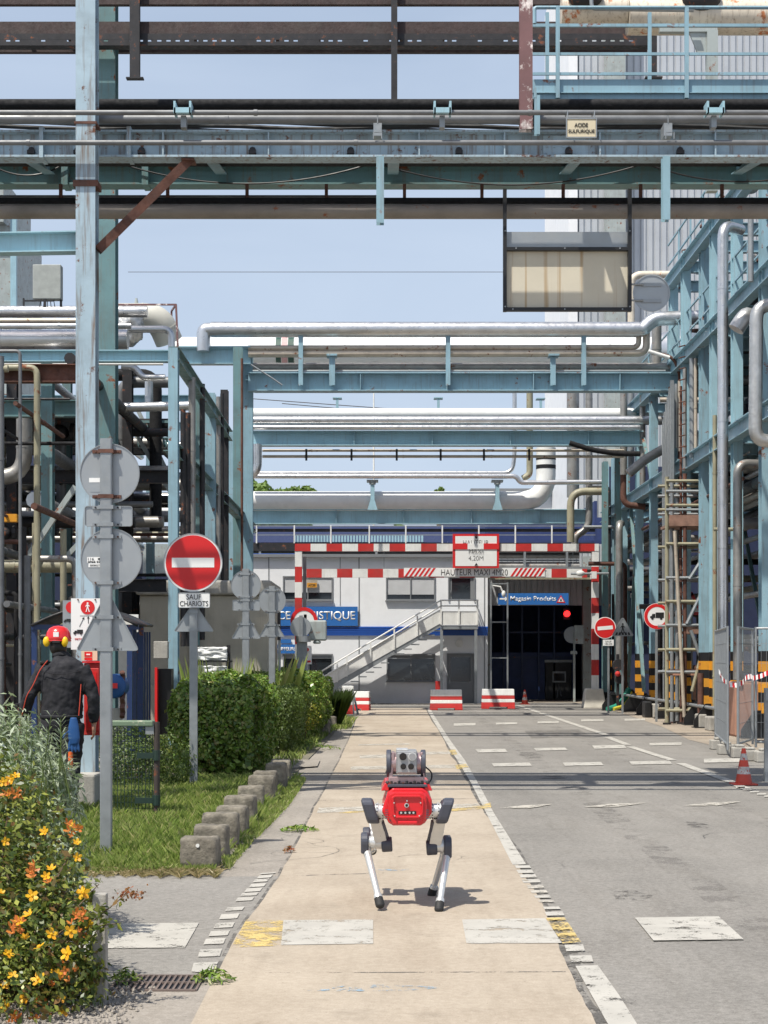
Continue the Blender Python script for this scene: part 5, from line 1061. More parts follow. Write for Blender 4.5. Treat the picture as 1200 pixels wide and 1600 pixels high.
# tall corrugated tower right
YT = 82.; t = T('corrugated_tower', 'very tall pale corrugated process building rising at the right', 'building', (WX(1000,YT),YT,0))
m = corr(MB(), WX(905,YT), WX(1500,YT), YT, 0, WZ(-120,YT), .34, .09); m.build('cladding', M_corr, t)
m = MB(); m.box(WX(888,YT),WX(902,YT),YT-.1,YT+12,0,WZ(-120,YT)); m.build('corner_flashing', M_fac, t)
m = MB(); m.box(WX(943,YT),WX(972,YT),YT-1.2,YT-.2,0,WZ(-120,YT)); m.build('downpipe_shaft', M_pale, t)
m = MB(); m.box(WX(902,YT),WX(1500,YT),YT+.2,YT+12,0,WZ(-119,YT)); m.build('rear_volume', M_corr, t)
t = T('pale_tower', 'pale grey green tower edge at the far left above the pipes', 'building', (WX(0,65),65,0))
m = MB(); m.box(WX(-120,65),WX(24,65),65,70,0,WZ(352,65)); m.build('wall', M_pale, t); m = MB(); m.box(WX(-120,65),WX(10,65),64.5,69.5,WZ(352,65)+.01,WZ(285,65)); m.build('top_box', M_pale, t); m = MB(); m.box(WX(18,65),WX(27,65),64.8,65-.01,0,WZ(340,65)); m.build('drain_pipe', M_blueclean, t)
# ================================================================== RIGHT STEEL STRUCTURE
RX = 7.0; LV = (5.95, 8.45, 10.6)
rf = T('process_steel_frame', 'tall light blue steel frame of the process unit along the right side of the road', 'steel frame', (RX, 40, 0))
cy = [30.55, 33.3, 35.2, 36.7, 38.6, 40.6, 43.2, 46.0, 48.6, 50.9, 52.6]
mbase = {}
def band_col(X, Y, ztop, w_=.24, mt=M_blue, par=None, bands=True):
    par = par or rf
    m = MB(); m.ibeam((X,Y,.45),(X,Y,ztop),.28,w_,.018,.012,up=(0,1,0)); c = m.build('column', mt, par)
    if bands:
        striped('warning_bands', c, [M_yellow, M_black], iprof(X, Y, .288, w_+.008, .024, .02), [.47+i*.19 for i in range(7)], 'z', None, 0)
    b = MB(); b.prism([(X-.45,.02),(X+.45,.02),(X+.45,.16),(X+.2,.52),(X-.2,.52),(X-.45,.16)], Y-.02, Y+.02); b.box(X-.46,X+.46,Y-.2,Y+.2,.0,.03); b.box(X-.2,X+.2,Y-.16,Y+.16,.45,.47); b.build('base_plate', M_black, c)
    return c
for i, y in enumerate(cy):
    zt = 10.9 if y < 42 else (8.6 if y < 47 else 7.6)
    band_col(RX+(0 if i % 2 == 0 else .06), y, zt, .19, M_blueclean if i % 3 else M_blue)
for i, y in enumerate((31.5, 34.5, 37.5, 41, 45, 49)): band_col(RX+2.6, y, 10.8, .2, M_green, None, False)
for i, y in enumerate((32, 36, 40, 45)): band_col(RX+5.6, y, 10.8, .2, M_green, None, False)
for i, y in enumerate((47.3, 50.1, 51.8)): band_col(RX-.35+.9*(i==2), y, 7.4, .16, M_green, None, False)
for lv in LV:
    y1 = 52.8 if lv < 6.5 else (47 if lv < 9 else 41)
    for dx in (-.05, 2.6):
        m = MB(); m.ibeam((RX+dx, 26, lv), (RX+dx, y1, lv), .32, .2, .02, .012); m.build('longitudinal_beam', M_blue, rf)
    for y in [c for c in cy if c < y1]:
        m = MB(); m.ibeam((RX+.1, y+.0, lv-.05), (RX+5.6, y, lv-.05), .26, .16, .015, .01); m.build('cross_beam', M_blue, rf)
for lv, y1 in ((5.95, 50), (8.45, 45)):
    m = MB(); m.box(RX+.25, RX+6.5, 26, y1, lv+.17, lv+.20); m.build('shade_grating', M_darks, rf)  # solid decks added so the inside of the frame falls into shade
# handrails on top of each level
for lv, y1 in ((10.6, 41), (8.45, 46)):
    m = MB()
    for zz in (.55, 1.05): m.bar((RX, 29, lv+zz), (RX, y1, lv+zz), .035)
    m.build('handrail', M_blue, rf)
    for k in range(int((y1-29)/1.5)): m = MB(); m.bar((RX, 29+k*1.5, lv+.16), (RX, 29+k*1.5, lv+1.05), .04); m.build('rail_post', M_blue, rf)
# diagonals
for a, b in (((RX,44.8,.6),(RX,47.2,5.8)),((RX+.1,46.4,5.8),(RX+.1,48.4,.8)),((RX+2.6,34,.6),(RX+2.6,37.4,5.8)),((RX+2.6,41,.6),(RX+2.6,45,5.8)),((RX,43.4,6.1),(RX,46,8.3))):
    m = MB(); m.bar(a, b, .09); m.build('diagonal_brace', M_green, rf)
# slender vertical cladding strips (cable ways) in the 3rd bay
m = MB()
for k in range(6): x = 778/1; m.box(RX-.28, RX-.2, 39.0+k*.22, 39.12+k*.22, 2.2 if k%2 else 4.3, 8.0-.15*k)
m.build('cable_way', M_galv, rf)
# louvred stair tower behind at top right
t = T('louvred_wall', 'light blue louvred screen behind the frame near the top right', 'screen', (RX+4.5, 36, 5))
m = MB()
for k in range(26): z = 5.6+k*.2; m.add([(RX+4.0,29.5,z),(RX+4.0,37,z),(RX+4.14,37,z+.14),(RX+4.14,29.5,z+.14)],[(0,3,2,1)])
m.build('louvre_blades', M_blueclean, t)
m = MB(); m.box(RX+4.2, RX+4.25, 29.4, 37.1, 5.5, 10.9); m.build('backing', M_blue, t)
# pipes of the right unit
def V(px, Y, y0, y1, r, name, label, m_=M_silverd, extra=None, seam=2.2, pre=None, group=None):
    x = WX(px, Y); pts = [(x, Y, WZ(y0, Y)), (x, Y, max(.02, WZ(y1, Y)))]
    if extra: pts = [Vector(e) for e in extra]+pts
    if pre: pts += [Vector(e) for e in pre]
    return pipe(name, label, pts, r, m_, seam, group)
Y = 32.; z = WZ(351, Y); V(1129.5, Y, 351, 1150, .105, 'silver_downpipe', 'tall silver downpipe with top elbow on the front face of the right frame', M_silver, [(WX(1165,Y),Y+.4,z+.0)])
Y = 31.; V(1152.5, Y, 724, 1062, .085, 'silver_downpipe', 'shorter grey downpipe with elbow to the right, behind the tall silver one', M_silverd, [(WX(1205,Y),Y+.2,WZ(724,Y))])
Y = 28.5; pipe('foil_wrapped_pipe', 'crinkled foil wrapped pipe making a U at the right edge of the picture', [(WX(1225,Y),Y,WZ(475,Y)),(WX(1182,Y),Y,WZ(478,Y)),(WX(1180,Y),Y,WZ(690,Y)),(WX(1225,Y),Y,WZ(688,Y))], .115, M_wrap, 0, fillet=.3, n=18)
Y = 30.0; pipe('rusty_end_pipe', 'silver pipe with rusty open end beside the foil wrapped pipe', [(WX(1150,Y),Y,WZ(515,Y)),(WX(1165,Y),Y,WZ(492,Y)),(WX(1210,Y),Y+1,WZ(485,Y))], .15, M_wrap, 0)
Y = 28.; pipe('grey_tube', 'slim grey standpipe crossing the louvred screen at the top right', [(WX(1173,Y),Y,WZ(330,Y)),(WX(1173,Y),Y,WZ(440,Y))], .05, M_galv, 0)
Y = 45.8; V(974.5, Y, 610, 742, .10, 'grey_riser', 'grey vertical pipe dropping in front of the right end of the second bridge', M_silverd)
Y = 45.3; V(974, Y, 742, 788, .085, 'grey_riser', 'rusty lower end of the pipe below the second bridge, with horizontal stub', M_rust, pre=[(WX(1008,Y),Y,WZ(792,Y))])
Y = 46.8; V(967.5, Y, 818, 1040, .10, 'grey_downpipe', 'grey downpipe with round top elbow between the far banded columns', M_silverd, [(WX(975,Y),Y+.5,WZ(816,Y))])
Y = 41.2; pipe('sloping_pipe', 'grey pipe sloping up from the second bridge into the right frame', [(WX(982,Y),Y,WZ(740,Y)),(WX(1010,Y),Y,WZ(716,Y)),(WX(1048,Y),Y,WZ(696,Y))], .12, M_silverd, 0)
for k, (px, Y, y0, y1, r) in enumerate(((1057,39.4,600,700,.05),(1063,39.2,595,705,.06),(1070,38,575,735,.045),(1082,37.4,560,715,.07),(1087,37.2,560,700,.04),(1004,45,610,760,.08),(986,47.5,610,730,.09))):
    V(px, Y, y0, y1, r, 'small_pipe', ('thin pale vertical pipe in the upper bay over the scaffold, first from the left','second thin vertical pipe from the left in the bay over the scaffold','slim third pipe of the bay over the scaffold, reaching lowest','fourth and thickest vertical pipe of the bay over the scaffold','fifth and thinnest vertical pipe of the bay over the scaffold','dark vertical pipe behind the end of the second bridge','leftmost vertical pipe at the end of the second bridge')[k], (M_galv, M_beigep, M_silverd)[k % 3])
Y = 40.0; pipe('curved_rusty_tube', 'thin rusty tube arching over the first bridge end and running down the frame', [(WX(1018,Y-.5),Y-.5,WZ(558,Y)),(WX(1050,Y-.5),Y-.5,WZ(562,Y)),(WX(1062,Y-.5),Y-.5,WZ(585,Y)),(WX(1062,Y-.5),Y-.5,WZ(1010,Y))], .04, M_rust, 0, fillet=.4, n=8)
pipe('white_lamp_arm', 'pale tapering arm sticking out over the end of the first bridge', [(WX(1013,Y-.6),Y-.6,WZ(556,Y)),(WX(1046,Y-.6),Y-.6,WZ(566,Y))], .045, M_white, 0)
Y = 44.; pipe('sagging_hose', 'black hose drooping below the right end of the second bridge', [(WX(890,Y),Y,WZ(692,Y)),(WX(925,Y),Y,WZ(703,Y)),(WX(965,Y),Y,WZ(709,Y)),(WX(1000,Y),Y,WZ(709,Y))], .07, M_blackp, 0, fillet=.2)
Y = 50; pipe('rusty_cream_pipe', 'cream and rust pipe turning down beside the round sign back', [(WX(1058,Y),Y+1,WZ(417,Y)),(WX(994,Y),Y+1,WZ(417,Y)),(WX(994,Y),Y+1,WZ(500,Y))], .11, MATS['tank'], 0, fillet=.35)
m = MB(); m.cyl((WX(1080,44),44,WZ(545,44)),(WX(1040,44),44.6,WZ(545,44)),.55,28); single(m, 'vessel', M_silver, 'silver vessel end behind the right elbow of the first bridge', 'vessel', smooth=True)
# electrical gear / valve clutter along the beams
def valve(label, p, s, m_, group):
    t = T('valve', label, 'valve', p, group)
    m = MB(); m.ball((p[0],p[1],p[2]+.06*s), .09*s, 10, 8, (1.1,.9,1)); m.cyl((p[0]-.16*s,p[1],p[2]+.06*s),(p[0]-.12*s,p[1],p[2]+.06*s),.1*s,10); m.cyl((p[0]+.12*s,p[1],p[2]+.06*s),(p[0]+.16*s,p[1],p[2]+.06*s),.1*s,10); m.build('valve_body', m_, t, smooth=True)
    m = MB(); m.cyl((p[0],p[1],p[2]+.06*s),(p[0],p[1],p[2]+.33*s),.018*s,6); m.cyl((p[0],p[1],p[2]+.30*s),(p[0],p[1],p[2]+.325*s),.10*s,14); m.build('handwheel', M_rust, t)
rr_ = random.Random(3)
for k in range(9):
    yy = 31+k*1.15; lv = LV[1] if k % 2 else LV[2]
    valve('small grey valve on the right frame beams, %s counting away from the camera' % ORD[k], (RX+.35, yy, lv+.22), 1.6, M_silverd, 'valves along the right frame')
MNAME = {}
def clutter(tname, where, cat, group, X0, X1, Y0, Y1, Z0, Z1, n, mats, seed, rr=(.03,.11), vert=.5):
    r = random.Random(seed); made = []
    for k in range(n):
        x, y = r.uniform(X0, X1), r.uniform(Y0, Y1); z = r.uniform(Z0, Z1); rad = r.uniform(*rr); mt = mats[k % len(mats)]
        u = r.random()
        if u < vert: pts = [(x, y, Z0), (x, y, z+.8)]+([(x+r.choice((-1,1))*r.uniform(.5,1.5), y, z+.8)] if r.random() < .5 else []); kd = 'upright' if len(pts) == 2 else 'bent'
        elif u < vert+.25: pts = [(x, Y0, z), (x, Y1, z)]; kd = 'receding'
        else: pts = [(X0, y, z), (X1, y, z)]; kd = 'level'
        c = {M_silverd.name:'dull grey', M_galv.name:'galvanised', M_dgalv.name:'dull galvanised', M_khaki.name:'khaki', M_rust.name:'rusty', M_silver.name:'shiny silver', M_beigep.name:'cream', M_darks.name:'dark', M_blackp.name:'black lagged'}[mt.name]
        o = pipe(tname, 'x', pts, rad, mt, 2.0, group, n=10, cat=cat); made.append((c, kd, o, x*1./y if kd in ('upright','bent') else -(z-CH)/(y if kd == 'level' else Y0)))
    for key in {(c, kd) for c, kd, _, _ in made}:
        L = sorted([(v, o.name, o) for c, kd, o, v in made if (c, kd) == key]); dr = 'from the left' if key[1] in ('upright','bent') else 'from the top'
        for i, (_, _, o) in enumerate(L):
            o['label'] = '%s %s pipe %s%s' % (key[0], key[1], where, '' if len(L) == 1 else ', %s such %s' % (ORD[i], dr))
clutter('pipe', 'inside the lower right steel frame', 'pipe', 'pipes inside the right frame', RX+.6, RX+5, 31, 50, .3, 5.4, 40, [M_silverd, M_galv, M_khaki, M_rust, M_silver], 5)
clutter('pipe', 'on the upper floors at the right', 'pipe', 'pipes on the upper floors of the right frame', RX+.6, RX+5, 31, 46, 6.4, 10.2, 26, [M_silver, M_silverd, M_beigep, M_galv], 8, (.05,.16))
clutter('pipe', 'just behind the right columns', 'pipe', 'lengthwise pipes behind the right columns', RX+.35, RX+1.2, 29, 52, 4.6, 5.7, 7, [M_silver, M_silverd, M_galv], 12, (.05,.11), 0)
clutter('pipe', 'strapped to the right frame columns', 'pipe', 'pipes strapped to the right columns', RX-.22, RX+.5, 33, 51, .2, 6.5, 22, [M_darks, M_silverd, M_rust, M_galv, M_darks, M_khaki], 77, (.02,.07), .85)
clutter('pipe', 'running under the right frame decks', 'pipe', 'pipes under the right decks', RX+.3, RX+4, 30, 52, 3.2, 5.6, 16, [M_darks, M_silverd, M_blackp, M_dgalv], 78, (.04,.12), .0)
m = MB(); m.box(RX+7.5, RX+7.7, 27, 60, 0, 9.5); m.box(RX+.5, RX+7.4, 56.5, 56.7, 0, 8); single(m, 'dark_backdrop', M_backdrop, 'added dark backdrop standing in for the shaded interior behind the right frame', 'wall')  # dark sheets put in to imitate the shaded interior of the unit
# concrete plinths & debris near the columns
for k, (x0, x1, y0, by, l) in enumerate(((978,1012,1090,1108,'tan stone plinth under the hoses at the far right columns'),(1020,1040,1100,1122,'tan stone block left of the scaffold foot'),(1008,1019,1096,1122,'black block wedged between the two tan stone blocks'),(1092,1105,1116,1138,'pale broken concrete block right of the scaffold foot'),(1108,1130,1120,1143,'long pale block behind the first fence panel'))):
    Y = F*CH/(by-1030); m = MB(); m.box(WX(x0,Y), WX(x1,Y), Y, Y+.5, .0, WZ(y0,Y)); single(m, 'stone_block', (M_conc if k != 2 else M_black), l, 'block', bevel=.03)
Y = 47.; 
for k, (dx, mt, l, rr0) in enumerate(((0,M_greenh,'thick green hose sliding down beside the gantry footing',.07),(2,M_greenh,'second green hose lying against the first beside the gantry footing',.07),(9,M_yhose,'yellow hose under the green ones by the gantry footing',.05))):
    pipe('hose', l, [(WX(945+dx,Y),Y-.6,.07),(WX(962+dx,Y),Y-.3,.14+.0*k),(WX(975+dx*.6,Y),Y,.35-.04*k),(WX(984+dx*.4,Y),Y+.2,.62-.05*k)], rr0, mt, 0, None, .3, cat='hose')
t = T('hose_reel', 'dark reel and red valve mounted between the far banded columns', 'hose reel', (WX(966,46.5),46.5,.5)); m = MB(); m.cyl((WX(966,46.5),46.4,1.3),(WX(966,46.5),46.6,1.3),.16,16); m.cyl((WX(968,46.5),46.4,.9),(WX(968,46.5),46.6,.9),.13,16); m.bar((WX(966,46.5),46.6,.1),(WX(966,46.5),46.6,1.6),.08); m.build('reel', M_darks, t); m = MB(); m.ball((WX(964,46.5),46.35,1.05),.08,10,6); m.build('valve', M_red, t)
# scaffold tower
Y = 37.0; sc_ = T('scaffold_tower', 'narrow scaffold tower of rusty and grey tubes with plank decks against the right frame', 'scaffold', (WX(1080,Y),Y,0))
for k, (x, yt, yb, dd, mt) in enumerate(((1042,745,1125,0,M_khaki),(1050,745,1120,.6,M_galv),(1058,745,1118,1.1,M_galv),(1070,740,1128,0,M_rust),(1064,600,1126,.3,M_rust),(1118,745,1120,0,M_galv),(1114,745,1118,1.1,M_galv))):
    m = MB(); m.cyl((WX(x,Y+dd),Y+dd,.03),(WX(x,Y+dd),Y+dd,WZ(yt,Y)),.045 if k != 4 else .03,10); m.build('standard', mt, sc_, smooth=True)
    m = MB(); m.cyl((WX(x,Y+dd),Y+dd,.0),(WX(x,Y+dd),Y+dd,.05),.09,10); m.build('foot', M_darks, sc_)
for k, y in enumerate((752,768,790,797,850,903,940,977,1015,1050,1110)):
    for dd in (0, 1.1):
        m = MB(); m.cyl((WX(1040,Y),Y+dd-.06,WZ(y,Y)),(WX(1122,Y),Y+dd-.06,WZ(y,Y)),.035,8); m.build('ledger', M_galv if k % 2 else M_khaki, sc_, smooth=True)
for a, b, mt in (((1053,830),(1068,1120),M_beigep),((1118,878),(1072,975),M_galv),((1078,985),(1118,1095),M_galv),((1120,925),(1080,1080),M_khaki),((1076,905),(1118,840),M_galv)):
    m = MB(); m.cyl((WX(a[0],Y),Y-.1,WZ(a[1],Y)),(WX(b[0],Y),Y-.1,WZ(b[1],Y)),.04,8); m.build('diagonal', mt, sc_, smooth=True)
for y0, y1, x0 in ((805,822,1045),(975,990,1072)):
    m = MB(); m.box(WX(x0,Y),WX(1120,Y),Y-.02,Y+1.1,WZ(y1,Y),WZ(y1,Y)+.06); m.box(WX(x0,Y),WX(1120,Y),Y-.06,Y-.025,WZ(y1,Y),WZ(y0,Y)); m.build('plank_deck', MATS.get('plank') or MATS.setdefault('plank', mat('reddish_planks', (.26,.15,.11), .8, var=.3, vs=8, dirt=.4)), sc_)
m = MB()
for k in range(30): z = 1.2+k*.25; m.cyl((WX(1064,Y),Y+.25,z),(WX(1071,Y),Y+.05,z),.015,6)
m.build('ladder_rungs', M_rust, sc_)
m = MB(); m.box(WX(1092,Y+3),WX(1078,Y+3),Y+3,Y+3.6,.0,1.15); single(m, 'rusty_cabinet', MATS['plank'], 'brown red cabinet standing behind the scaffold tower', 'cabinet')
Y = 34.5; m = MB(); m.box(WX(1040,Y+3),WX(1130,Y+3),Y+2.6,Y+2.75,WZ(1055,Y+3),WZ(1046,Y+3)); single(m, 'red_beam', M_tan, 'horizontal pinkish beam at waist height behind the scaffold tower', 'beam')
# fence panels
def fence(label, X0, X1, Y0, Y1, yaw_lab=None):
    t = T('mobile_fence', label, 'fence', ((X0+X1)/2,(Y0+Y1)/2,0), 'mobile site fence panels'); H_ = 1.95; a = Vector((X0,Y0,0)); b = Vector((X1,Y1,0)); d = b-a; L = d.length; u = d/L
    fr = MB()
    for p in (a, b): fr.cyl(p+Vector((0,0,.12)), p+Vector((0,0,H_)), .02, 8)
    for z in (.2, H_-.02): fr.cyl(a+Vector((0,0,z)), b+Vector((0,0,z)), .018, 8)
    fr.build('frame', M_galv, t, smooth=True); w_ = MB(); n = int(L/.075)
    for k in range(1, n): p = a+u*(L*k/n); w_.bar(p+Vector((0,0,.2)), p+Vector((0,0,H_-.02)), .004)
    for z in (.5, .8, 1.1, 1.4, 1.7): w_.bar(a+Vector((0,0,z)), b+Vector((0,0,z)), .005)
    w_.build('mesh', M_galv, t); return t
fence('mesh fence panel nearest the scaffold tower, seen edge on', WX(1118,28), WX(1137,24.6), 28, 24.6)
fence('mesh fence panel second from the scaffold, leaning back slightly', WX(1153,24.7), WX(1176,26.2), 24.7, 26.2)
fence('mesh fence panel running out of the picture at the right edge', WX(1181,25.3), WX(1290,25.0), 25.3, 25.0)
for k, (cx, by, l) in enumerate(((1125,1172,'leftmost concrete fence foot'),(1137,1180,'concrete fence foot second from the left, in front of the leftmost'),(1158,1185,'concrete fence foot in the middle near the cone'),(1174,1190,'largest concrete fence foot directly behind the cone'),(1196,1192,'concrete fence foot cut by the right picture edge'))):
    g = G(cx, by); t = T('concrete_weight', l, 'weight', (g.x,g.y,0.005), 'concrete feet of the fence panels'); m = MB(); s = 13*g.y/F; m.box(g.x-s,g.x+s,g.y-.0,g.y+.22,.005,.16); m.box(g.x-s*.5,g.x+s*.5,g.y+.02,g.y+.2,.161,.2); m.build('block', M_conc, t, bevel=.015)
tp = T('barrier_tape', 'red and white tape strung loosely between the fence panels', 'tape', (WX(1150,25),25,0.9)); Y = 25.0
pts = [(1117,1052),(1125,1066),(1133,1073),(1145,1074),(1155,1070),(1158,1062),(1166,1060),(1172,1063),(1180,1060),(1190,1056),(1205,1050)]
r = MB(); w_ = MB()
for i in range(len(pts)-1):
    a, b = pts[i], pts[i+1]; n = 3
    for j in range(n):
        p0 = (a[0]+(b[0]-a[0])*j/n, a[1]+(b[1]-a[1])*j/n); p1 = (a[0]+(b[0]-a[0])*(j+1)/n, a[1]+(b[1]-a[1])*(j+1)/n); hh = .07
        y0 = Y-.3+.05*math.sin(i*2.1+j); A = (WX(p0[0],Y),y0,WZ(p0[1],Y)); B = (WX(p1[0],Y),y0+.02*((i+j)%2),WZ(p1[1],Y)); (r if (i*n+j) % 2 else w_).add([A,B,(B[0],B[1]+.02,B[2]+hh),(A[0],A[1]+.02,A[2]+hh)],[(0,1,2,3)])
r.build('red_parts', M_redsign, tp); w_.build('white_parts', M_board, tp)
Y = 19.8; m = MB(); m.bar((WX(1198,Y),Y,.0),(WX(1198,Y),Y,WZ(1075,Y)),.055); m.box(WX(1194,Y),WX(1204,Y),Y-.05,Y+.05,.0,.12); m.box(WX(1195,Y),WX(1204,Y),Y-.04,Y-.03,WZ(1095,Y),WZ(1078,Y)); single(m, 'grey_post', M_galv, 'grey post at the very right edge beside the cone', 'post')
# rubble and rusty stuff behind the fence
for k, (cx, cy_, w2, h2, mt, l) in enumerate(((1170,1100,40,70,M_tan,'reddish brown tank behind the fence panels'),(1150,1130,30,30,M_conc,'grey block behind the second fence panel'),(1195,1120,30,60,MATS['plank'],'brown crate behind the last fence panel'))):
    Y = 31+k; m = MB(); m.box(WX(cx-w2/2,Y),WX(cx+w2/2,Y),Y,Y+.8,.0,WZ(cy_-h2/2,Y)); single(m, 'site_box', mt, l, 'box', bevel=.05)
# ================================================================== LEFT STEEL STRUCTURE
lf = T('left_steel_frame', 'light blue steel frame of the plant along the left side of the road', 'steel frame', (-3.6, 33, 0))
def lcol(px, Y, ztop, w_=.2, mt=M_blue, zb=0.0, d=.22):
    m = MB(); m.ibeam((WX(px,Y),Y,zb),(WX(px,Y),Y,ztop),d,w_,.018,.012,up=(0,1,0)); return m.build('column', mt, lf)
lcol(271.5, 26.5, WZ(545,26.5), .15, M_blue); lcol(306, 31, WZ(605,31), .17, M_green); lcol(329, 33, WZ(615,33), .2, M_blue); lcol(351, 36, WZ(610,36), .16, M_darks); lcol(372, 39.6, WZ(548,40), .22, M_green); lcol(387, 40.4, WZ(548,40.4), .26, M_blue); lcol(363, 44, 7.5, .2, M_blue)
for px, Y in ((-30,24),(20,30),(75,27),(105,34),(8,38),(160,38),(200,32),(235,40),(130,44),(60,42)): lcol(px, Y, WZ(560,Y) if Y < 36 else 7.5, .18, (M_green, M_darks, M_blue)[(px//5) % 3])
m = MB(); m.ibeam((WX(276,40),40,WZ(557,40)),(WX(392,40),40,WZ(557,40)),.38,.2,.02,.012); m.build('cross_girder', M_blueclean, lf)
m = MB(); m.box(WX(276,40),WX(392,40),39.85,40.25,WZ(545,40)+.01,WZ(545,40)+.04); m.build('top_plate', M_blueclean, lf)
m = MB(); m.ibeam((WX(272,26.5),26.5,WZ(552,26.5)),(-3.4,36.5,WZ(552,26.5)+.02),.22,.16,.015,.01); m.build('longitudinal_beam', M_green, lf)
m = MB(); m.ibeam((-3.45,26.6,4.9),(-3.45,44,4.9),.22,.16,.015,.01); m.build('longitudinal_beam', M_green, lf)
for Y, ya, yb, x0, x1, mt in ((26.6,548,566,-200,268,M_blueclean),(24.5,570,598,-260,122,M_rust),(27.5,626,652,-260,122,M_green),(31,548,566,150,270,M_blue),(34,618,632,-200,300,M_blue),(38,660,672,-200,330,M_blue),(30,735,755,-260,270,M_darks),(36,690,698,-100,300,M_green),(30,905,925,150,260,M_darks)):
    z = (WZ(ya,Y)+WZ(yb,Y))/2; m = MB(); m.ibeam((WX(x0,Y),Y,z),(WX(x1,Y),Y,z),(yb-ya)*Y/F,.18,.015,.01); m.build('cross_beam', mt, lf)
for a, b, Y in (((118,760),(40,875),26),((180,790),(70,905),29),((195,650),(270,775),33),((215,640),(272,760),35),((300,620),(330,760),34)):
    m = MB(); m.bar((WX(a[0],Y),Y,WZ(a[1],Y)),(WX(b[0],Y),Y,WZ(b[1],Y)),.08); m.build('diagonal_brace', M_pale, lf)
m = MB()
for k in range(8):
    z = WZ(690,36)-k*.0; m.bar((WX(188,33),33,z-.0+k*.0),(WX(268,33),33,z),.05) if k < 1 else m.bar((WX(188+k*10,33),33,z-(.5 if k % 2 else 0)),(WX(198+k*10,33),33,z-(0 if k % 2 else .5)),.04)
m.build('truss', M_green, lf)
m = MB(); m.box(-9, -5.2, 29, 36, 5.9, 5.95); m.build('deck', M_darks, lf)  # deck added to shade the pipework below it
# upper pipes
def L_(x0, x1, yt, yb, Y, name, label, mt=M_silver, seam=1.3, end=None):
    z = WZ((yt+yb)/2,Y); r = (yb-yt)/2*Y/F; pts = [(WX(x0,Y),Y,z),(WX(x1,Y),Y,z)]
    if end: pts += [(WX(e[0],Y)+0,Y,WZ(e[1],Y)) for e in end]
    return pipe(name, label, pts, r, mt, seam)
L_(-200, 230, 478, 496, 30, 'silver_pipe', 'upper silver pipe at the left running behind the tall front column')
L_(-200, 205, 505, 514, 28.6, 'silver_pipe', 'thin bright pipe just above the big silver one at the left', M_silver, 2)
L_(-200, 200, 515, 546, 29, 'silver_pipe', 'biggest silver pipe at the upper left, behind the tall front column')
L_(-200, 185, 497, 506, 30.8, 'cream_pipe', 'cream pipe wedged between the silver pipes at the upper left', M_beigep, 2)
L_(-200, 255, 567, 571, 27, 'thin_pipe', 'thin white conduit under the blue beam at the upper left', M_white, 0)
t = T('insulated_vessel', 'cream horizontal vessel with torn wrapping left of the first bridge', 'vessel', (WX(210,30),30,WZ(515,30)))
Y = 31; zc = WZ(496,Y); m = MB(); m.tube([(WX(150,Y),Y,zc),(WX(248,Y),Y,zc),(WX(262,Y),Y+.2,WZ(530,Y))], .26, 24, fillet=.3, seam=.5); m.build('shell', MATS.setdefault('cream', mat('cream_fabric_insulation', (.56,.55,.49), .6, var=.06, dirt=.15)), t, smooth=True)
bm = bmesh.new(); bmesh.ops.create_icosphere(bm, subdivisions=4, radius=1)
from mathutils import noise as mn
for v in bm.verts:
    n_ = mn.noise(v.co*3.1)*.22+mn.noise(v.co*7)*.12; v.co = v.co*(1+n_); v.co = Vector((WX(207,Y)+v.co.x*.26, Y-.35+v.co.y*.22, WZ(515,Y)+v.co.z*.36))-Vector(ORG[t.name])
me = bpy.data.meshes.new('torn_wrap'); bm.to_mesh(me); bm.free(); me.materials.append(M_wrap)
for p in me.polygons: p.use_smooth = True
o = bpy.data.objects.new('torn_wrap', me); COL.objects.link(o); o.parent = t; ORG[o.name] = ORG[t.name]
m = MB(); m.cyl((WX(213,Y),Y,WZ(478,Y)),(WX(213,Y),Y,WZ(466,Y)),.05,10,.02); m.build('vent', M_pale, t)
L_(195, 268, 509, 520, 29.8, 'silver_pipe', 'short silver pipe bending down in front of the cream vessel', M_silver, 0, [(268,546)])
m = MB(); Y = 30; m.bar((WX(180,Y),Y,WZ(476,Y)),(WX(275,Y),Y,WZ(476,Y)),.03); m.bar((WX(275,Y),Y,WZ(476,Y)),(WX(278,Y),Y,WZ(545,Y)),.035); m.bar((WX(275,Y),Y,WZ(476,Y)),(WX(268,Y+2),Y+2,WZ(486,Y+2)),.03); m.bar((WX(268,Y+2),Y+2,WZ(545,Y+2)),(WX(268,Y+2),Y+2,WZ(486,Y+2)),.035); single(m, 'guard_rail', M_maroon if 'M_maroon' in globals() else M_rustc, 'thin maroon guard rail around the cream vessel', 'railing')
Y = 28; t = T('control_box', 'weathered grey electrical box on a post above the left pipes', 'electrical box', (WX(73,Y),Y,WZ(475,Y)))
m = MB(); m.box(WX(51,Y),WX(95,Y),Y,Y+.2,WZ(467,Y),WZ(413,Y)); m.build('housing', mat('weathered_box_paint', (.33,.35,.33), .6, var=.15, vs=7, dirt=.5), t, bevel=.012)
m = MB(); m.box(WX(92.5,Y),WX(95.5,Y),Y+.05,Y+.1,WZ(478,Y),WZ(467,Y)); 
for k in range(5): m.bar((WX(62+k*5,Y),Y+.1,WZ(467,Y)),(WX(60+k*6,Y),Y+.1,WZ(478,Y)),.012)
m.build('cable_glands', M_darks, t)
m = MB(); m.bar((WX(36,Y),Y,WZ(470,Y)),(WX(83,Y),Y,WZ(470,Y)),.025); m.bar((WX(37,Y),Y,WZ(478,Y)),(WX(37,Y),Y,WZ(466,Y)),.03); m.bar((WX(70,Y),Y,WZ(480,Y)),(WX(70,Y),Y,WZ(467,Y)),.04); m.build('bracket', M_darks, t)
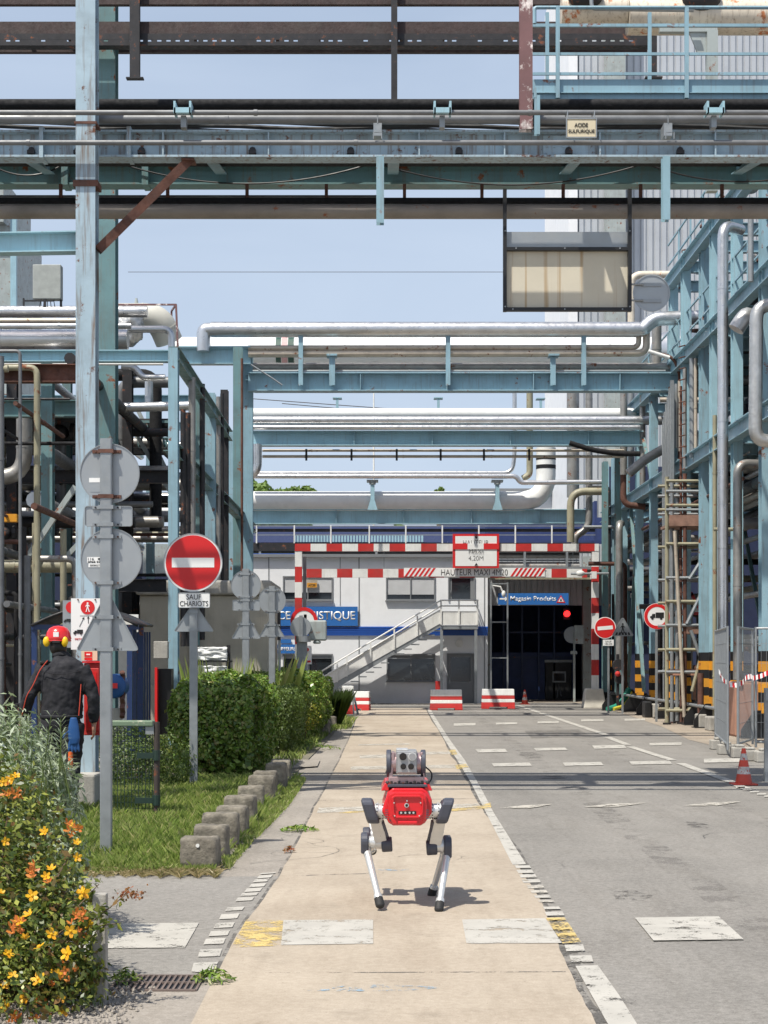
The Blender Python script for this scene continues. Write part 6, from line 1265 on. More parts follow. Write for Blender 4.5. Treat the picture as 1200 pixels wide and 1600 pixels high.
# lower left process pipes (named ones, then many)
Y = 28.5; pipe('grey_elbow_pipe', 'fat grey pipe curving down and left behind the left edge of the picture', [(WX(38,Y),Y,WZ(655,Y)),(WX(38,Y),Y,WZ(745,Y)),(WX(-60,Y),Y,WZ(745,Y))], .14, M_silverd, 1, fillet=.4)
Y = 30; pipe('silver_pipe', 'silver pipe with bright top running under the vessel at the left', [(WX(185,Y),Y,WZ(637,Y)),(WX(300,Y),Y,WZ(634,Y))], .085, M_silver, 1)
pipe('silver_pipe', 'silver pipe dropping from an elbow between the left frame columns', [(WX(190,Y),Y,WZ(572,Y)),(WX(212,Y),Y,WZ(574,Y)),(WX(222,Y),Y,WZ(590,Y)),(WX(258,Y),Y,WZ(590,Y))], .06, M_silver, 0)
pipe('silver_pipe', 'vertical silver pipe just right of the dark second column at the left', [(WX(229,Y),Y+.3,WZ(592,Y)),(WX(229,Y),Y+.3,WZ(632,Y))], .075, M_silver, 0)
L_(-200, 265, 775, 784, 36, 'white_pipe', 'long white pipe crossing behind the signs at the left', M_whitep, 0)
L_(-200, 300, 792, 806, 42, 'white_pipe', 'fainter white pipe lower behind the signs at the left', M_whitep, 0)
for k, (px, Y, y0, y1, r, mt) in enumerate(((286,28,640,1010,.045,M_darks),(293,28.2,645,1010,.055,M_darks),(300,28.5,590,1010,.06,M_silverd),(316,30.5,600,1000,.05,M_darks),(341,34,620,1000,.05,M_silverd),(347,34.3,615,1000,.04,M_darks),(378,38.6,560,900,.03,M_rust))):
    V(px, Y, y0, y1, r, 'vertical_pipe', ('first dark vertical pipe from the left beside the slender blue column','second dark vertical pipe beside the slender blue column','weathered grey vertical pipe with elbow, third beside the slender blue column','dark vertical pipe just left of the wide blue column pair','weathered vertical pipe between the blue columns at left of the road','slim dark vertical pipe hugging the weathered one between the blue columns','thin rusty conduit running down between the two tallest blue columns')[k], mt)
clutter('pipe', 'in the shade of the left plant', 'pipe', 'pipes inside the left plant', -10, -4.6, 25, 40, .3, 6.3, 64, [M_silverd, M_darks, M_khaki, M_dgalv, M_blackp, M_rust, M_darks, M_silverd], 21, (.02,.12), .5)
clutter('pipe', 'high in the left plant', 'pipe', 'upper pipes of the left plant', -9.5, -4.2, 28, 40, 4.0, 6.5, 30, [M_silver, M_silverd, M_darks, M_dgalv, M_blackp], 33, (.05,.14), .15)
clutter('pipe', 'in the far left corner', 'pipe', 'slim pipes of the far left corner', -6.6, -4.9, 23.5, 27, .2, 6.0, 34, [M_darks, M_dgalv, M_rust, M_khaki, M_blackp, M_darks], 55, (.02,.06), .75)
vp = sorted([(rr_.uniform(-7.5,-4.4), rr_.uniform(25.5,33), rr_.uniform(2.2,6)) for k in range(10)], key=lambda p: p[0]/p[1])
for k, p in enumerate(vp): valve('small dark valve among the left plant pipes, %s from the left' % ORD[k], p, rr_.uniform(1,2), M_darks, 'valves in the left plant')
m = MB(); m.box(-22, -8.7, 46, 60, 0, 8.0); m.box(-12, -11.8, 22, 45.9, 0, 5); m.box(-12,-6.5, 50, 50.2, 0, 4); single(m, 'dark_backdrop', M_backdrop, 'dark backdrop blocks giving the shaded depth behind the left plant pipes', 'wall')  # dark blocks added as backdrop, their colour imitating the unlit plant interior
Y = 26; m = MB(); m.box(WX(2,Y),WX(26,Y),Y,Y+.2,WZ(815,Y),WZ(803,Y)); single(m, 'yellow_marker', M_yellow, 'small yellow box strapped among the dark pipes at the left edge', 'box')
# beige wall
Y = 31.0; wl = T('beige_wall', 'beige rendered concrete shelter wall with a dark stained coping behind the signs', 'wall', (WX(320,Y),Y,0))
m = MB(); m.box(WX(218,Y),WX(420,Y),Y,Y+2.6,0,WZ(930,Y)); m.build('wall', M_concw, wl, bevel=.03)
m = MB(); m.box(WX(213,Y),WX(425,Y),Y-.1,Y+2.7,WZ(929.8,Y),WZ(907,Y)); m.build('coping', M_conc, wl, bevel=.04)
m = MB(); m.box(WX(190,Y-.5),WX(262,Y-.5),Y-.6,Y-.11,0,WZ(1070,Y)); m.build('plinth', M_concw, wl)
Y = 27.8; t = T('stacked_sacks', 'rack with two layers of crumpled white sacks in front of the beige wall', 'sacks', (WX(330,Y),Y,0.2))
fr = MB()
for x in (308, 357): fr.bar((WX(x,Y),Y,.0),(WX(x,Y),Y,WZ(1008,Y)),.06)
for y in (1032, 1065): fr.box(WX(306,Y),WX(359,Y),Y-.1,Y+.5,WZ(y,Y)-.03,WZ(y,Y))
fr.build('rack', M_darks, t)
for y, h_ in ((1020,.22),(1051,.26)):
    bm = bmesh.new(); bmesh.ops.create_cube(bm, size=1); bmesh.ops.subdivide_edges(bm, edges=bm.edges, cuts=14, use_grid_fill=True)
    for v in bm.verts:
        p = v.co.copy(); d = mn.noise_vector(Vector((p.x*5,p.y*5,p.z*9+y)))*.09; v.co = Vector((WX(332,Y)+(p.x+d.x*.3)*.5, Y+.1+(p.y+d.y)*.4, WZ(y,Y)-.02+(p.z+d.z)*h_))-Vector(ORG[t.name])
    me = bpy.data.meshes.new('sack'); bm.to_mesh(me); bm.free(); me.materials.append(M_wrap if 0 else M_whitep)
    for p in me.polygons: p.use_smooth = True
    o = bpy.data.objects.new('sack', me); COL.objects.link(o); o.parent = t; ORG[o.name] = ORG[t.name]
Y = 25.5; m = MB(); m.box(WX(240,Y),WX(262,Y),Y,Y+.15,WZ(1029,Y),WZ(1002,Y)); single(m, 'switch_box', M_cream if 0 else M_conc, 'weathered tan switch box beside the slender blue column', 'box', bevel=.01)
m = MB(); m.box(WX(242,Y),WX(265,Y),Y+.2,Y+.5,.3,WZ(1045,Y)); t = T('red_edged_cabinet', 'black cabinet with a bright red left edge below the tan switch box', 'cabinet', (WX(253,Y),Y,.02)); m.build('cabinet', M_black, t); m = MB(); m.box(WX(241,Y),WX(245,Y),Y+.05,Y+.19,.02,WZ(1043,Y)); m.build('red_edge', M_redsign, t)
# blue shelter
Y = 22.; bs_ = T('smoking_shelter', 'small shelter with blue frame and curved ribbed roof behind the worker', 'shelter', (WX(130,Y),Y,0))
for x, d in ((54,0),(66,.9),(203,0),(193,.9),(212,.5)): m = MB(); m.bar((WX(x,Y),Y+d,0),(WX(x,Y),Y+d,WZ(978,Y)),.07); m.build('post', M_deepblue, bs_)
m = MB(); m.box(WX(50,Y),WX(217,Y),Y-.05,Y+.01,WZ(984,Y),WZ(976,Y)); m.build('fascia', M_deepblue, bs_)
m = MB(); n = 14; xs = [WX(50+167*i/n,Y) for i in range(n+1)]; zs = [WZ(976,Y)+.22*math.sin(math.pi*i/n) for i in range(n+1)]
m.add([(xs[i],Y-.1,zs[i]) for i in range(n+1)]+[(xs[i],Y+1.4,zs[i]+.02) for i in range(n+1)], [(i,i+1,n+2+i,n+1+i) for i in range(n)]); o = m.build('roof', M_darks, bs_, smooth=True); md = o.modifiers.new('thick','SOLIDIFY'); md.thickness = .03
m = MB()
for k in range(9): m.box(WX(180+k*4,Y)-.012,WX(180+k*4,Y)+.012,Y+1.3,Y+1.33,.1,WZ(985,Y))
m.build('slats', M_deepblue, bs_)
Y = 23.6; m = MB(); m.box(WX(185,Y),WX(216,Y),Y,Y+.05,.1,WZ(960,Y)); m.build('white_sheet', M_white, bs_)
for k in range(4): pass
# ================================================================== ROAD SIGNS (left, seen from behind)
def rtri(cx, zb, w_, h_, rc=.03, n=5):               # rounded triangle outline
    c = [Vector((cx-w_/2, zb)), Vector((cx+w_/2, zb)), Vector((cx, zb+h_))]; o = []
    for i in range(3):
        A, B, C = c[i-1], c[i], c[(i+1) % 3]; d1 = (A-B).normalized(); d2 = (C-B).normalized(); st = B+d1*rc*1.7; en = B+d2*rc*1.7
        for k in range(n+1): t_ = k/n; p = st*(1-t_)**2+B*2*t_*(1-t_)+en*t_*t_; o.append((p.x, p.y))
    return o
def rrect(x0, x1, z0, z1, r=.02, n=4):
    o = []
    for cx, cz, a0 in ((x1-r,z1-r,0),(x0+r,z1-r,90),(x0+r,z0+r,180),(x1-r,z0+r,270)):
        for k in range(n+1): a = math.radians(a0+90*k/n); o.append((cx+r*math.cos(a), cz+r*math.sin(a)))
    return o
def outline(m, poly, wd, y0, y1):                     # raised folded rim
    n = len(poly); cx = sum(p[0] for p in poly)/n; cz = sum(p[1] for p in poly)/n; vs = []; fs = []
    for i in range(n):
        a = Vector(poly[i-1]); b = Vector(poly[i]); c = Vector(poly[(i+1) % n]); t1 = (c-a); t1.normalize(); nn = Vector((-t1.y, t1.x))
        if nn.dot(Vector((cx, cz))-b) < 0: nn = -nn
        i_ = b+nn*wd; vs += [(b.x,y0,b.y),(b.x,y1,b.y),(i_.x,y1,i_.y),(i_.x,y0,i_.y)]
    for i in range(n):
        j = (i+1) % n
        for k in range(4): fs.append((4*i+k, 4*i+(k+1) % 4, 4*j+(k+1) % 4, 4*j+k))
    return m.add(vs, fs)
def sign_post(label, px, by, top, wpx, items, Y=None):
    Y = Y or G(px, by).y; x = WX(px,Y); t = T('road_sign', label, 'road sign', (x,Y,0)); w_ = wpx*Y/F; zt = WZ(top,Y)
    m = MB(); pr = []; r = .008
    m.extr((x,Y,0),(x,Y,zt),[(-w_/2+r,-.025),(w_/2-r,-.025),(w_/2,-.025+r),(w_/2,.025-r),(w_/2-r,.025),(-w_/2+r,.025),(-w_/2,.025-r),(-w_/2,-.025+r)],up=(0,1,0)); m.box(x-w_/2+.002,x+w_/2-.002,Y-.022,Y+.022,zt,zt+.003); m.build('post', M_galv, t)
    yb = Y+.034
    for it in items:
        k = it[0]; cx = WX(it[1],Y)
        if k == 'disc':
            r = it[3]*Y/F; cz = WZ(it[2],Y); m = MB(); m.disc((cx,yb,cz), r-.004, .003, 56); d = m.build('disc', M_signback, t, smooth=True); ring((cx,yb,cz), r, .007, .02, yb-.006, d, M_galv); zs = (cz+r*.72, cz-r*.78)
        elif k == 'plate':
            x0, x1, z0, z1 = WX(it[1],Y), WX(it[2],Y), WZ(it[4],Y), WZ(it[3],Y); pl = rrect(x0,x1,z0,z1,.02); m = MB(); m.prism(pl, yb, yb+.003); d = m.build('plate', M_signback, t); m = MB(); outline(m, pl, .005, yb-.008, yb+.01); m.build('rim', M_galv, d, smooth=True); zs = (z1-.012, z0+.012)
        else:
            cx = WX((it[1]+it[2])/2,Y); w2 = (it[2]-it[1])*Y/F; zb, zt2 = WZ(it[4],Y), WZ(it[3],Y); pl = rtri(cx, zb, w2, zt2-zb, .022); m = MB(); m.prism(pl, yb, yb+.003); d = m.build('triangle', M_signback, t); m = MB(); outline(m, pl, .006, yb-.01, yb+.01); m.build('rim', M_galv, d, smooth=True); zs = (zb+.012, zb+(zt2-zb)*.55)
        for z in zs:
            m = MB(); m.box(x-w_/2-.012, x+w_/2+.012, Y-.031, Y-.026, z-.014, z+.014); m.box(x-w_/2-.012,x-w_/2-.001,Y-.026,yb,z-.014,z+.014); m.box(x+w_/2+.001,x+w_/2+.012,Y-.026,yb,z-.014,z+.014)
            wd2 = max(.04, w_*.9); m.box(x-w_/2-wd2*.8, x-w_/2-.0125, yb-.012, yb-.001, z-.012, z+.012); m.box(x+w_/2+.0125, x+w_/2+wd2*.8, yb-.012, yb-.001, z-.012, z+.012)
            m.build('clamp', M_rust if (k == 'disc' and it[4:] == ('rust',)) else M_galv, d)
            m = MB()
            for s in (-1, 1): m.cyl((x+s*(w_/2+wd2*.5), yb-.02, z), (x+s*(w_/2+wd2*.5), yb-.012, z), .007, 8)
            m.build('bolt', M_rust if k == 'disc' else M_darks, d)
        if k == 'disc' and len(it) > 4 and it[4] == 'sticker':
            sx0 = WX(133,Y); m = MB(); m.box(WX(135,Y),WX(159,Y),yb-.002,yb-.001,WZ(879,Y),WZ(870,Y)); s_ = m.build('sticker', M_board, d); m = MB(); m.box(WX(137,Y),WX(159,Y),yb-.003,yb-.0021,WZ(886,Y),WZ(879.5,Y)); m.build('sticker', M_board, d)
            text('116', WX(141,Y), WZ(873,Y), yb-.004, 9*Y/F, 4*Y/F, M_ink, s_, thick=.0005); text('SP68 97', WX(146,Y), WZ(877.5,Y), yb-.004, 20*Y/F, 3.4*Y/F, M_ink, s_, thick=.0005, bold=.02); text('8808027', WX(147,Y), WZ(883,Y), yb-.005, 15*Y/F, 3*Y/F, M_ink, s_, thick=.0005)
            m = MB(); m.ball((WX(154,Y),yb-.0035,WZ(873,Y)), 2.4*Y/F, 12, 6, (1,.1,.7)); m.build('mark', M_ink, s_)
        if k == 'disc' and it[4:] == ('rust',):
            m = MB(); m.box(WX(138,Y),WX(159,Y),yb-.002,yb-.001,WZ(753,Y),WZ(746,Y)); m.build('sticker', M_board, d); m = MB(); m.box(WX(140,Y),WX(155,Y),yb-.002,yb-.001,WZ(768,Y),WZ(761,Y)); m.build('sticker', M_signback, d)
    return t
s1 = sign_post('tallest grey sign post with four sign backs, standing in the near grass', 166, 1341, 686, 18.5,
    [('disc',170,739,47,'rust'),('plate',131,206,790,822),('disc',172.5,873,48,'sticker'),('tri',117,217,921,1017)])
s2 = sign_post('slim post with round, oblong and triangular sign backs rising behind the nearest hedge', 384, 0, 889, 11, [('disc',384,914,23.5),('plate',363,406,937,954),('tri',361,408,957,998)], Y=25.2)
s3 = sign_post('shorter slim post just right of its twin, with round and triangular sign backs', 425, 0, 916, 10, [('disc',425,938,21.5),('tri',404,445,962,995)], Y=27)
# no entry
YN = F*CH/(1233-1030); xN = WX(302.5,YN)
ne = T('road_sign', 'no entry sign over a SAUF CHARIOTS plate, in front of the nearest hedge', 'road sign', (xN,YN,0))
m = MB(); w_ = 12.5*YN/F; m.box(xN-w_/2,xN+w_/2,YN-.02,YN+.02,0,WZ(836,YN)); m.build('post', M_galv, ne, bevel=.006)
c = (xN,YN-.05,WZ(879.5,YN)); r = 46*YN/F; m = MB(); m.disc(c, r*.99, .004, 64); d = m.build('disc', M_board, ne, smooth=True); ring(c, r, .006, .024, YN-.056, d, M_galv, n=64)
m = MB(); m.disc((c[0],c[1]-.003,c[2]), r*.925, .0025, 64); m.build('red_field', M_redsign, d, smooth=True); m = MB(); m.box(c[0]-33*YN/F,c[0]+33*YN/F,c[1]-.005,c[1]-.0035,c[2]-7.5*YN/F,c[2]+7.5*YN/F); m.build('white_bar', M_board, d)
x0,x1,z0,z1 = WX(279,YN),WX(329,YN),WZ(950,YN),WZ(926,YN); pl = rrect(x0,x1,z0,z1,.02); m = MB(); m.prism(pl, YN-.05, YN-.046); d = m.build('plate', M_board, ne); m = MB(); outline(m, pl, .006, YN-.054, YN-.036); m.build('rim', M_galv, d, smooth=True)
text('SAUF', WX(303.5,YN), WZ(933,YN), YN-.0525, 23*YN/F, 8*YN/F, M_ink, d, bold=.0); text('CHARIOTS', WX(304,YN), WZ(943.3,YN), YN-.0525, 44*YN/F, 8*YN/F, M_ink, d, bold=.0)
zb, zt2 = WZ(987,YN), WZ(940,YN); pl = rtri(xN, zb, 64*YN/F, zt2-zb, .02); m = MB(); m.prism(pl, YN+.026, YN+.03); d = m.build('triangle', M_signback, ne); m = MB(); outline(m, pl, .007, YN+.018, YN+.036); m.build('rim', M_galv, d, smooth=True)
for z in (zb+.02, zb+.22): m = MB(); m.box(xN-w_/2-.01,xN+w_/2+.01,YN-.026,YN-.0205,z-.014,z+.014); m.build('clamp', M_galv, d)
# sign with red ring + grey lamp by the third hedge
Y = 34.; t = T('road_sign', 'white round sign with thick red border, half hidden by a grey disc near the stairs', 'road sign', (WX(475,Y),Y,0))
c = (WX(475,Y),Y,WZ(970,Y)); r = 21*Y/F; m = MB(); m.disc(c, r, .004, 48); d = m.build('disc', M_board, t, smooth=True); ring(c, r+.002, r*.26, .003, Y-.006, d, M_redsign, 'red_border')
m = MB(); m.bar((WX(477,Y),Y+.03,0),(WX(477,Y),Y+.03,WZ(960,Y)),.06); m.build('post', M_galv, t)
Y = 33.; t = T('signal_post', 'grey traffic signal seen from behind with a pale box by the third hedge', 'traffic light', (WX(472,Y),Y,0))
m = MB(); m.bar((WX(472,Y),Y,0),(WX(472,Y),Y,WZ(990,Y)),16*Y/F,.16); m.build('post', M_galv, t, bevel=.01)
m = MB(); m.cyl((WX(470,Y),Y-.1,WZ(980,Y)),(WX(470,Y),Y+.05,WZ(980,Y)),16*Y/F,28); m.build('round_back', M_signback, t, smooth=True)
m = MB(); m.bar((WX(471,Y),Y-.14,WZ(1000,Y)),(WX(471,Y),Y-.14,WZ(962,Y)),.07); m.build('bracket', M_galv, t)
m = MB(); m.cyl((WX(474,Y),Y-.05,WZ(1003,Y)),(WX(474,Y),Y-.05,WZ(994,Y)),.15,16); m.build('collar', M_galv, t, smooth=True)
m = MB(); m.box(WX(482,Y),WX(510,Y),Y+.02,Y+.25,WZ(1001,Y),WZ(969,Y)); m.cyl((WX(495,Y),Y+.1,WZ(1006,Y)),(WX(495,Y),Y+.1,WZ(1001,Y)),.08,12); m.build('lamp_box', M_pale, t, bevel=.03)
Y = 36.; t = T('small_sign', 'small white notice with red dot on a thin post in front of the office window', 'sign', (WX(482,Y),Y,0))
m = MB(); m.box(WX(477,Y),WX(487,Y),Y,Y+.02,WZ(1038,Y),WZ(1009,Y)); d = m.build('plate', M_board, t); m = MB(); m.disc((WX(480,Y),Y-.001,WZ(1015,Y)),.04,-.006,16); m.box(WX(478.5,Y),WX(485.5,Y),Y-.005,Y-.001,WZ(1035,Y),WZ(1032,Y)); m.build('red_mark', M_redsign, d); m = MB(); m.bar((WX(482,Y),Y+.04,0),(WX(482,Y),Y+.04,WZ(1012,Y)),.04); m.build('post', M_galv, t)
Y = 30; t = T('dark_signal', 'narrow dark signal head seen edge on beside the shorter slim sign post', 'signal', (WX(436,Y),Y,0)); m = MB(); m.box(WX(433.5,Y),WX(437.5,Y),Y,Y+.2,WZ(1000,Y),WZ(948,Y)); m.build('head', M_darks, t); m = MB(); m.bar((WX(436,Y),Y+.1,0),(WX(436,Y),Y+.1,WZ(1000,Y)),.05); m.build('post', M_galv, t)
# right hand road signs
def man(m, cx, cz, s, y, walk=1):
    m.cyl((cx,y,cz+.38*s),(cx,y-.003,cz+.38*s),.085*s,14)
    m.prism([(cx-.09*s,cz+.27*s),(cx+.07*s,cz+.27*s),(cx+.08*s,cz-.02*s),(cx-.07*s,cz-.02*s)],y-.003,y)
    for pl in ([(-.06,.0),(.02,.0),(-.10,-.42),(-.18,-.42)],[(-.01,.0),(.07,.0),(.13,-.2),(.20,-.42),(.12,-.42),(.05,-.2)],[(-.09,.26),(-.05,.2),(-.17,.05),(-.21,.08)],[(.06,.27),(.04,.2),(.18,.06),(.21,.1)]):
        m.prism([(cx+a*s,cz+b*s) for a, b in pl], y-.0036, y-.0004)
    return m
def truck(m, cx, cz, s, y):
    m.box(cx-.1*s,cx+.5*s,y-.003,y,cz-.12*s,cz+.28*s); m.prism([(cx-.5*s,cz-.12*s),(cx-.13*s,cz-.12*s),(cx-.13*s,cz+.18*s),(cx-.34*s,cz+.18*s),(cx-.38*s,cz+.03*s),(cx-.5*s,cz)],y-.003,y)
    for a in (-.33, .3): m.cyl((cx+a*s,y-.0045,cz-.15*s),(cx+a*s,y-.001,cz-.15*s),.095*s,14)
    return m
Y = 45.; t = T('road_sign', 'no entry sign with tiny plate beneath, tilted beside the right gantry post', 'road sign', (WX(946,Y),Y,0))
c = (WX(945.5,Y),Y,WZ(981,Y)); r = 17*Y/F; m = MB(); m.disc(c, r, .005, 48); d = m.build('disc', M_board, t, smooth=True); m = MB(); m.disc((c[0],c[1]-.004,c[2]),r*.93,.003,48); m.build('red_field', M_redsign, d, smooth=True)
m = MB(); m.bar((c[0]-r*.7,Y-.0055,c[2]-r*.07),(c[0]+r*.7,Y-.0055,c[2]+.05*r),.004,r*.34); m.v = [(v[0],v[1],v[2]) for v in m.v]; m.build('white_bar', M_board, d)
m = MB(); m.box(WX(942,Y),WX(959,Y),Y-.002,Y+.01,WZ(1009,Y),WZ(999.5,Y)); d = m.build('plate', M_board, t); text('SAUF\nVELOS', WX(950.5,Y), WZ(1004.3,Y), Y-.004, 12*Y/F, 6.5*Y/F, M_ink, d)
m = MB(); m.bar((WX(951,Y),Y+.05,0),(WX(951,Y),Y+.05,WZ(985,Y)),.05); m.build('post', M_galv, t)
Y = 44.4; t = T('road_sign', 'grey triangular sign with a pedestrian crossing pictogram among the banded columns', 'road sign', (WX(973,Y),Y,0))
pl = rtri(WX(973,Y),WZ(994,Y),36*Y/F,31*Y/F,.05); m = MB(); m.prism(pl, Y, Y+.01); d = m.build('triangle', M_signback, t); m = MB(); outline(m, pl, .03, Y-.01, Y-.001); m.build('rim', M_galv, d)
m = MB(); man(m, WX(973,Y), WZ(982,Y), 18*Y/F, Y-.002)
for k in range(-2,3): x = WX(973+k*5.2,Y); m.prism([(x-.03,WZ(993,Y)),(x+.03,WZ(993,Y)),(x+.025-k*.012,WZ(988,Y)),(x-.02-k*.012,WZ(988,Y))], Y-.004, Y-.001)
m.build('pictogram', M_ink, d); m = MB(); m.bar((WX(973,Y),Y+.05,0),(WX(973,Y),Y+.05,WZ(985,Y)),.05); m.build('post', M_galv, t)
Y = 38.5; t = T('road_sign', 'round red bordered no trucks sign left of the scaffold tower', 'road sign', (WX(1027,Y),Y,0))
c = (WX(1026.5,Y),Y,WZ(963,Y)); r = 20.5*Y/F; m = MB(); m.disc(c, r, .005, 56); d = m.build('disc', M_board, t, smooth=True); ring(c, r*.97, r*.25, .003, Y-.004, d, M_redsign, 'red_border'); m = MB(); truck(m, c[0]+.0, c[2], r*1.05, Y-.002); m.build('pictogram', M_ink, d)
m = MB(); m.bar((WX(1026,Y),Y+.04,0),(WX(1026,Y),Y+.04,WZ(966,Y)),.05); m.build('post', M_galv, t)
Y = 38.6; t = T('road_sign', 'red bordered warning triangle with walking figure behind the scaffold diagonals', 'road sign', (WX(1081,Y),Y,0))
pl = rtri(WX(1081,Y),WZ(961,Y),38*Y/F,38*Y/F,.03); m = MB(); m.prism(pl, Y, Y+.005); d = m.build('triangle', M_board, t); m = MB(); outline(m, pl, .07, Y-.004, Y-.001); m.build('red_border', M_redsign, d); m = MB(); man(m, WX(1081,Y), WZ(947,Y), 19*Y/F, Y-.002); m.build('pictogram', M_ink, d)
m = MB(); m.bar((WX(1081,Y),Y+.04,0),(WX(1081,Y),Y+.04,WZ(950,Y)),.05); m.build('post', M_galv, t)
# info panel + red cabinet + drum
Y = 16.05; t = T('info_panel', 'white safety panel with red pedestrian disc, arrows and truck beside the tall front column', 'sign', (WX(135,Y),Y,WZ(1018,Y)))
m = MB(); m.box(WX(111,Y),WX(158,Y),Y,Y+.008,WZ(1015,Y),WZ(935,Y)); d = m.build('plate', M_board, t)
m = MB(); c = (WX(137,Y),Y,WZ(949,Y)); m.disc((c[0],Y-.001,c[2]), 11*Y/F, -.003, 32); m.build('red_disc', M_redsign, d, smooth=True); m = MB(); man(m, c[0], c[2], 17*Y/F, Y-.0045); m.build('pedestrian', M_letter, d)
m = MB(); truck(m, WX(122,Y), WZ(988,Y), 15*Y/F, Y-.001)
for a, b in (((124,979),(130,967)),((138,974),(138,966))):
    A = Vector((WX(a[0],Y),Y-.002,WZ(a[1],Y))); B = Vector((WX(b[0],Y),Y-.002,WZ(b[1],Y))); m.bar(A,B,.006,.002); dd = (B-A).normalized(); pp = Vector((-dd.z,0,dd.x)); m.prism([((B+dd*.02).x,(B+dd*.02).z),((B+pp*.012).x,(B+pp*.012).z),((B-pp*.012).x,(B-pp*.012).z)],Y-.004,Y-.001)
m.box(WX(125,Y),WX(150,Y),Y-.002,Y-.001,WZ(962.6,Y),WZ(962,Y)); m.build('truck_and_arrows', M_ink, d)
text('PIETONS', WX(126,Y), WZ(998.5,Y), Y-.003, 18*Y/F, 3*Y/F, M_redsign, d)
m = MB()
for x, y in ((122,937),(149,937),(122,1012),(149,1012)): m.cyl((WX(x,Y),Y-.01,WZ(y,Y)),(WX(x,Y),Y-.001,WZ(y,Y)),.008,8)
m.build('bolt', M_rust, d)
Y = 16.9; t = T('info_panel', 'second dimmer safety panel peeking out left behind the white one', 'sign', (WX(105,Y),Y,WZ(1012,Y))); m = MB(); m.box(WX(98,Y),WX(135,Y),Y,Y+.01,WZ(1012,Y),WZ(938,Y)); d = m.build('plate', M_signback, t); m = MB(); m.disc((WX(112,Y),Y-.001,WZ(949,Y)), .06, -.003, 24); m.build('red_disc', M_redsign, d); m = MB(); truck(m, WX(105,Y), WZ(970,Y), 11*Y/F, Y-.001); m.build('truck', M_ink, d)
Y = 15.72; t = T('hose_cabinet', 'bright red fire hose cabinet standing at the foot of the tall front column', 'cabinet', (WX(147,Y),Y,.35))
m = MB(); m.box(WX(131,Y),WX(157,Y),Y,Y+.35,WZ(1149,Y),WZ(1036,Y)); b_ = m.build('body', M_red, t, bevel=.008); m = MB(); m.box(WX(134,Y),WX(155,Y),Y-.015,Y-.001,WZ(1142,Y),WZ(1044,Y)); d = m.build('door', M_red, t, bevel=.006); m = MB(); m.box(WX(138,Y),WX(151.5,Y),Y-.02,Y-.0155,WZ(1136,Y),WZ(1050,Y)); m.build('inset', M_redsign, d)
m = MB(); m.box(WX(129,Y),WX(158,Y),Y-.03,Y+.38,WZ(1035.7,Y),WZ(1033,Y)); m.build('top', M_redsign, t)
Y = 16.0; t = T('fire_notice', 'small red and white fire notice above the red cabinet', 'sign', (WX(137,Y),Y,WZ(1034,Y))); m = MB(); m.box(WX(127,Y),WX(152,Y),Y,Y+.01,WZ(1032,Y),WZ(1016,Y)); d = m.build('plate', M_cream, t); m = MB(); m.box(WX(132,Y),WX(144,Y),Y-.004,Y-.001,WZ(1026,Y),WZ(1018.5,Y)); m.box(WX(132,Y),WX(144,Y),Y-.004,Y-.001,WZ(1032,Y),WZ(1027.5,Y)); m.build('red_field', M_redsign, d); m = MB(); m.box(WX(135,Y),WX(141,Y),Y-.006,Y-.0041,WZ(1023.5,Y),WZ(1021.5,Y)); m.build('mark', M_letter, d)
Y = 16.2; m = MB(); m.box(WX(112,Y),WX(158,Y),Y-.35,Y+.4,.0,.36); single(m, 'column_plinth', M_conc, 'stained concrete plinth under the tall front column and red cabinet', 'plinth', bevel=.02)
Y = 19; t = T('hose_drum', 'blue covered hose drum with red label to the right of the near sign post', 'hose drum', (WX(183,Y),Y,.55)); m = MB(); m.cyl((WX(180,Y),Y-.12,WZ(1072,Y)),(WX(180,Y),Y+.15,WZ(1072,Y)),.14,28); m.ball((WX(180,Y),Y-.12,WZ(1072,Y)),.14,24,12,(1,.35,1)); m.build('cover', M_bglove, t, smooth=True)
m = MB(); m.box(WX(174,Y),WX(188,Y),Y-.22,Y-.19,WZ(1075,Y),WZ(1067,Y)); m.build('label', M_redsign, t); m = MB(); m.bar((WX(180,Y),Y+.05,.0),(WX(180,Y),Y+.05,.9),.12); m.build('stand', M_conc, t)
m = MB(); m.tube([(WX(193,Y),Y-.1+.05*(k%2),WZ(1050+k*7,Y)) for k in range(11)], .03, 8); single(m, 'red_chain', M_rust, 'rusty red chain hanging right of the blue hose drum', 'chain')
# wire gate
YQ = 15.1; t = T('wire_gate', 'dark green wire mesh gate with flaking top rail and rusty round post', 'gate', (WX(245,YQ),YQ,0))
m = MB(); X = WX(245,YQ); m.cyl((X,YQ,0),(X,YQ,WZ(1128,YQ)),.028,16); m.build('post', mat('dark_rusting_post', (.045,.035,.03), .7, rust=.3, rs=3, rustcol=(.12,.035,.012)), t, smooth=True)
m = MB(); xs = [WX(172,YQ)+i*(WX(238,YQ)-WX(172,YQ))/12 for i in range(13)]; zs = [.05+i*.055 for i in range(14)]
for x in xs: m.bar((x,YQ+.02,.05),(x,YQ+.02,WZ(1138,YQ)),.006)
for z in zs: m.bar((xs[0],YQ+.025,z),(xs[-1],YQ+.025,z),.0045)
m.build('mesh', MATS.setdefault('dg', mat('dark_green_wire', (.012,.03,.022), .5)), t)
m = MB(); m.box(WX(168,YQ),WX(240,YQ),YQ-.05,YQ+.12,WZ(1135,YQ),WZ(1126,YQ)); m.build('top_rail', MATS.setdefault('fg', mat('flaking_green_paint', (.14,.20,.13), .6, rust=.3, rs=6, rustcol=(.3,.28,.22))), t, bevel=.01)
m = MB(); m.box(WX(228,YQ),WX(241,YQ),YQ-.03,YQ+.1,WZ(1147,YQ),WZ(1129,YQ)); m.build('bracket', M_galv, t)
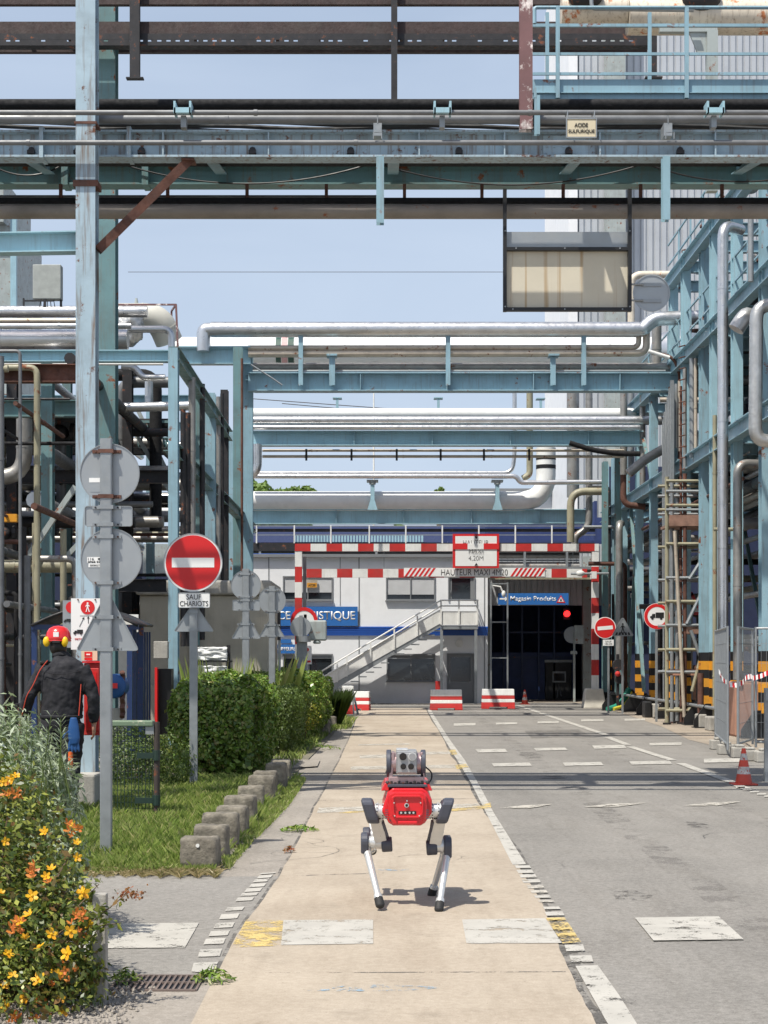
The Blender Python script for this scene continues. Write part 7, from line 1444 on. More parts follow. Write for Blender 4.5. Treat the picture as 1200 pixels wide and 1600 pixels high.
for y in (1180, 1250):
    m = MB(); m.box(WX(212 if y > 1200 else 214,YQ),WX(240,YQ),YQ-.03,YQ-.0,WZ(y+5,YQ),WZ(y-4,YQ)); m.cyl((X,YQ-.01,WZ(y+8,YQ)),(X,YQ-.01,WZ(y-8,YQ)),.034,12); m.build('hinge', MATS['dg'], t)
# ================================================================== PLANTS
def hedge(label, x0, x1, y0, y1, z1, n, size, mt, under=.12, rnd=.12, seed=1):
    t = T('hedge', label, 'hedge', ((x0+x1)/2,(y0+y1)/2,0)); L, W_, H_ = x1-x0, y1-y0, z1
    f = [('f',L*H_),('t',L*W_*1.1),('r',W_*H_),('l',W_*H_*.6),('b',L*H_*.3)]; tot = sum(a for _, a in f); P_ = []; D_ = []
    for k, a in f:
        c = int(n*a/tot); u = RNG.uniform(0,1,c); v = RNG.uniform(0,1,c)
        if k == 'f': p = np.stack([x0+u*L,np.full(c,y0),v*H_],1); d = (0,-1,.25)
        elif k == 'b': p = np.stack([x0+u*L,np.full(c,y1),v*H_],1); d = (0,1,.25)
        elif k == 't': p = np.stack([x0+u*L,y0+v*W_,np.full(c,H_)],1); d = (0,-.1,1)
        elif k == 'r': p = np.stack([np.full(c,x1),y0+u*W_,v*H_],1); d = (1,0,.25)
        else: p = np.stack([np.full(c,x0),y0+u*W_,v*H_],1); d = (-1,0,.25)
        P_.append(p); D_.append(np.tile(d,(c,1)))
    p = np.concatenate(P_); d = np.concatenate(D_); ctr = np.array([(x0+x1)/2,(y0+y1)/2,H_*.5])
    w1 = np.sin(p[:,0]*4.1+seed)*np.sin(p[:,1]*3.3+seed*2)*np.sin(p[:,2]*5+seed)*.11+np.sin(p[:,0]*11+p[:,2]*9)*np.sin(p[:,1]*8+seed+p[:,2]*7)*.035
    e = (p-ctr)/np.array([L/2,W_/2,H_/2]); rr = (np.abs(e)**4.5).sum(1)**(1/4.5); p = ctr+(p-ctr)/np.maximum(rr,1)[:,None]
    taper = 1-.16*np.clip((.45-p[:,2]/H_)/.45,0,1); p[:,0] = ctr[0]+(p[:,0]-ctr[0])*taper; p[:,1] = ctr[1]+(p[:,1]-ctr[1])*taper
    dep = RNG.exponential(.045, len(p)); p = p+d*(w1-dep+.03)[:,None]+RNG.normal(0,.01,p.shape)
    gap = np.sin(p[:,0]*7+seed)+np.sin(p[:,1]*6.1)+np.sin(p[:,2]*8.3+seed)+RNG.normal(0,.6,len(p)); low = p[:,2] < H_*.3
    keep = (gap > -1.9) & ~(low & (RNG.uniform(0,1,len(p)) < .45)); p, d = p[keep], d[keep]; p[:,2] = np.maximum(p[:,2], .03)
    leafobj('foliage', leaves(p, d, size, .6, .75), mt, t)
    k = int(len(p)*.25); q_ = p[:k]*.0; q_[:,0] = RNG.uniform(x0+.12,x1-.12,k); q_[:,1] = RNG.uniform(y0+.12,y1-.1,k); q_[:,2] = RNG.uniform(.1,H_-.1,k)
    leafobj('inner_foliage', leaves(q_, RNG.normal(0,1,(k,3)), size*1.8, .7, .8), mt, t)
    b = MB()
    for i in range(int(L*W_*3)+3):
        x = random.uniform(x0+.2,x1-.2); y = random.uniform(y0+.15,y1-.15); b.cyl((x,y,0),(x+random.uniform(-.15,.15),y+random.uniform(-.1,.1),H_*.8),.016,6,.008)
    b.build('stems', M_bark, t); return t
hedge('nearest clipped box hedge with glossy leaves behind the no entry post', -2.62, -1.50, 19.9, 23.5, 1.20, 34000, .056, M_hedge, seed=1)
hedge('middle dull green clipped hedge, lower and finer leaved than the nearest', -2.3, -1.34, 24.8, 28.2, .98, 26000, .040, M_hedge2, seed=4)
hedge('farthest clipped hedge with the bright green top beside the stairs', -2.6, -1.10, 29.2, 33.5, 1.18, 28000, .055, M_hedge, seed=9)
def spiky(name, label, cx, cy_, R, H_, n, m_, wd=.02, lean=.5):
    a = RNG.uniform(0,6.28,n); r0 = RNG.uniform(0,1,n)**.5*R*.5; b = np.stack([cx+np.cos(a)*r0, cy_+np.sin(a)*r0, np.zeros(n)+.01],1); a2 = a+RNG.normal(0,.5,n); hh = H_*RNG.uniform(.5,1,n); ll = hh*lean*RNG.uniform(.1,1,n)
    tip = b+np.stack([np.cos(a2)*ll,np.sin(a2)*ll,hh],1); mid = b+np.stack([np.cos(a2)*ll*.3,np.sin(a2)*ll*.3,hh*.6],1); s = np.stack([-np.sin(a2),np.cos(a2),np.zeros(n)],1)*wd*.5
    v = np.stack([b-s,b+s,mid+s*.9,tip],1).reshape(-1,3); o = leafobj(name, v, m_, org=(cx,cy_,0)); tag(o, label, 'plant'); return o
spiky('spiky_plant', 'dark spiky leaved plant at the far end of the last hedge', WX(515,35.5), 35.5, .45, .85, 1500, leafmat('dark_blade', [(.02,.04,.012),(.05,.08,.02)]), .02)
spiky('tall_grass', 'tall grass stalks rising behind the nearest hedge in front of the sacks', WX(345,25), 24.6, .7, 1.55, 160, M_grass, .018, .25)
spiky('tall_grass', 'a few tall thin weeds behind the hedges beside the far sign posts', WX(425,29), 28.8, .6, 1.65, 70, M_grass, .015, .3)
YSH = leafmat('yellow_green_leaf', [(.10,.14,.02),(.16,.20,.03),(.50,.42,.04)])
# dark shrub behind wire gate
def blobshrub(name, label, cat, cs, n, size, mt, asp=.45, up=None, stem=True, jit=.7):
    ctr = np.mean([c[:3] for c in cs], 0); t = T(name, label, cat, (ctr[0], ctr[1], 0)); pts = []; ds = []; tot = sum(c[3]**2 for c in cs)
    for c in cs:
        k = int(n*c[3]**2/tot); d = RNG.normal(0,1,(k,3)); d /= np.linalg.norm(d,axis=1)[:,None]; rad = c[3]*(1-RNG.exponential(.13,k)).clip(.1,1.1)
        rad *= 1+.14*np.sin(d[:,0]*7+c[0]*9)*np.sin(d[:,1]*6+c[1]*5)*np.sin(d[:,2]*8)+.10*RNG.normal(0,1,k).clip(-1,1.5)
        pts.append(np.array(c[:3])+d*rad[:,None]); ds.append(d+np.array([0,-.1,.35]))
    p = np.concatenate(pts); d = np.concatenate(ds); k = p[:,2] > .03; p, d = p[k], d[k]
    o = leafobj('foliage', leaves(p, d, size, asp, jit, up=up), mt, t)
    if stem:
        b = MB()
        for c in cs:
            for j in range(4): b.cyl((ctr[0]+random.uniform(-.15,.15),ctr[1]+random.uniform(-.1,.1),0),(c[0]+random.uniform(-.5,.5)*c[3],c[1]+random.uniform(-.5,.5)*c[3],c[2]+random.uniform(0,.6)*c[3]),.008,5,.003)
        b.build('stems', M_bark, t)
    return t, p, d
blobshrub('broom_shrub', 'yellow flowering shrub at the foot of the farthest hedge', 'shrub', [(WX(462,28.9),28.9,.25,.22),(WX(478,28.9),28.8,.5,.25),(WX(470,28.9),28.8,.75,.16)], 1500, .05, YSH)
blobshrub('dark_shrub', 'loose dark shrub growing behind the wire gate', 'shrub', [(-2.75,18.3,.35,.36),(-2.45,18.6,.3,.32),(-3.0,18.9,.4,.32)], 5000, .045, M_hedge2)
YS = 8.6
def sp(px, py, Y): return (WX(px,Y), Y, WZ(py,Y))
# silvery shrub
cs = [(*sp(0,1240,8.9), .38), (*sp(-60,1230,9.0), .5), (*sp(62,1262,8.7), .22), (*sp(25,1350,8.6), .34), (*sp(90,1330,8.5), .14), (*sp(0,1380,8.7), .40), (*sp(10,1190,8.9), .24), (*sp(88,1222,8.8), .13), (*sp(95,1275,8.6),.12), (*sp(90,1390,8.5),.16)]
ts, p, d = blobshrub('silvery_shrub', 'grey green silvery leaved shrub hiding the worker legs at the left edge', 'shrub', cs, 11000, .062, M_silverleaf, asp=.22, up=(0,0,.7), jit=.6)
# shoots
vv = []; stb = MB()
for k in range(26):
    px = random.uniform(-10,112); y0 = random.uniform(1150,1240); hgt = random.uniform(25,75)*(1 if px < 80 else .6); Y = 8.6+random.uniform(-.2,.3); x0 = WX(px,Y); z0 = WZ(y0,Y); z1 = z0+hgt*Y/F; lx = random.uniform(-.06,.06)
    stb.cyl((x0,Y,z0-.15),(x0+lx,Y,z1),.004,5,.002); nl = 7
    for j in range(nl):
        f = j/(nl-1); c = np.array([x0+lx*f,Y,z0+(z1-z0)*f]); 
        for s in (-1,1):
            a = random.uniform(-.7,.7)+(0 if s > 0 else math.pi); L = .075*(1.1-.35*f)*random.uniform(.8,1.2); dr = np.array([math.cos(a),math.sin(a)*.6,.55+f*.5]); dr /= np.linalg.norm(dr); sd = np.cross(dr,[0,0,1.]); sd /= np.linalg.norm(sd); sd *= .008
            tip = c+dr*L+np.array([0,0,-.015]); mid = c+dr*L*.5+np.array([0,0,.006]); vv.append(np.stack([c,mid+sd,tip,mid-sd]))
leafobj('shoots', np.concatenate(vv), M_silverleaf, ts); stb.build('shoot_stems', M_hedge2, ts)
# flowering bush
cs = [(*sp(20,1330,7.4),.30),(*sp(-60,1300,7.5),.42),(*sp(60,1420,7.2),.27),(*sp(20,1500,7.1),.34),(*sp(90,1480,7.0),.20),(*sp(60,1560,6.9),.28),(*sp(100,1560,6.9),.15),(*sp(-60,1450,7.2),.45),(*sp(0,1270,7.5),.20),(*sp(-40,1600,6.8),.45),(*sp(100,1410,7.15),.13),(*sp(128,1520,6.95),.10)]
th, p, d = blobshrub('flowering_bush', 'leafy bush covered in yellow and orange flowers in the lower left corner', 'bush', cs, 17000, .036, M_hyper, asp=.5, jit=.75)
# side sprigs
vv = []; stb = MB()
for (a, b, n_) in (((95,1480),(200,1395),16),((100,1440),(150,1385),10),((90,1370),(120,1310),9),((110,1500),(165,1440),10),((120,1540),(160,1500),9),((130,1450),(190,1440),8),((90,1460),(160,1410),12)):
    Y = 6.95; A = np.array(sp(*a,Y)); B = np.array(sp(*b,Y)); B[1] += random.uniform(-.1,.1); stb.cyl(tuple(A),tuple(B),.0045,5,.002)
    q_ = A+(B-A)*RNG.uniform(.15,1,(n_*3,1))+RNG.normal(0,.015,(n_*3,3)); vv.append(leaves(q_, RNG.normal(0,.5,(len(q_),3))+[0,-.4,.7], .042, .5, .5))
leafobj('sprig_leaves', np.concatenate(vv), M_hyper, th); stb.build('sprig_stems', M_bark, th)
c0 = np.array(sp(205,1397,6.95)); q_ = c0+RNG.normal(0,1,(90,3))*[.028,.02,.012]; leafobj('dry_seed_head', leaves(q_, RNG.normal(0,1,(90,3)), .016, .7, .5), M_dryleaf, th)
def flower_mesh(name, r, m_, npet=5, cup=.35):
    vs = []; fs = []
    for k in range(npet):
        a = 2*math.pi*k/npet; 
        pr = [(.12,-.10,0),(.55,-.34,.10),(.95,-.24,.24),(1.0,.12,.28),(.6,.32,.14),(.12,.10,0)]
        n = len(vs)
        for u, v_, w__ in pr:
            x = u*math.cos(a)-v_*math.sin(a); y = u*math.sin(a)+v_*math.cos(a); vs.append((x*r, y*r, (w__*cup*2.2+random.uniform(0,.1))*r))
        fs.append(tuple(range(n, n+6)))
    b = MB(); b.add(vs, fs); b.ball((0,0,.12*r), .22*r, 8, 5)
    me = bpy.data.meshes.new(name); me.from_pydata(b.v, [], b.f); me.materials.append(m_); return me
fm = [flower_mesh('flower', .026, M_petal), flower_mesh('flower', .022, M_petal, 5, .9)]; bmn = flower_mesh('bud', .018, M_petalo, 4, 1.6)
fl = [(8,1315),(80,1358),(40,1465),(12,1490),(18,1218),(5,1222),(120,1317),(115,1290),(128,1393),(140,1445),(72,1370),(85,1520),(90,1522),(98,1580),(60,1530),(30,1440),(45,1430),(130,1395),(80,1460),(20,1525),(105,1490),(2,1395),(50,1400),(8,1540),(120,1340),(25,1212),(14,1240),(62,1480),(95,1560),(40,1560),(10,1570),(110,1455),(70,1300)]
ot = ORG[th.name]
for i, (fx, fy) in enumerate(fl+[(random.uniform(-5,150),random.uniform(1225,1590)) for _ in range(0)]+[(cx_+random.gauss(0,9),cy__+random.gauss(0,9)) for cx_,cy__ in ((20,1240),(120,1290),(100,1520),(30,1450),(60,1370),(130,1440),(15,1590),(70,1585)) for _ in range(8)]):
    big = i < len(fl); Y = 6.62+random.uniform(-.05,.2)
    if fy < 1300: Y += .55
    if fx > 110: Y += .15
    o = bpy.data.objects.new('flower' if big else 'bud', random.choice(fm) if big else bmn); COL.objects.link(o); o.parent = th
    o.location = Vector(sp(fx,fy,Y))-ot; o.rotation_euler = (random.uniform(.4,1.5), random.uniform(-.5,.5), random.uniform(-.8,.8)); s = random.uniform(.7,1.3); o.scale = (s,)*3; ORG[o.name] = ot
# ================================================================== PERSON
def loft(m, rings, n=20):
    vs = []; k = len(rings); prev = None
    for i, (c, rx, ry) in enumerate(rings):
        d = Vector(rings[min(i+1,k-1)][0])-Vector(rings[max(i-1,0)][0]); d.normalize()
        x = Vector((1,0,0)) if abs(d.x) < .8 else Vector((0,0,1)); a = (x-d*x.dot(d)).normalized(); b = d.cross(a)
        vs += [Vector(c)+a*math.cos(2*math.pi*j/n)*rx+b*math.sin(2*math.pi*j/n)*ry for j in range(n)]
    fs = [(i*n+j,i*n+(j+1)%n,(i+1)*n+(j+1)%n,(i+1)*n+j) for i in range(k-1) for j in range(n)]+[tuple(range(n-1,-1,-1)),tuple(range((k-1)*n,k*n))]
    return m.add(vs, fs)
def remesh(o, vox, smooth=4, fac=.6):
    r = o.modifiers.new('remesh','REMESH'); r.mode = 'VOXEL'; r.voxel_size = vox; r.use_smooth_shade = True
    s = o.modifiers.new('smooth','SMOOTH'); s.factor = fac; s.iterations = smooth
    return o
pr_ = T('person', 'worker seen from behind in black jacket, red helmet and yellow ear muffs, walking away', 'person', (-2.97,15.3,0), local=True); pr_.scale = (.985,)*3
b = MB()   # body: head, neck, torso, arms, legs in one surface
loft(b, [((0,0,.86),.155,.11),((0,0,.98),.16,.12),((.01,0,1.12),.15,.11),((.02,0,1.30),.185,.12),((.03,0,1.40),.18,.10),((.02,.01,1.46),.09,.07)])
loft(b, [((.0,.0,1.42),.07,.065),((-.015,.02,1.53),.058,.06),((-.025,.03,1.58),.06,.07)]); b.ball((-.03,.035,1.655), .1, 20, 14, (.78,.98,1.22)); b.ball((-.03,.135,1.63), .018, 8, 6, (.8,1,1.3))
for s in (-1,1): b.ball((-.03+s*.078,.03,1.645), .03, 10, 8, (.35,.7,1.1))
Ls_, Rs_ = [(-.16,0,1.40),(-.29,-.03,1.14),(-.375,.05,.905)], [(.20,0,1.40),(.305,-.02,1.13),(.30,.04,.875)]
for A in (Ls_, Rs_): loft(b, [(A[0],.05,.05),(tuple((Vector(A[0])+Vector(A[1]))/2),.046,.046),(A[1],.038,.04),(tuple((Vector(A[1])*.6+Vector(A[2])*.4)),.038,.036),(A[2],.026,.022)], 14)
for A, s in ((Ls_,-1),(Rs_,1)):                        # hands with fingers
    w0 = Vector(A[2]); dr = (w0-Vector(A[1])).normalized(); pe = w0+dr*.085; loft(b, [(tuple(w0),.024,.028),(tuple(w0+dr*.04),.018,.040),(tuple(pe),.015,.040)], 12)
    for k, (off, L_f) in enumerate(((-.030,.060),(-.010,.074),(.010,.070),(.029,.055))):
        k0 = pe+Vector((0,off,0)); k1 = k0+dr*L_f*.5+Vector((-s*.006,0,0)); k2 = k1+dr*L_f*.42+Vector((-s*.022,0,0)); loft(b, [(tuple(k0-dr*.02),.009,.009),(tuple(k0),.0095,.0095),(tuple(k1),.0085,.0085),(tuple(k2),.007,.007)], 8)
    t0 = w0+dr*.03+Vector((0,.035,0)); loft(b, [(tuple(t0-Vector((0,.02,0))),.012,.012),(tuple(t0+dr*.025+Vector((0,.018,0))),.011,.011),(tuple(t0+dr*.055+Vector((-s*.01,.022,0))),.008,.008)], 8)
LL = [((-.095,0,.88),.095,.10),((-.105,.03,.68),.078,.085),((-.11,.07,.48),.055,.06),((-.115,.03,.30),.05,.055),((-.12,-.04,.10),.034,.04)]; RL = [((.10,0,.88),.095,.10),((.11,-.02,.68),.078,.085),((.115,-.02,.48),.055,.06),((.12,-.12,.30),.05,.055),((.125,-.2,.12),.034,.04)]
loft(b, LL, 14); loft(b, RL, 14)
bo = b.build('body', M_skin, pr_); remesh(bo, .0055, 3)
j = MB(); loft(j, [((.005,0,.935),.185,.135),((.005,0,.96),.195,.145),((.01,0,1.05),.192,.145),((.015,0,1.16),.195,.145),((.02,0,1.28),.215,.15),((.025,0,1.37),.225,.138),((.022,.0,1.43),.175,.115),((.008,.01,1.475),.10,.085),((-.005,.02,1.515),.075,.075)])
for A, s in ((Ls_,-1),(Rs_,1)):
    loft(j, [((A[0][0]-s*.03,0,1.375),.085,.09),(A[0],.078,.082),(tuple((Vector(A[0])+Vector(A[1]))/2),.070,.074),(A[1],.062,.068),(tuple(Vector(A[1])*.5+Vector(A[2])*.5),.058,.058),(tuple(Vector(A[1])*.08+Vector(A[2])*.92),.046,.044)], 16)
jk = j.build('jacket', M_cloth, pr_); remesh(jk, .012, 5)
tx = bpy.data.textures.new('folds', 'CLOUDS'); tx.noise_scale = .075; tx.noise_depth = 2
dm = jk.modifiers.new('folds','DISPLACE'); dm.texture = tx; dm.strength = .028; dm.mid_level = .5; dm.texture_coords = 'LOCAL'
j = MB(); loft(j, [((0,0,.97),.168,.125),((0,0,.90),.185,.14),((0,0,.83),.175,.13)])
loft(j, [((x,y,z),rx*1.28,ry*1.25) for (x,y,z),rx,ry in LL[:-1]]+[((-.12,-.035,.09),.062,.068)], 16); loft(j, [((x,y,z),rx*1.28,ry*1.25) for (x,y,z),rx,ry in RL[:-1]]+[((.125,-.19,.10),.062,.068)], 16)
tr = j.build('trousers', M_trou, pr_); remesh(tr, .012, 4); dm = tr.modifiers.new('folds','DISPLACE'); dm.texture = tx; dm.strength = .03; dm.texture_coords = 'LOCAL'
for x, y, z, rx in ((-.12,.02,.0,0),(.125,-.14,.02,0)):
    m = MB(); loft(m, [((x,y-.10,z+.05),.038,.045),((x,y-.03,z+.06),.045,.055),((x,y+.08,z+.04),.046,.04),((x,y+.15,z+.03),.036,.028)], 14); remesh(m.build('boot', M_rubber, pr_), .01, 3)
m = MB(); m.ball((-.03,.02,1.60), .092, 20, 12, (.88,1.0,1.0)); m.build('hair', M_hair, pr_, smooth=True)
H = MB(); pf = [(.118,0),(.122,.012),(.117,.03),(.108,.07),(.085,.105),(.05,.125),(.0,.132)]
H.lathe((-.03,.03,1.665), pf, 32); H.lathe((-.03,.03,1.665), [(.118,0),(.095,-.005)], 32); hm = H.build('helmet', M_helmet, pr_, smooth=True, sharp=60)
H = MB(); H.box(-.055,-.005,-.088,-.078,1.69,1.735); hq = H.build('white_label', M_board, hm); H = MB(); H.box(-.065,.005,-.093,-.086,1.635,1.655); H.build('rear_adjuster', M_darks, hm)
H = MB(); H.tube([(-.03+.112*math.cos(a),.03-.112*math.sin(a)*1.0,1.655) for a in [math.pi*k/14 for k in range(15)]],.010,8); H.build('rear_strap', M_helmet, hm, smooth=True)
for x in (-.125, .045):
    H = MB(); H.ball((x,-.055,1.645), .043, 16, 12, (.75,.62,1.12)); e = H.build('ear_muff', M_muff, pr_, smooth=True); H = MB(); H.tube([(x*.9,-.04,1.66),(x,-.0,1.70),(x*.98,.03,1.72)],.005,6); H.build('muff_arm', M_darks, e)
H = MB(); A = [Vector(p_) for p_ in ((-.10,-.125,1.47),(-.175,-.115,1.38),(-.235,-.115,1.24),(-.30,-.105,1.14),(-.335,-.055,1.03),(-.368,-.01,.94))]; H.tube(A, .005, 6, fillet=.05); H.build('red_piping', M_piping, jk, smooth=True)
H = MB(); H.tube([(.205,-.10,1.25),(.20,-.125,1.1),(.19,-.13,.96)],.004,6); H.build('red_piping', M_piping, jk, smooth=True)
# blue glove hanging from the back pocket
H = MB(); loft(H, [((.005,0,.925),.198,.150),((.005,0,.965),.203,.155)], 32); remesh(H.build('hem', M_cloth, jk), .012, 2, .3)
H = MB(); loft(H, [((-.004,.012,1.50),.084,.084),((-.008,.02,1.545),.076,.078)], 24); remesh(H.build('collar', M_trou, jk), .01, 2, .3)
H = MB(); H.tube([(-.165,-.128,1.375),(-.05,-.160,1.345),(.09,-.160,1.345),(.205,-.125,1.375)], .0035, 6, fillet=.05); H.build('yoke_seam', M_trou, jk, smooth=True)
gl = T('work_glove', 'blue rubber glove dangling from the worker back pocket', 'glove', (-2.82,15.12,.62)); m = MB(); gx, gy_, gz = -2.82,15.12,.84
loft(m, [((gx,gy_,gz+.09),.03,.02),((gx,gy_,gz),.05,.025),((gx+.005,gy_,gz-.10),.055,.025),((gx+.01,gy_,gz-.15),.04,.02)], 14)
for k in range(4): loft(m, [((gx-.035+k*.024,gy_,gz-.13),.012,.012),((gx-.042+k*.03,gy_,gz-.20),.011,.011),((gx-.045+k*.032,gy_,gz-.235+.008*abs(k-1.5)),.007,.007)], 8)
loft(m, [((gx-.04,gy_,gz-.03),.012,.012),((gx-.08,gy_,gz-.06),.012,.012),((gx-.095,gy_,gz-.10),.009,.009)], 8); remesh(m.build('glove_body', M_bglove, gl), .006, 2)
m = MB(); m.cyl((-2.85,15.13,.62),(-2.85,15.13,.46),.022,12); single(m, 'orange_flask', M_orange, 'small orange thing hanging below the blue glove of the worker', 'holder', smooth=True)
# ================================================================== ROBOT
RS = 1/268.0
rb = T('quadruped_robot', 'red and silver four legged inspection robot walking towards the camera', 'robot', (WX(637,9.55), 9.6, 0), local=True)
def rx(px): return (px-637)*RS
def rz(py): return (1425-py)*RS
FY = -.02
def R_(px, py, y): return Vector((rx(px), y, rz(py)))
tk = MB(); pfx = [(597,1270),(606,1240),(614,1233),(661,1233),(669,1240),(675,1252),(675,1272),(664,1288),(657,1292),(615,1292),(608,1288)]
tk.prism([(rx(a),rz(b_)) for a, b_ in pfx], .03, .72); tb = tk.build('trunk', M_robred, rb, bevel=.012)
tk = MB(); tk.prism([(rx(a),rz(b_)) for a, b_ in ((607,1242),(615,1238),(660,1238),(667,1244),(667,1276),(659,1290),(615,1290),(607,1276))], -.02, .03); fp = tk.build('front_cover', M_robred, tb, bevel=.01)
tk = MB(); outline(tk, [(rx(a),rz(b_)) for a, b_ in ((612,1247),(618,1243),(656,1243),(662,1248),(661,1272),(655,1279),(619,1279),(613,1272))], .014, -.034, -.02); tk.build('bumper_frame', M_robred, fp, bevel=.004)
tk = MB(); tk.box(rx(622),rx(652),-.045,-.02,rz(1288),rz(1283)); tk.build('bumper_handle', M_robred, fp, bevel=.005)
tk = MB(); tk.cyl(R_(635.5,1259,-.02),R_(635.5,1259,-.030),.013,20); c_ = tk.build('camera_ring', M_robmet, fp, smooth=True); tk = MB(); tk.cyl(R_(635.5,1259,-.030),R_(635.5,1259,-.033),.008,16); tk.build('lens', M_lens, c_)
tk = MB()
for x in (627,633.5,640,646): tk.cyl(R_(x,1270.5,-.02),R_(x,1270.5,-.027),.006,12)
tk.build('depth_sensors', M_robmet, fp); tk = MB(); tk.box(rx(623),rx(650),-.0235,-.02,rz(1273),rz(1268)); tk.build('sensor_window', M_lens, fp)
tk = MB()
for x, y in ((616,1255),(657,1255),(617,1275),(655,1275),(636,1252)): tk.cyl(R_(x,y,-.02),R_(x,y,-.038),.004,8)
tk.build('screw', M_robmet, fp)
tk = MB(); tk.box(rx(609),rx(611),-.006,.02,rz(1284),rz(1247)); tk.box(rx(661),rx(663),-.006,.02,rz(1284),rz(1247)); tk.build('panel_gap', M_robdark, fp)
tk = MB()
for s_ in (-1,1):
    for k in range(5): tk.box(rx(636)+s_*.118-.008, rx(636)+s_*.118+.008, -.0215, -.0195, rz(1280-k*3.2), rz(1278.6-k*3.2))
tk.build('vent_slots', M_robdark, fp)
# top plate with mechanical clutter
tk = MB(); tk.box(rx(606),rx(668),.03,.62,rz(1232.5),rz(1228)); tp_ = tk.build('top_plate', M_robdark, tb, bevel=.004)
tk = MB()
for x, s in ((604,1),(668,-1)): tk.prism([(rx(x-8*s),rz(1238)),(rx(x-2*s),rz(1226)),(rx(x+6*s),rz(1226)),(rx(x+4*s),rz(1238))],.04,.5)
tk.build('side_rail', M_robred, tb, bevel=.005)
tk = MB()
for k in range(9): tk.cyl(R_(612+k*6,1227,.04+.01*(k%3)),R_(612+k*6,1223+2*(k%2),.04+.01*(k%3)),.008,10)
for x in (606,668): tk.ball(tuple(R_(x,1226,.05)),.013,10,8)
tk.build('connectors', M_darks, tp_, smooth=True)
tk = MB(); tk.prism([(rx(609),rz(1227)),(rx(614),rz(1218)),(rx(618),rz(1180)),(rx(613),rz(1178)),(rx(608),rz(1218)),(rx(607),rz(1227))], .08, .22); tk.prism([(rx(663),rz(1227)),(rx(662),rz(1218)),(rx(657),rz(1180)),(rx(661),rz(1178)),(rx(664),rz(1218)),(rx(665),rz(1227))], .08, .22); tk.prism([(rx(607),rz(1228)),(rx(609),rz(1217)),(rx(662),rz(1217)),(rx(665),rz(1228))], .075, .25); tk.build('sensor_bracket', M_robpk, tb, bevel=.004)
pt = MB(); pt.box(rx(619.5),rx(652),.04,.24,rz(1212),rz(1176)); M_rh = mat('robot_grey_head_casting', (.38,.38,.38), .38, metal=.5, var=.08)
ph = pt.build('sensor_head', M_rh, rb, bevel=.006)
pt = MB(); pt.box(rx(621.5),rx(650.5),.028,.039,rz(1210),rz(1179)); fpx = pt.build('face_plate', M_rh, ph, bevel=.004)
for cx_, cy__, r_, mt in ((630,1184.5,4.9,M_lens),(644.5,1184.5,5.6,M_robmet),(630.5,1200,3.7,M_lens),(642.5,1200,3.9,M_lens)):
    pt = MB(); pt.cyl(R_(cx_,cy__,.028),R_(cx_,cy__,.016),(r_+.8)*RS,24); l_ = pt.build('lens_mount', M_robmet if mt is M_robmet else M_darks, fpx, smooth=True); pt = MB(); pt.cyl(R_(cx_,cy__,.016),R_(cx_,cy__,.013),r_*RS*.9,24); pt.build('lens', glass('coated_lens',(.25,.25,.26)) if mt is M_robmet else M_lens, l_)
pt = MB(); pt.box(rx(620),rx(638),.05,.2,rz(1176),rz(1173.5)); pt.build('top_sensor', M_robmet, ph, bevel=.003)
for x, s in ((608,-1),(662,1)):
    pt = MB(); y_ = .14; zc_ = rz(1197); 
    pt.cyl((rx(x)-.014,y_,zc_),(rx(x)+.014,y_,zc_),21.5*RS,28); pt.build('pan_tilt_cover', M_robdark, ph, smooth=True, bevel=.006)
    pt = MB(); pt.cyl((rx(x)-s*.014,y_,zc_),(rx(x)-s*.05,y_,zc_),17*RS,24); pt.build('tilt_drive', M_robpk, ph, smooth=True)
pt = MB(); pt.tube([tuple(R_(664,1202,.2)),tuple(R_(676,1212,.2)),tuple(R_(676,1222,.18)),tuple(R_(668,1231,.12))],.0045,8,fillet=.03); pt.build('cable', M_rubber, ph, smooth=True)
pt = MB(); pt.bar(R_(606,1207,.12),R_(604,1212,.12),.012); pt.build('cable_gland', M_darks, ph)
def cap(m, A, B, r, n=20): m.cyl(A, B, r, n); return m
def slab(m, pts, xa, xb):                              # YZ outline extruded in X
    n = len(pts); ar = sum(pts[i][0]*pts[(i+1)%n][1]-pts[(i+1)%n][0]*pts[i][1] for i in range(n))
    if ar < 0: pts = pts[::-1]
    x0_, x1_ = min(xa,xb), max(xa,xb)
    return m.add([(x0_,a,b_) for a, b_ in pts]+[(x1_,a,b_) for a, b_ in pts], [tuple(range(n-1,-1,-1)),tuple(range(n,2*n))]+[(i,(i+1)%n,n+(i+1)%n,n+i) for i in range(n)])
def obox(m, p, q_, w_, h_): return m.bar(p, q_, w_, h_, up=(0,1,0))
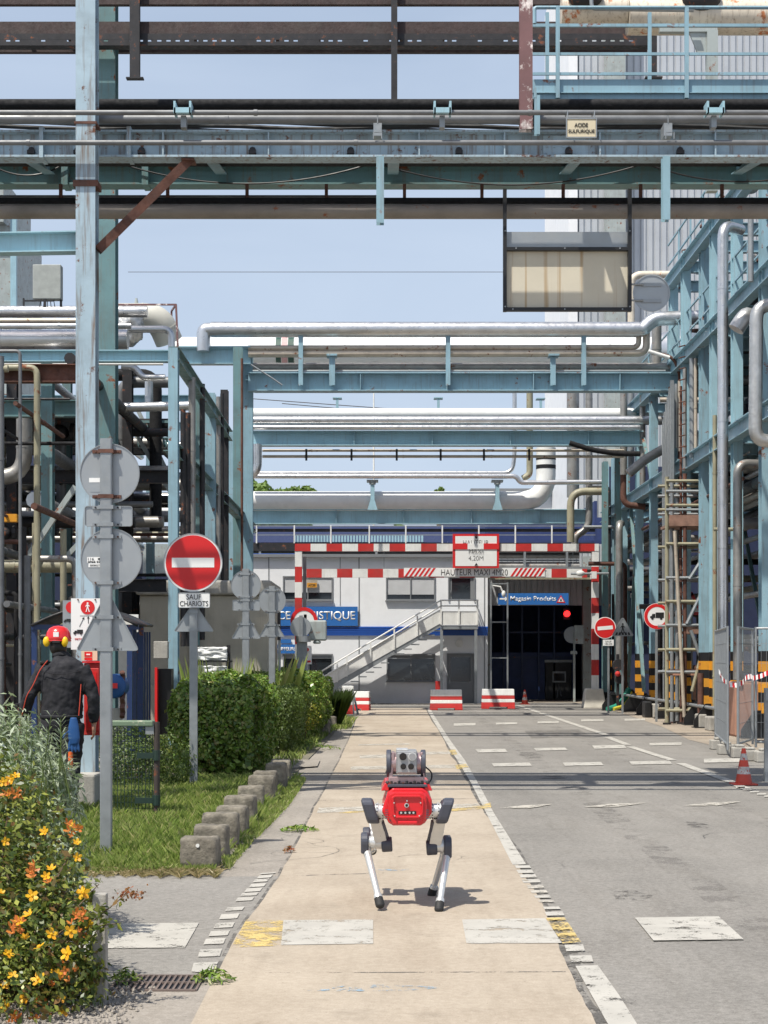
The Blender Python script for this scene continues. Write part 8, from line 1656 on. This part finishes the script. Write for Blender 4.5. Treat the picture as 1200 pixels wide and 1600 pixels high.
def leg(nm_lab, s, hipy, hip, hipc, knee_in, knee_out, shank_a, shank_b, thin):
    """hip etc. are photo pixels of the joint centres; s=-1 image left, +1 image right"""
    L_ = T('leg', nm_lab, None, (0,0,0), local=True); L_.parent = rb; del_ = L_
    m = MB(); A = R_(hip[0], hip[1], hipy); B = R_(hipc[0]-s*6, hipc[1], hipy); m.cyl(A, B, .042, 24); m.cyl(A+(B-A)*.30, A+(B-A)*.42, .048, 24); m.cyl(A+(B-A)*.75, A+(B-A)*.85, .048, 24); hj = m.build('hip_actuator', M_robmet, L_, smooth=True)
    m = MB()
    for f0 in (.36, .80):
        for k in range(5): a = -.9+k*.45; c0 = A+(B-A)*f0+Vector((0,-.047*math.cos(a),.047*math.sin(a))); m.cyl(c0, c0+Vector((0,-.004*math.cos(a),.004*math.sin(a))), .004, 6)
    m.build('screw_heads', M_darks, hj)
    top = R_(hipc[0]-s*1.5, hipc[1]-13, hipy); bot = R_(hipc[0]+(3 if s<0 else -3), hipc[1]+14, hipy+.03)
    m = MB(); pts = []
    ax_ = (bot-top); 
    for k in range(9): a = math.pi*k/8; pts.append((hipy+.062*math.cos(a), top.z+.035*math.sin(a)-.01))
    for k in range(9): a = math.pi+math.pi*k/8; pts.append((hipy+.055*math.cos(a)+.0, bot.z+.045*math.sin(a)+.02))
    slab(m, pts, rx(hipc[0]-9), rx(hipc[0]+9)); sh = (bot.x-top.x)*1.6; zc_ = (top.z+bot.z)/2
    m.v = [(v[0]-s*.30*(zc_-v[2]), v[1], v[2]) for v in m.v]; m.build('thigh_cover', M_robdark, L_, bevel=.012)
    m = MB(); a_, b_ = R_(hipc[0]-s*4+thin[0], hipc[1]+12, hipy+.02), R_(knee_in[0]+thin[1], knee_in[1], knee_in[2]); obox(m, a_, b_, .072, .05); tl = m.build('thigh_link', M_robmet, L_, bevel=.005)
    m = MB(); d0 = (b_-a_)
    for f0, f1 in ((.22,.36),(.45,.60),(.70,.82)): m.bar(a_+d0*f0+Vector((0,-.0262,0)), a_+d0*f1+Vector((0,-.0262,0)), .014, .003, up=(0,1,0))
    m.build('slots', M_robdark, tl)
    m = MB(); m.bar(a_+Vector((-s*.041,-.01,-.02)), b_+Vector((-s*.041,-.01,.03)), .006, .03); m.build('cable_cover', M_robdark, L_)
    ki = R_(knee_in[0]-s*4, knee_in[1], knee_in[2]); ko = R_(knee_out[0]+s*2, knee_out[1], knee_out[2]); m = MB(); m.cyl(ki, ko, .036, 24); m.cyl(ki+(ko-ki)*.45, ki+(ko-ki)*.62, .043, 24); m.build('knee_actuator', M_robmet, L_, smooth=True)
    m = MB(); c_ = R_(knee_in[0]-s*7, knee_in[1]+2, knee_in[2]); m.cyl(c_+Vector((-.032,0,0)), c_+Vector((.032,0,.004)), .045, 22); m.build('inner_knee_cover', M_robdark, L_, smooth=True, bevel=.008)
    m = MB(); c_ = R_(*knee_out); e = R_(shank_a[0], shank_a[1]+4, shank_a[2]); pts = [(c_.y+.055*math.cos(a), c_.z+.055*math.sin(a)) for a in [math.pi*k/10-.1 for k in range(12)]]+[(e.y-.03, e.z-.01), (e.y+.03, e.z-.01)]
    slab(m, pts, c_.x-.022, c_.x+.024); m.build('outer_knee_cover', M_robdark, L_, bevel=.01)
    m = MB(); a_, b_ = R_(*shank_a), R_(*shank_b); m.cyl(a_, b_, .0225, 20, .0175); m.cyl(a_, a_+(b_-a_)*.12, .026, 20, .024); m.cyl(a_+(b_-a_)*.93, b_, .024, 20, .026); m.build('shank', M_robmet, L_, smooth=True)
    m = MB(); d_ = (b_-a_).normalized(); m.cyl(b_, b_+d_*.04, .026, 20, .027); m.ball(tuple(b_+d_*.042), .0275, 16, 10, (1,1,.9)); m.build('foot', M_rubber, L_, smooth=True)
leg('front leg at the image left, stepping in', -1, .10, (606,1272), (579.5,1270), (598,1325,.22), (570,1322,.22), (573,1334,.21), (592,1404,.02), (4,-2))
leg('front leg at the image right, planted', 1, .10, (668,1271), (696,1270), (683,1330,.22), (701,1329,.22), (700,1341,.21), (687,1410,.0), (-4,-2))
leg('rear leg at the image left, lifted behind the front one', -1, .62, (606,1284), (577,1284), (590,1322,.52), (572,1322,.52), (573,1330,.54), (580,1352,.78), (4,-2))
leg('rear leg at the image right, seen behind the front one', 1, .62, (668,1284), (698,1284), (687,1335,.52), (703,1335,.52), (700,1345,.52), (682,1410,.60), (-4,-2))
for c_ in rb.children:
    if c_.name.startswith('leg'): c_['label'] = c_['label']
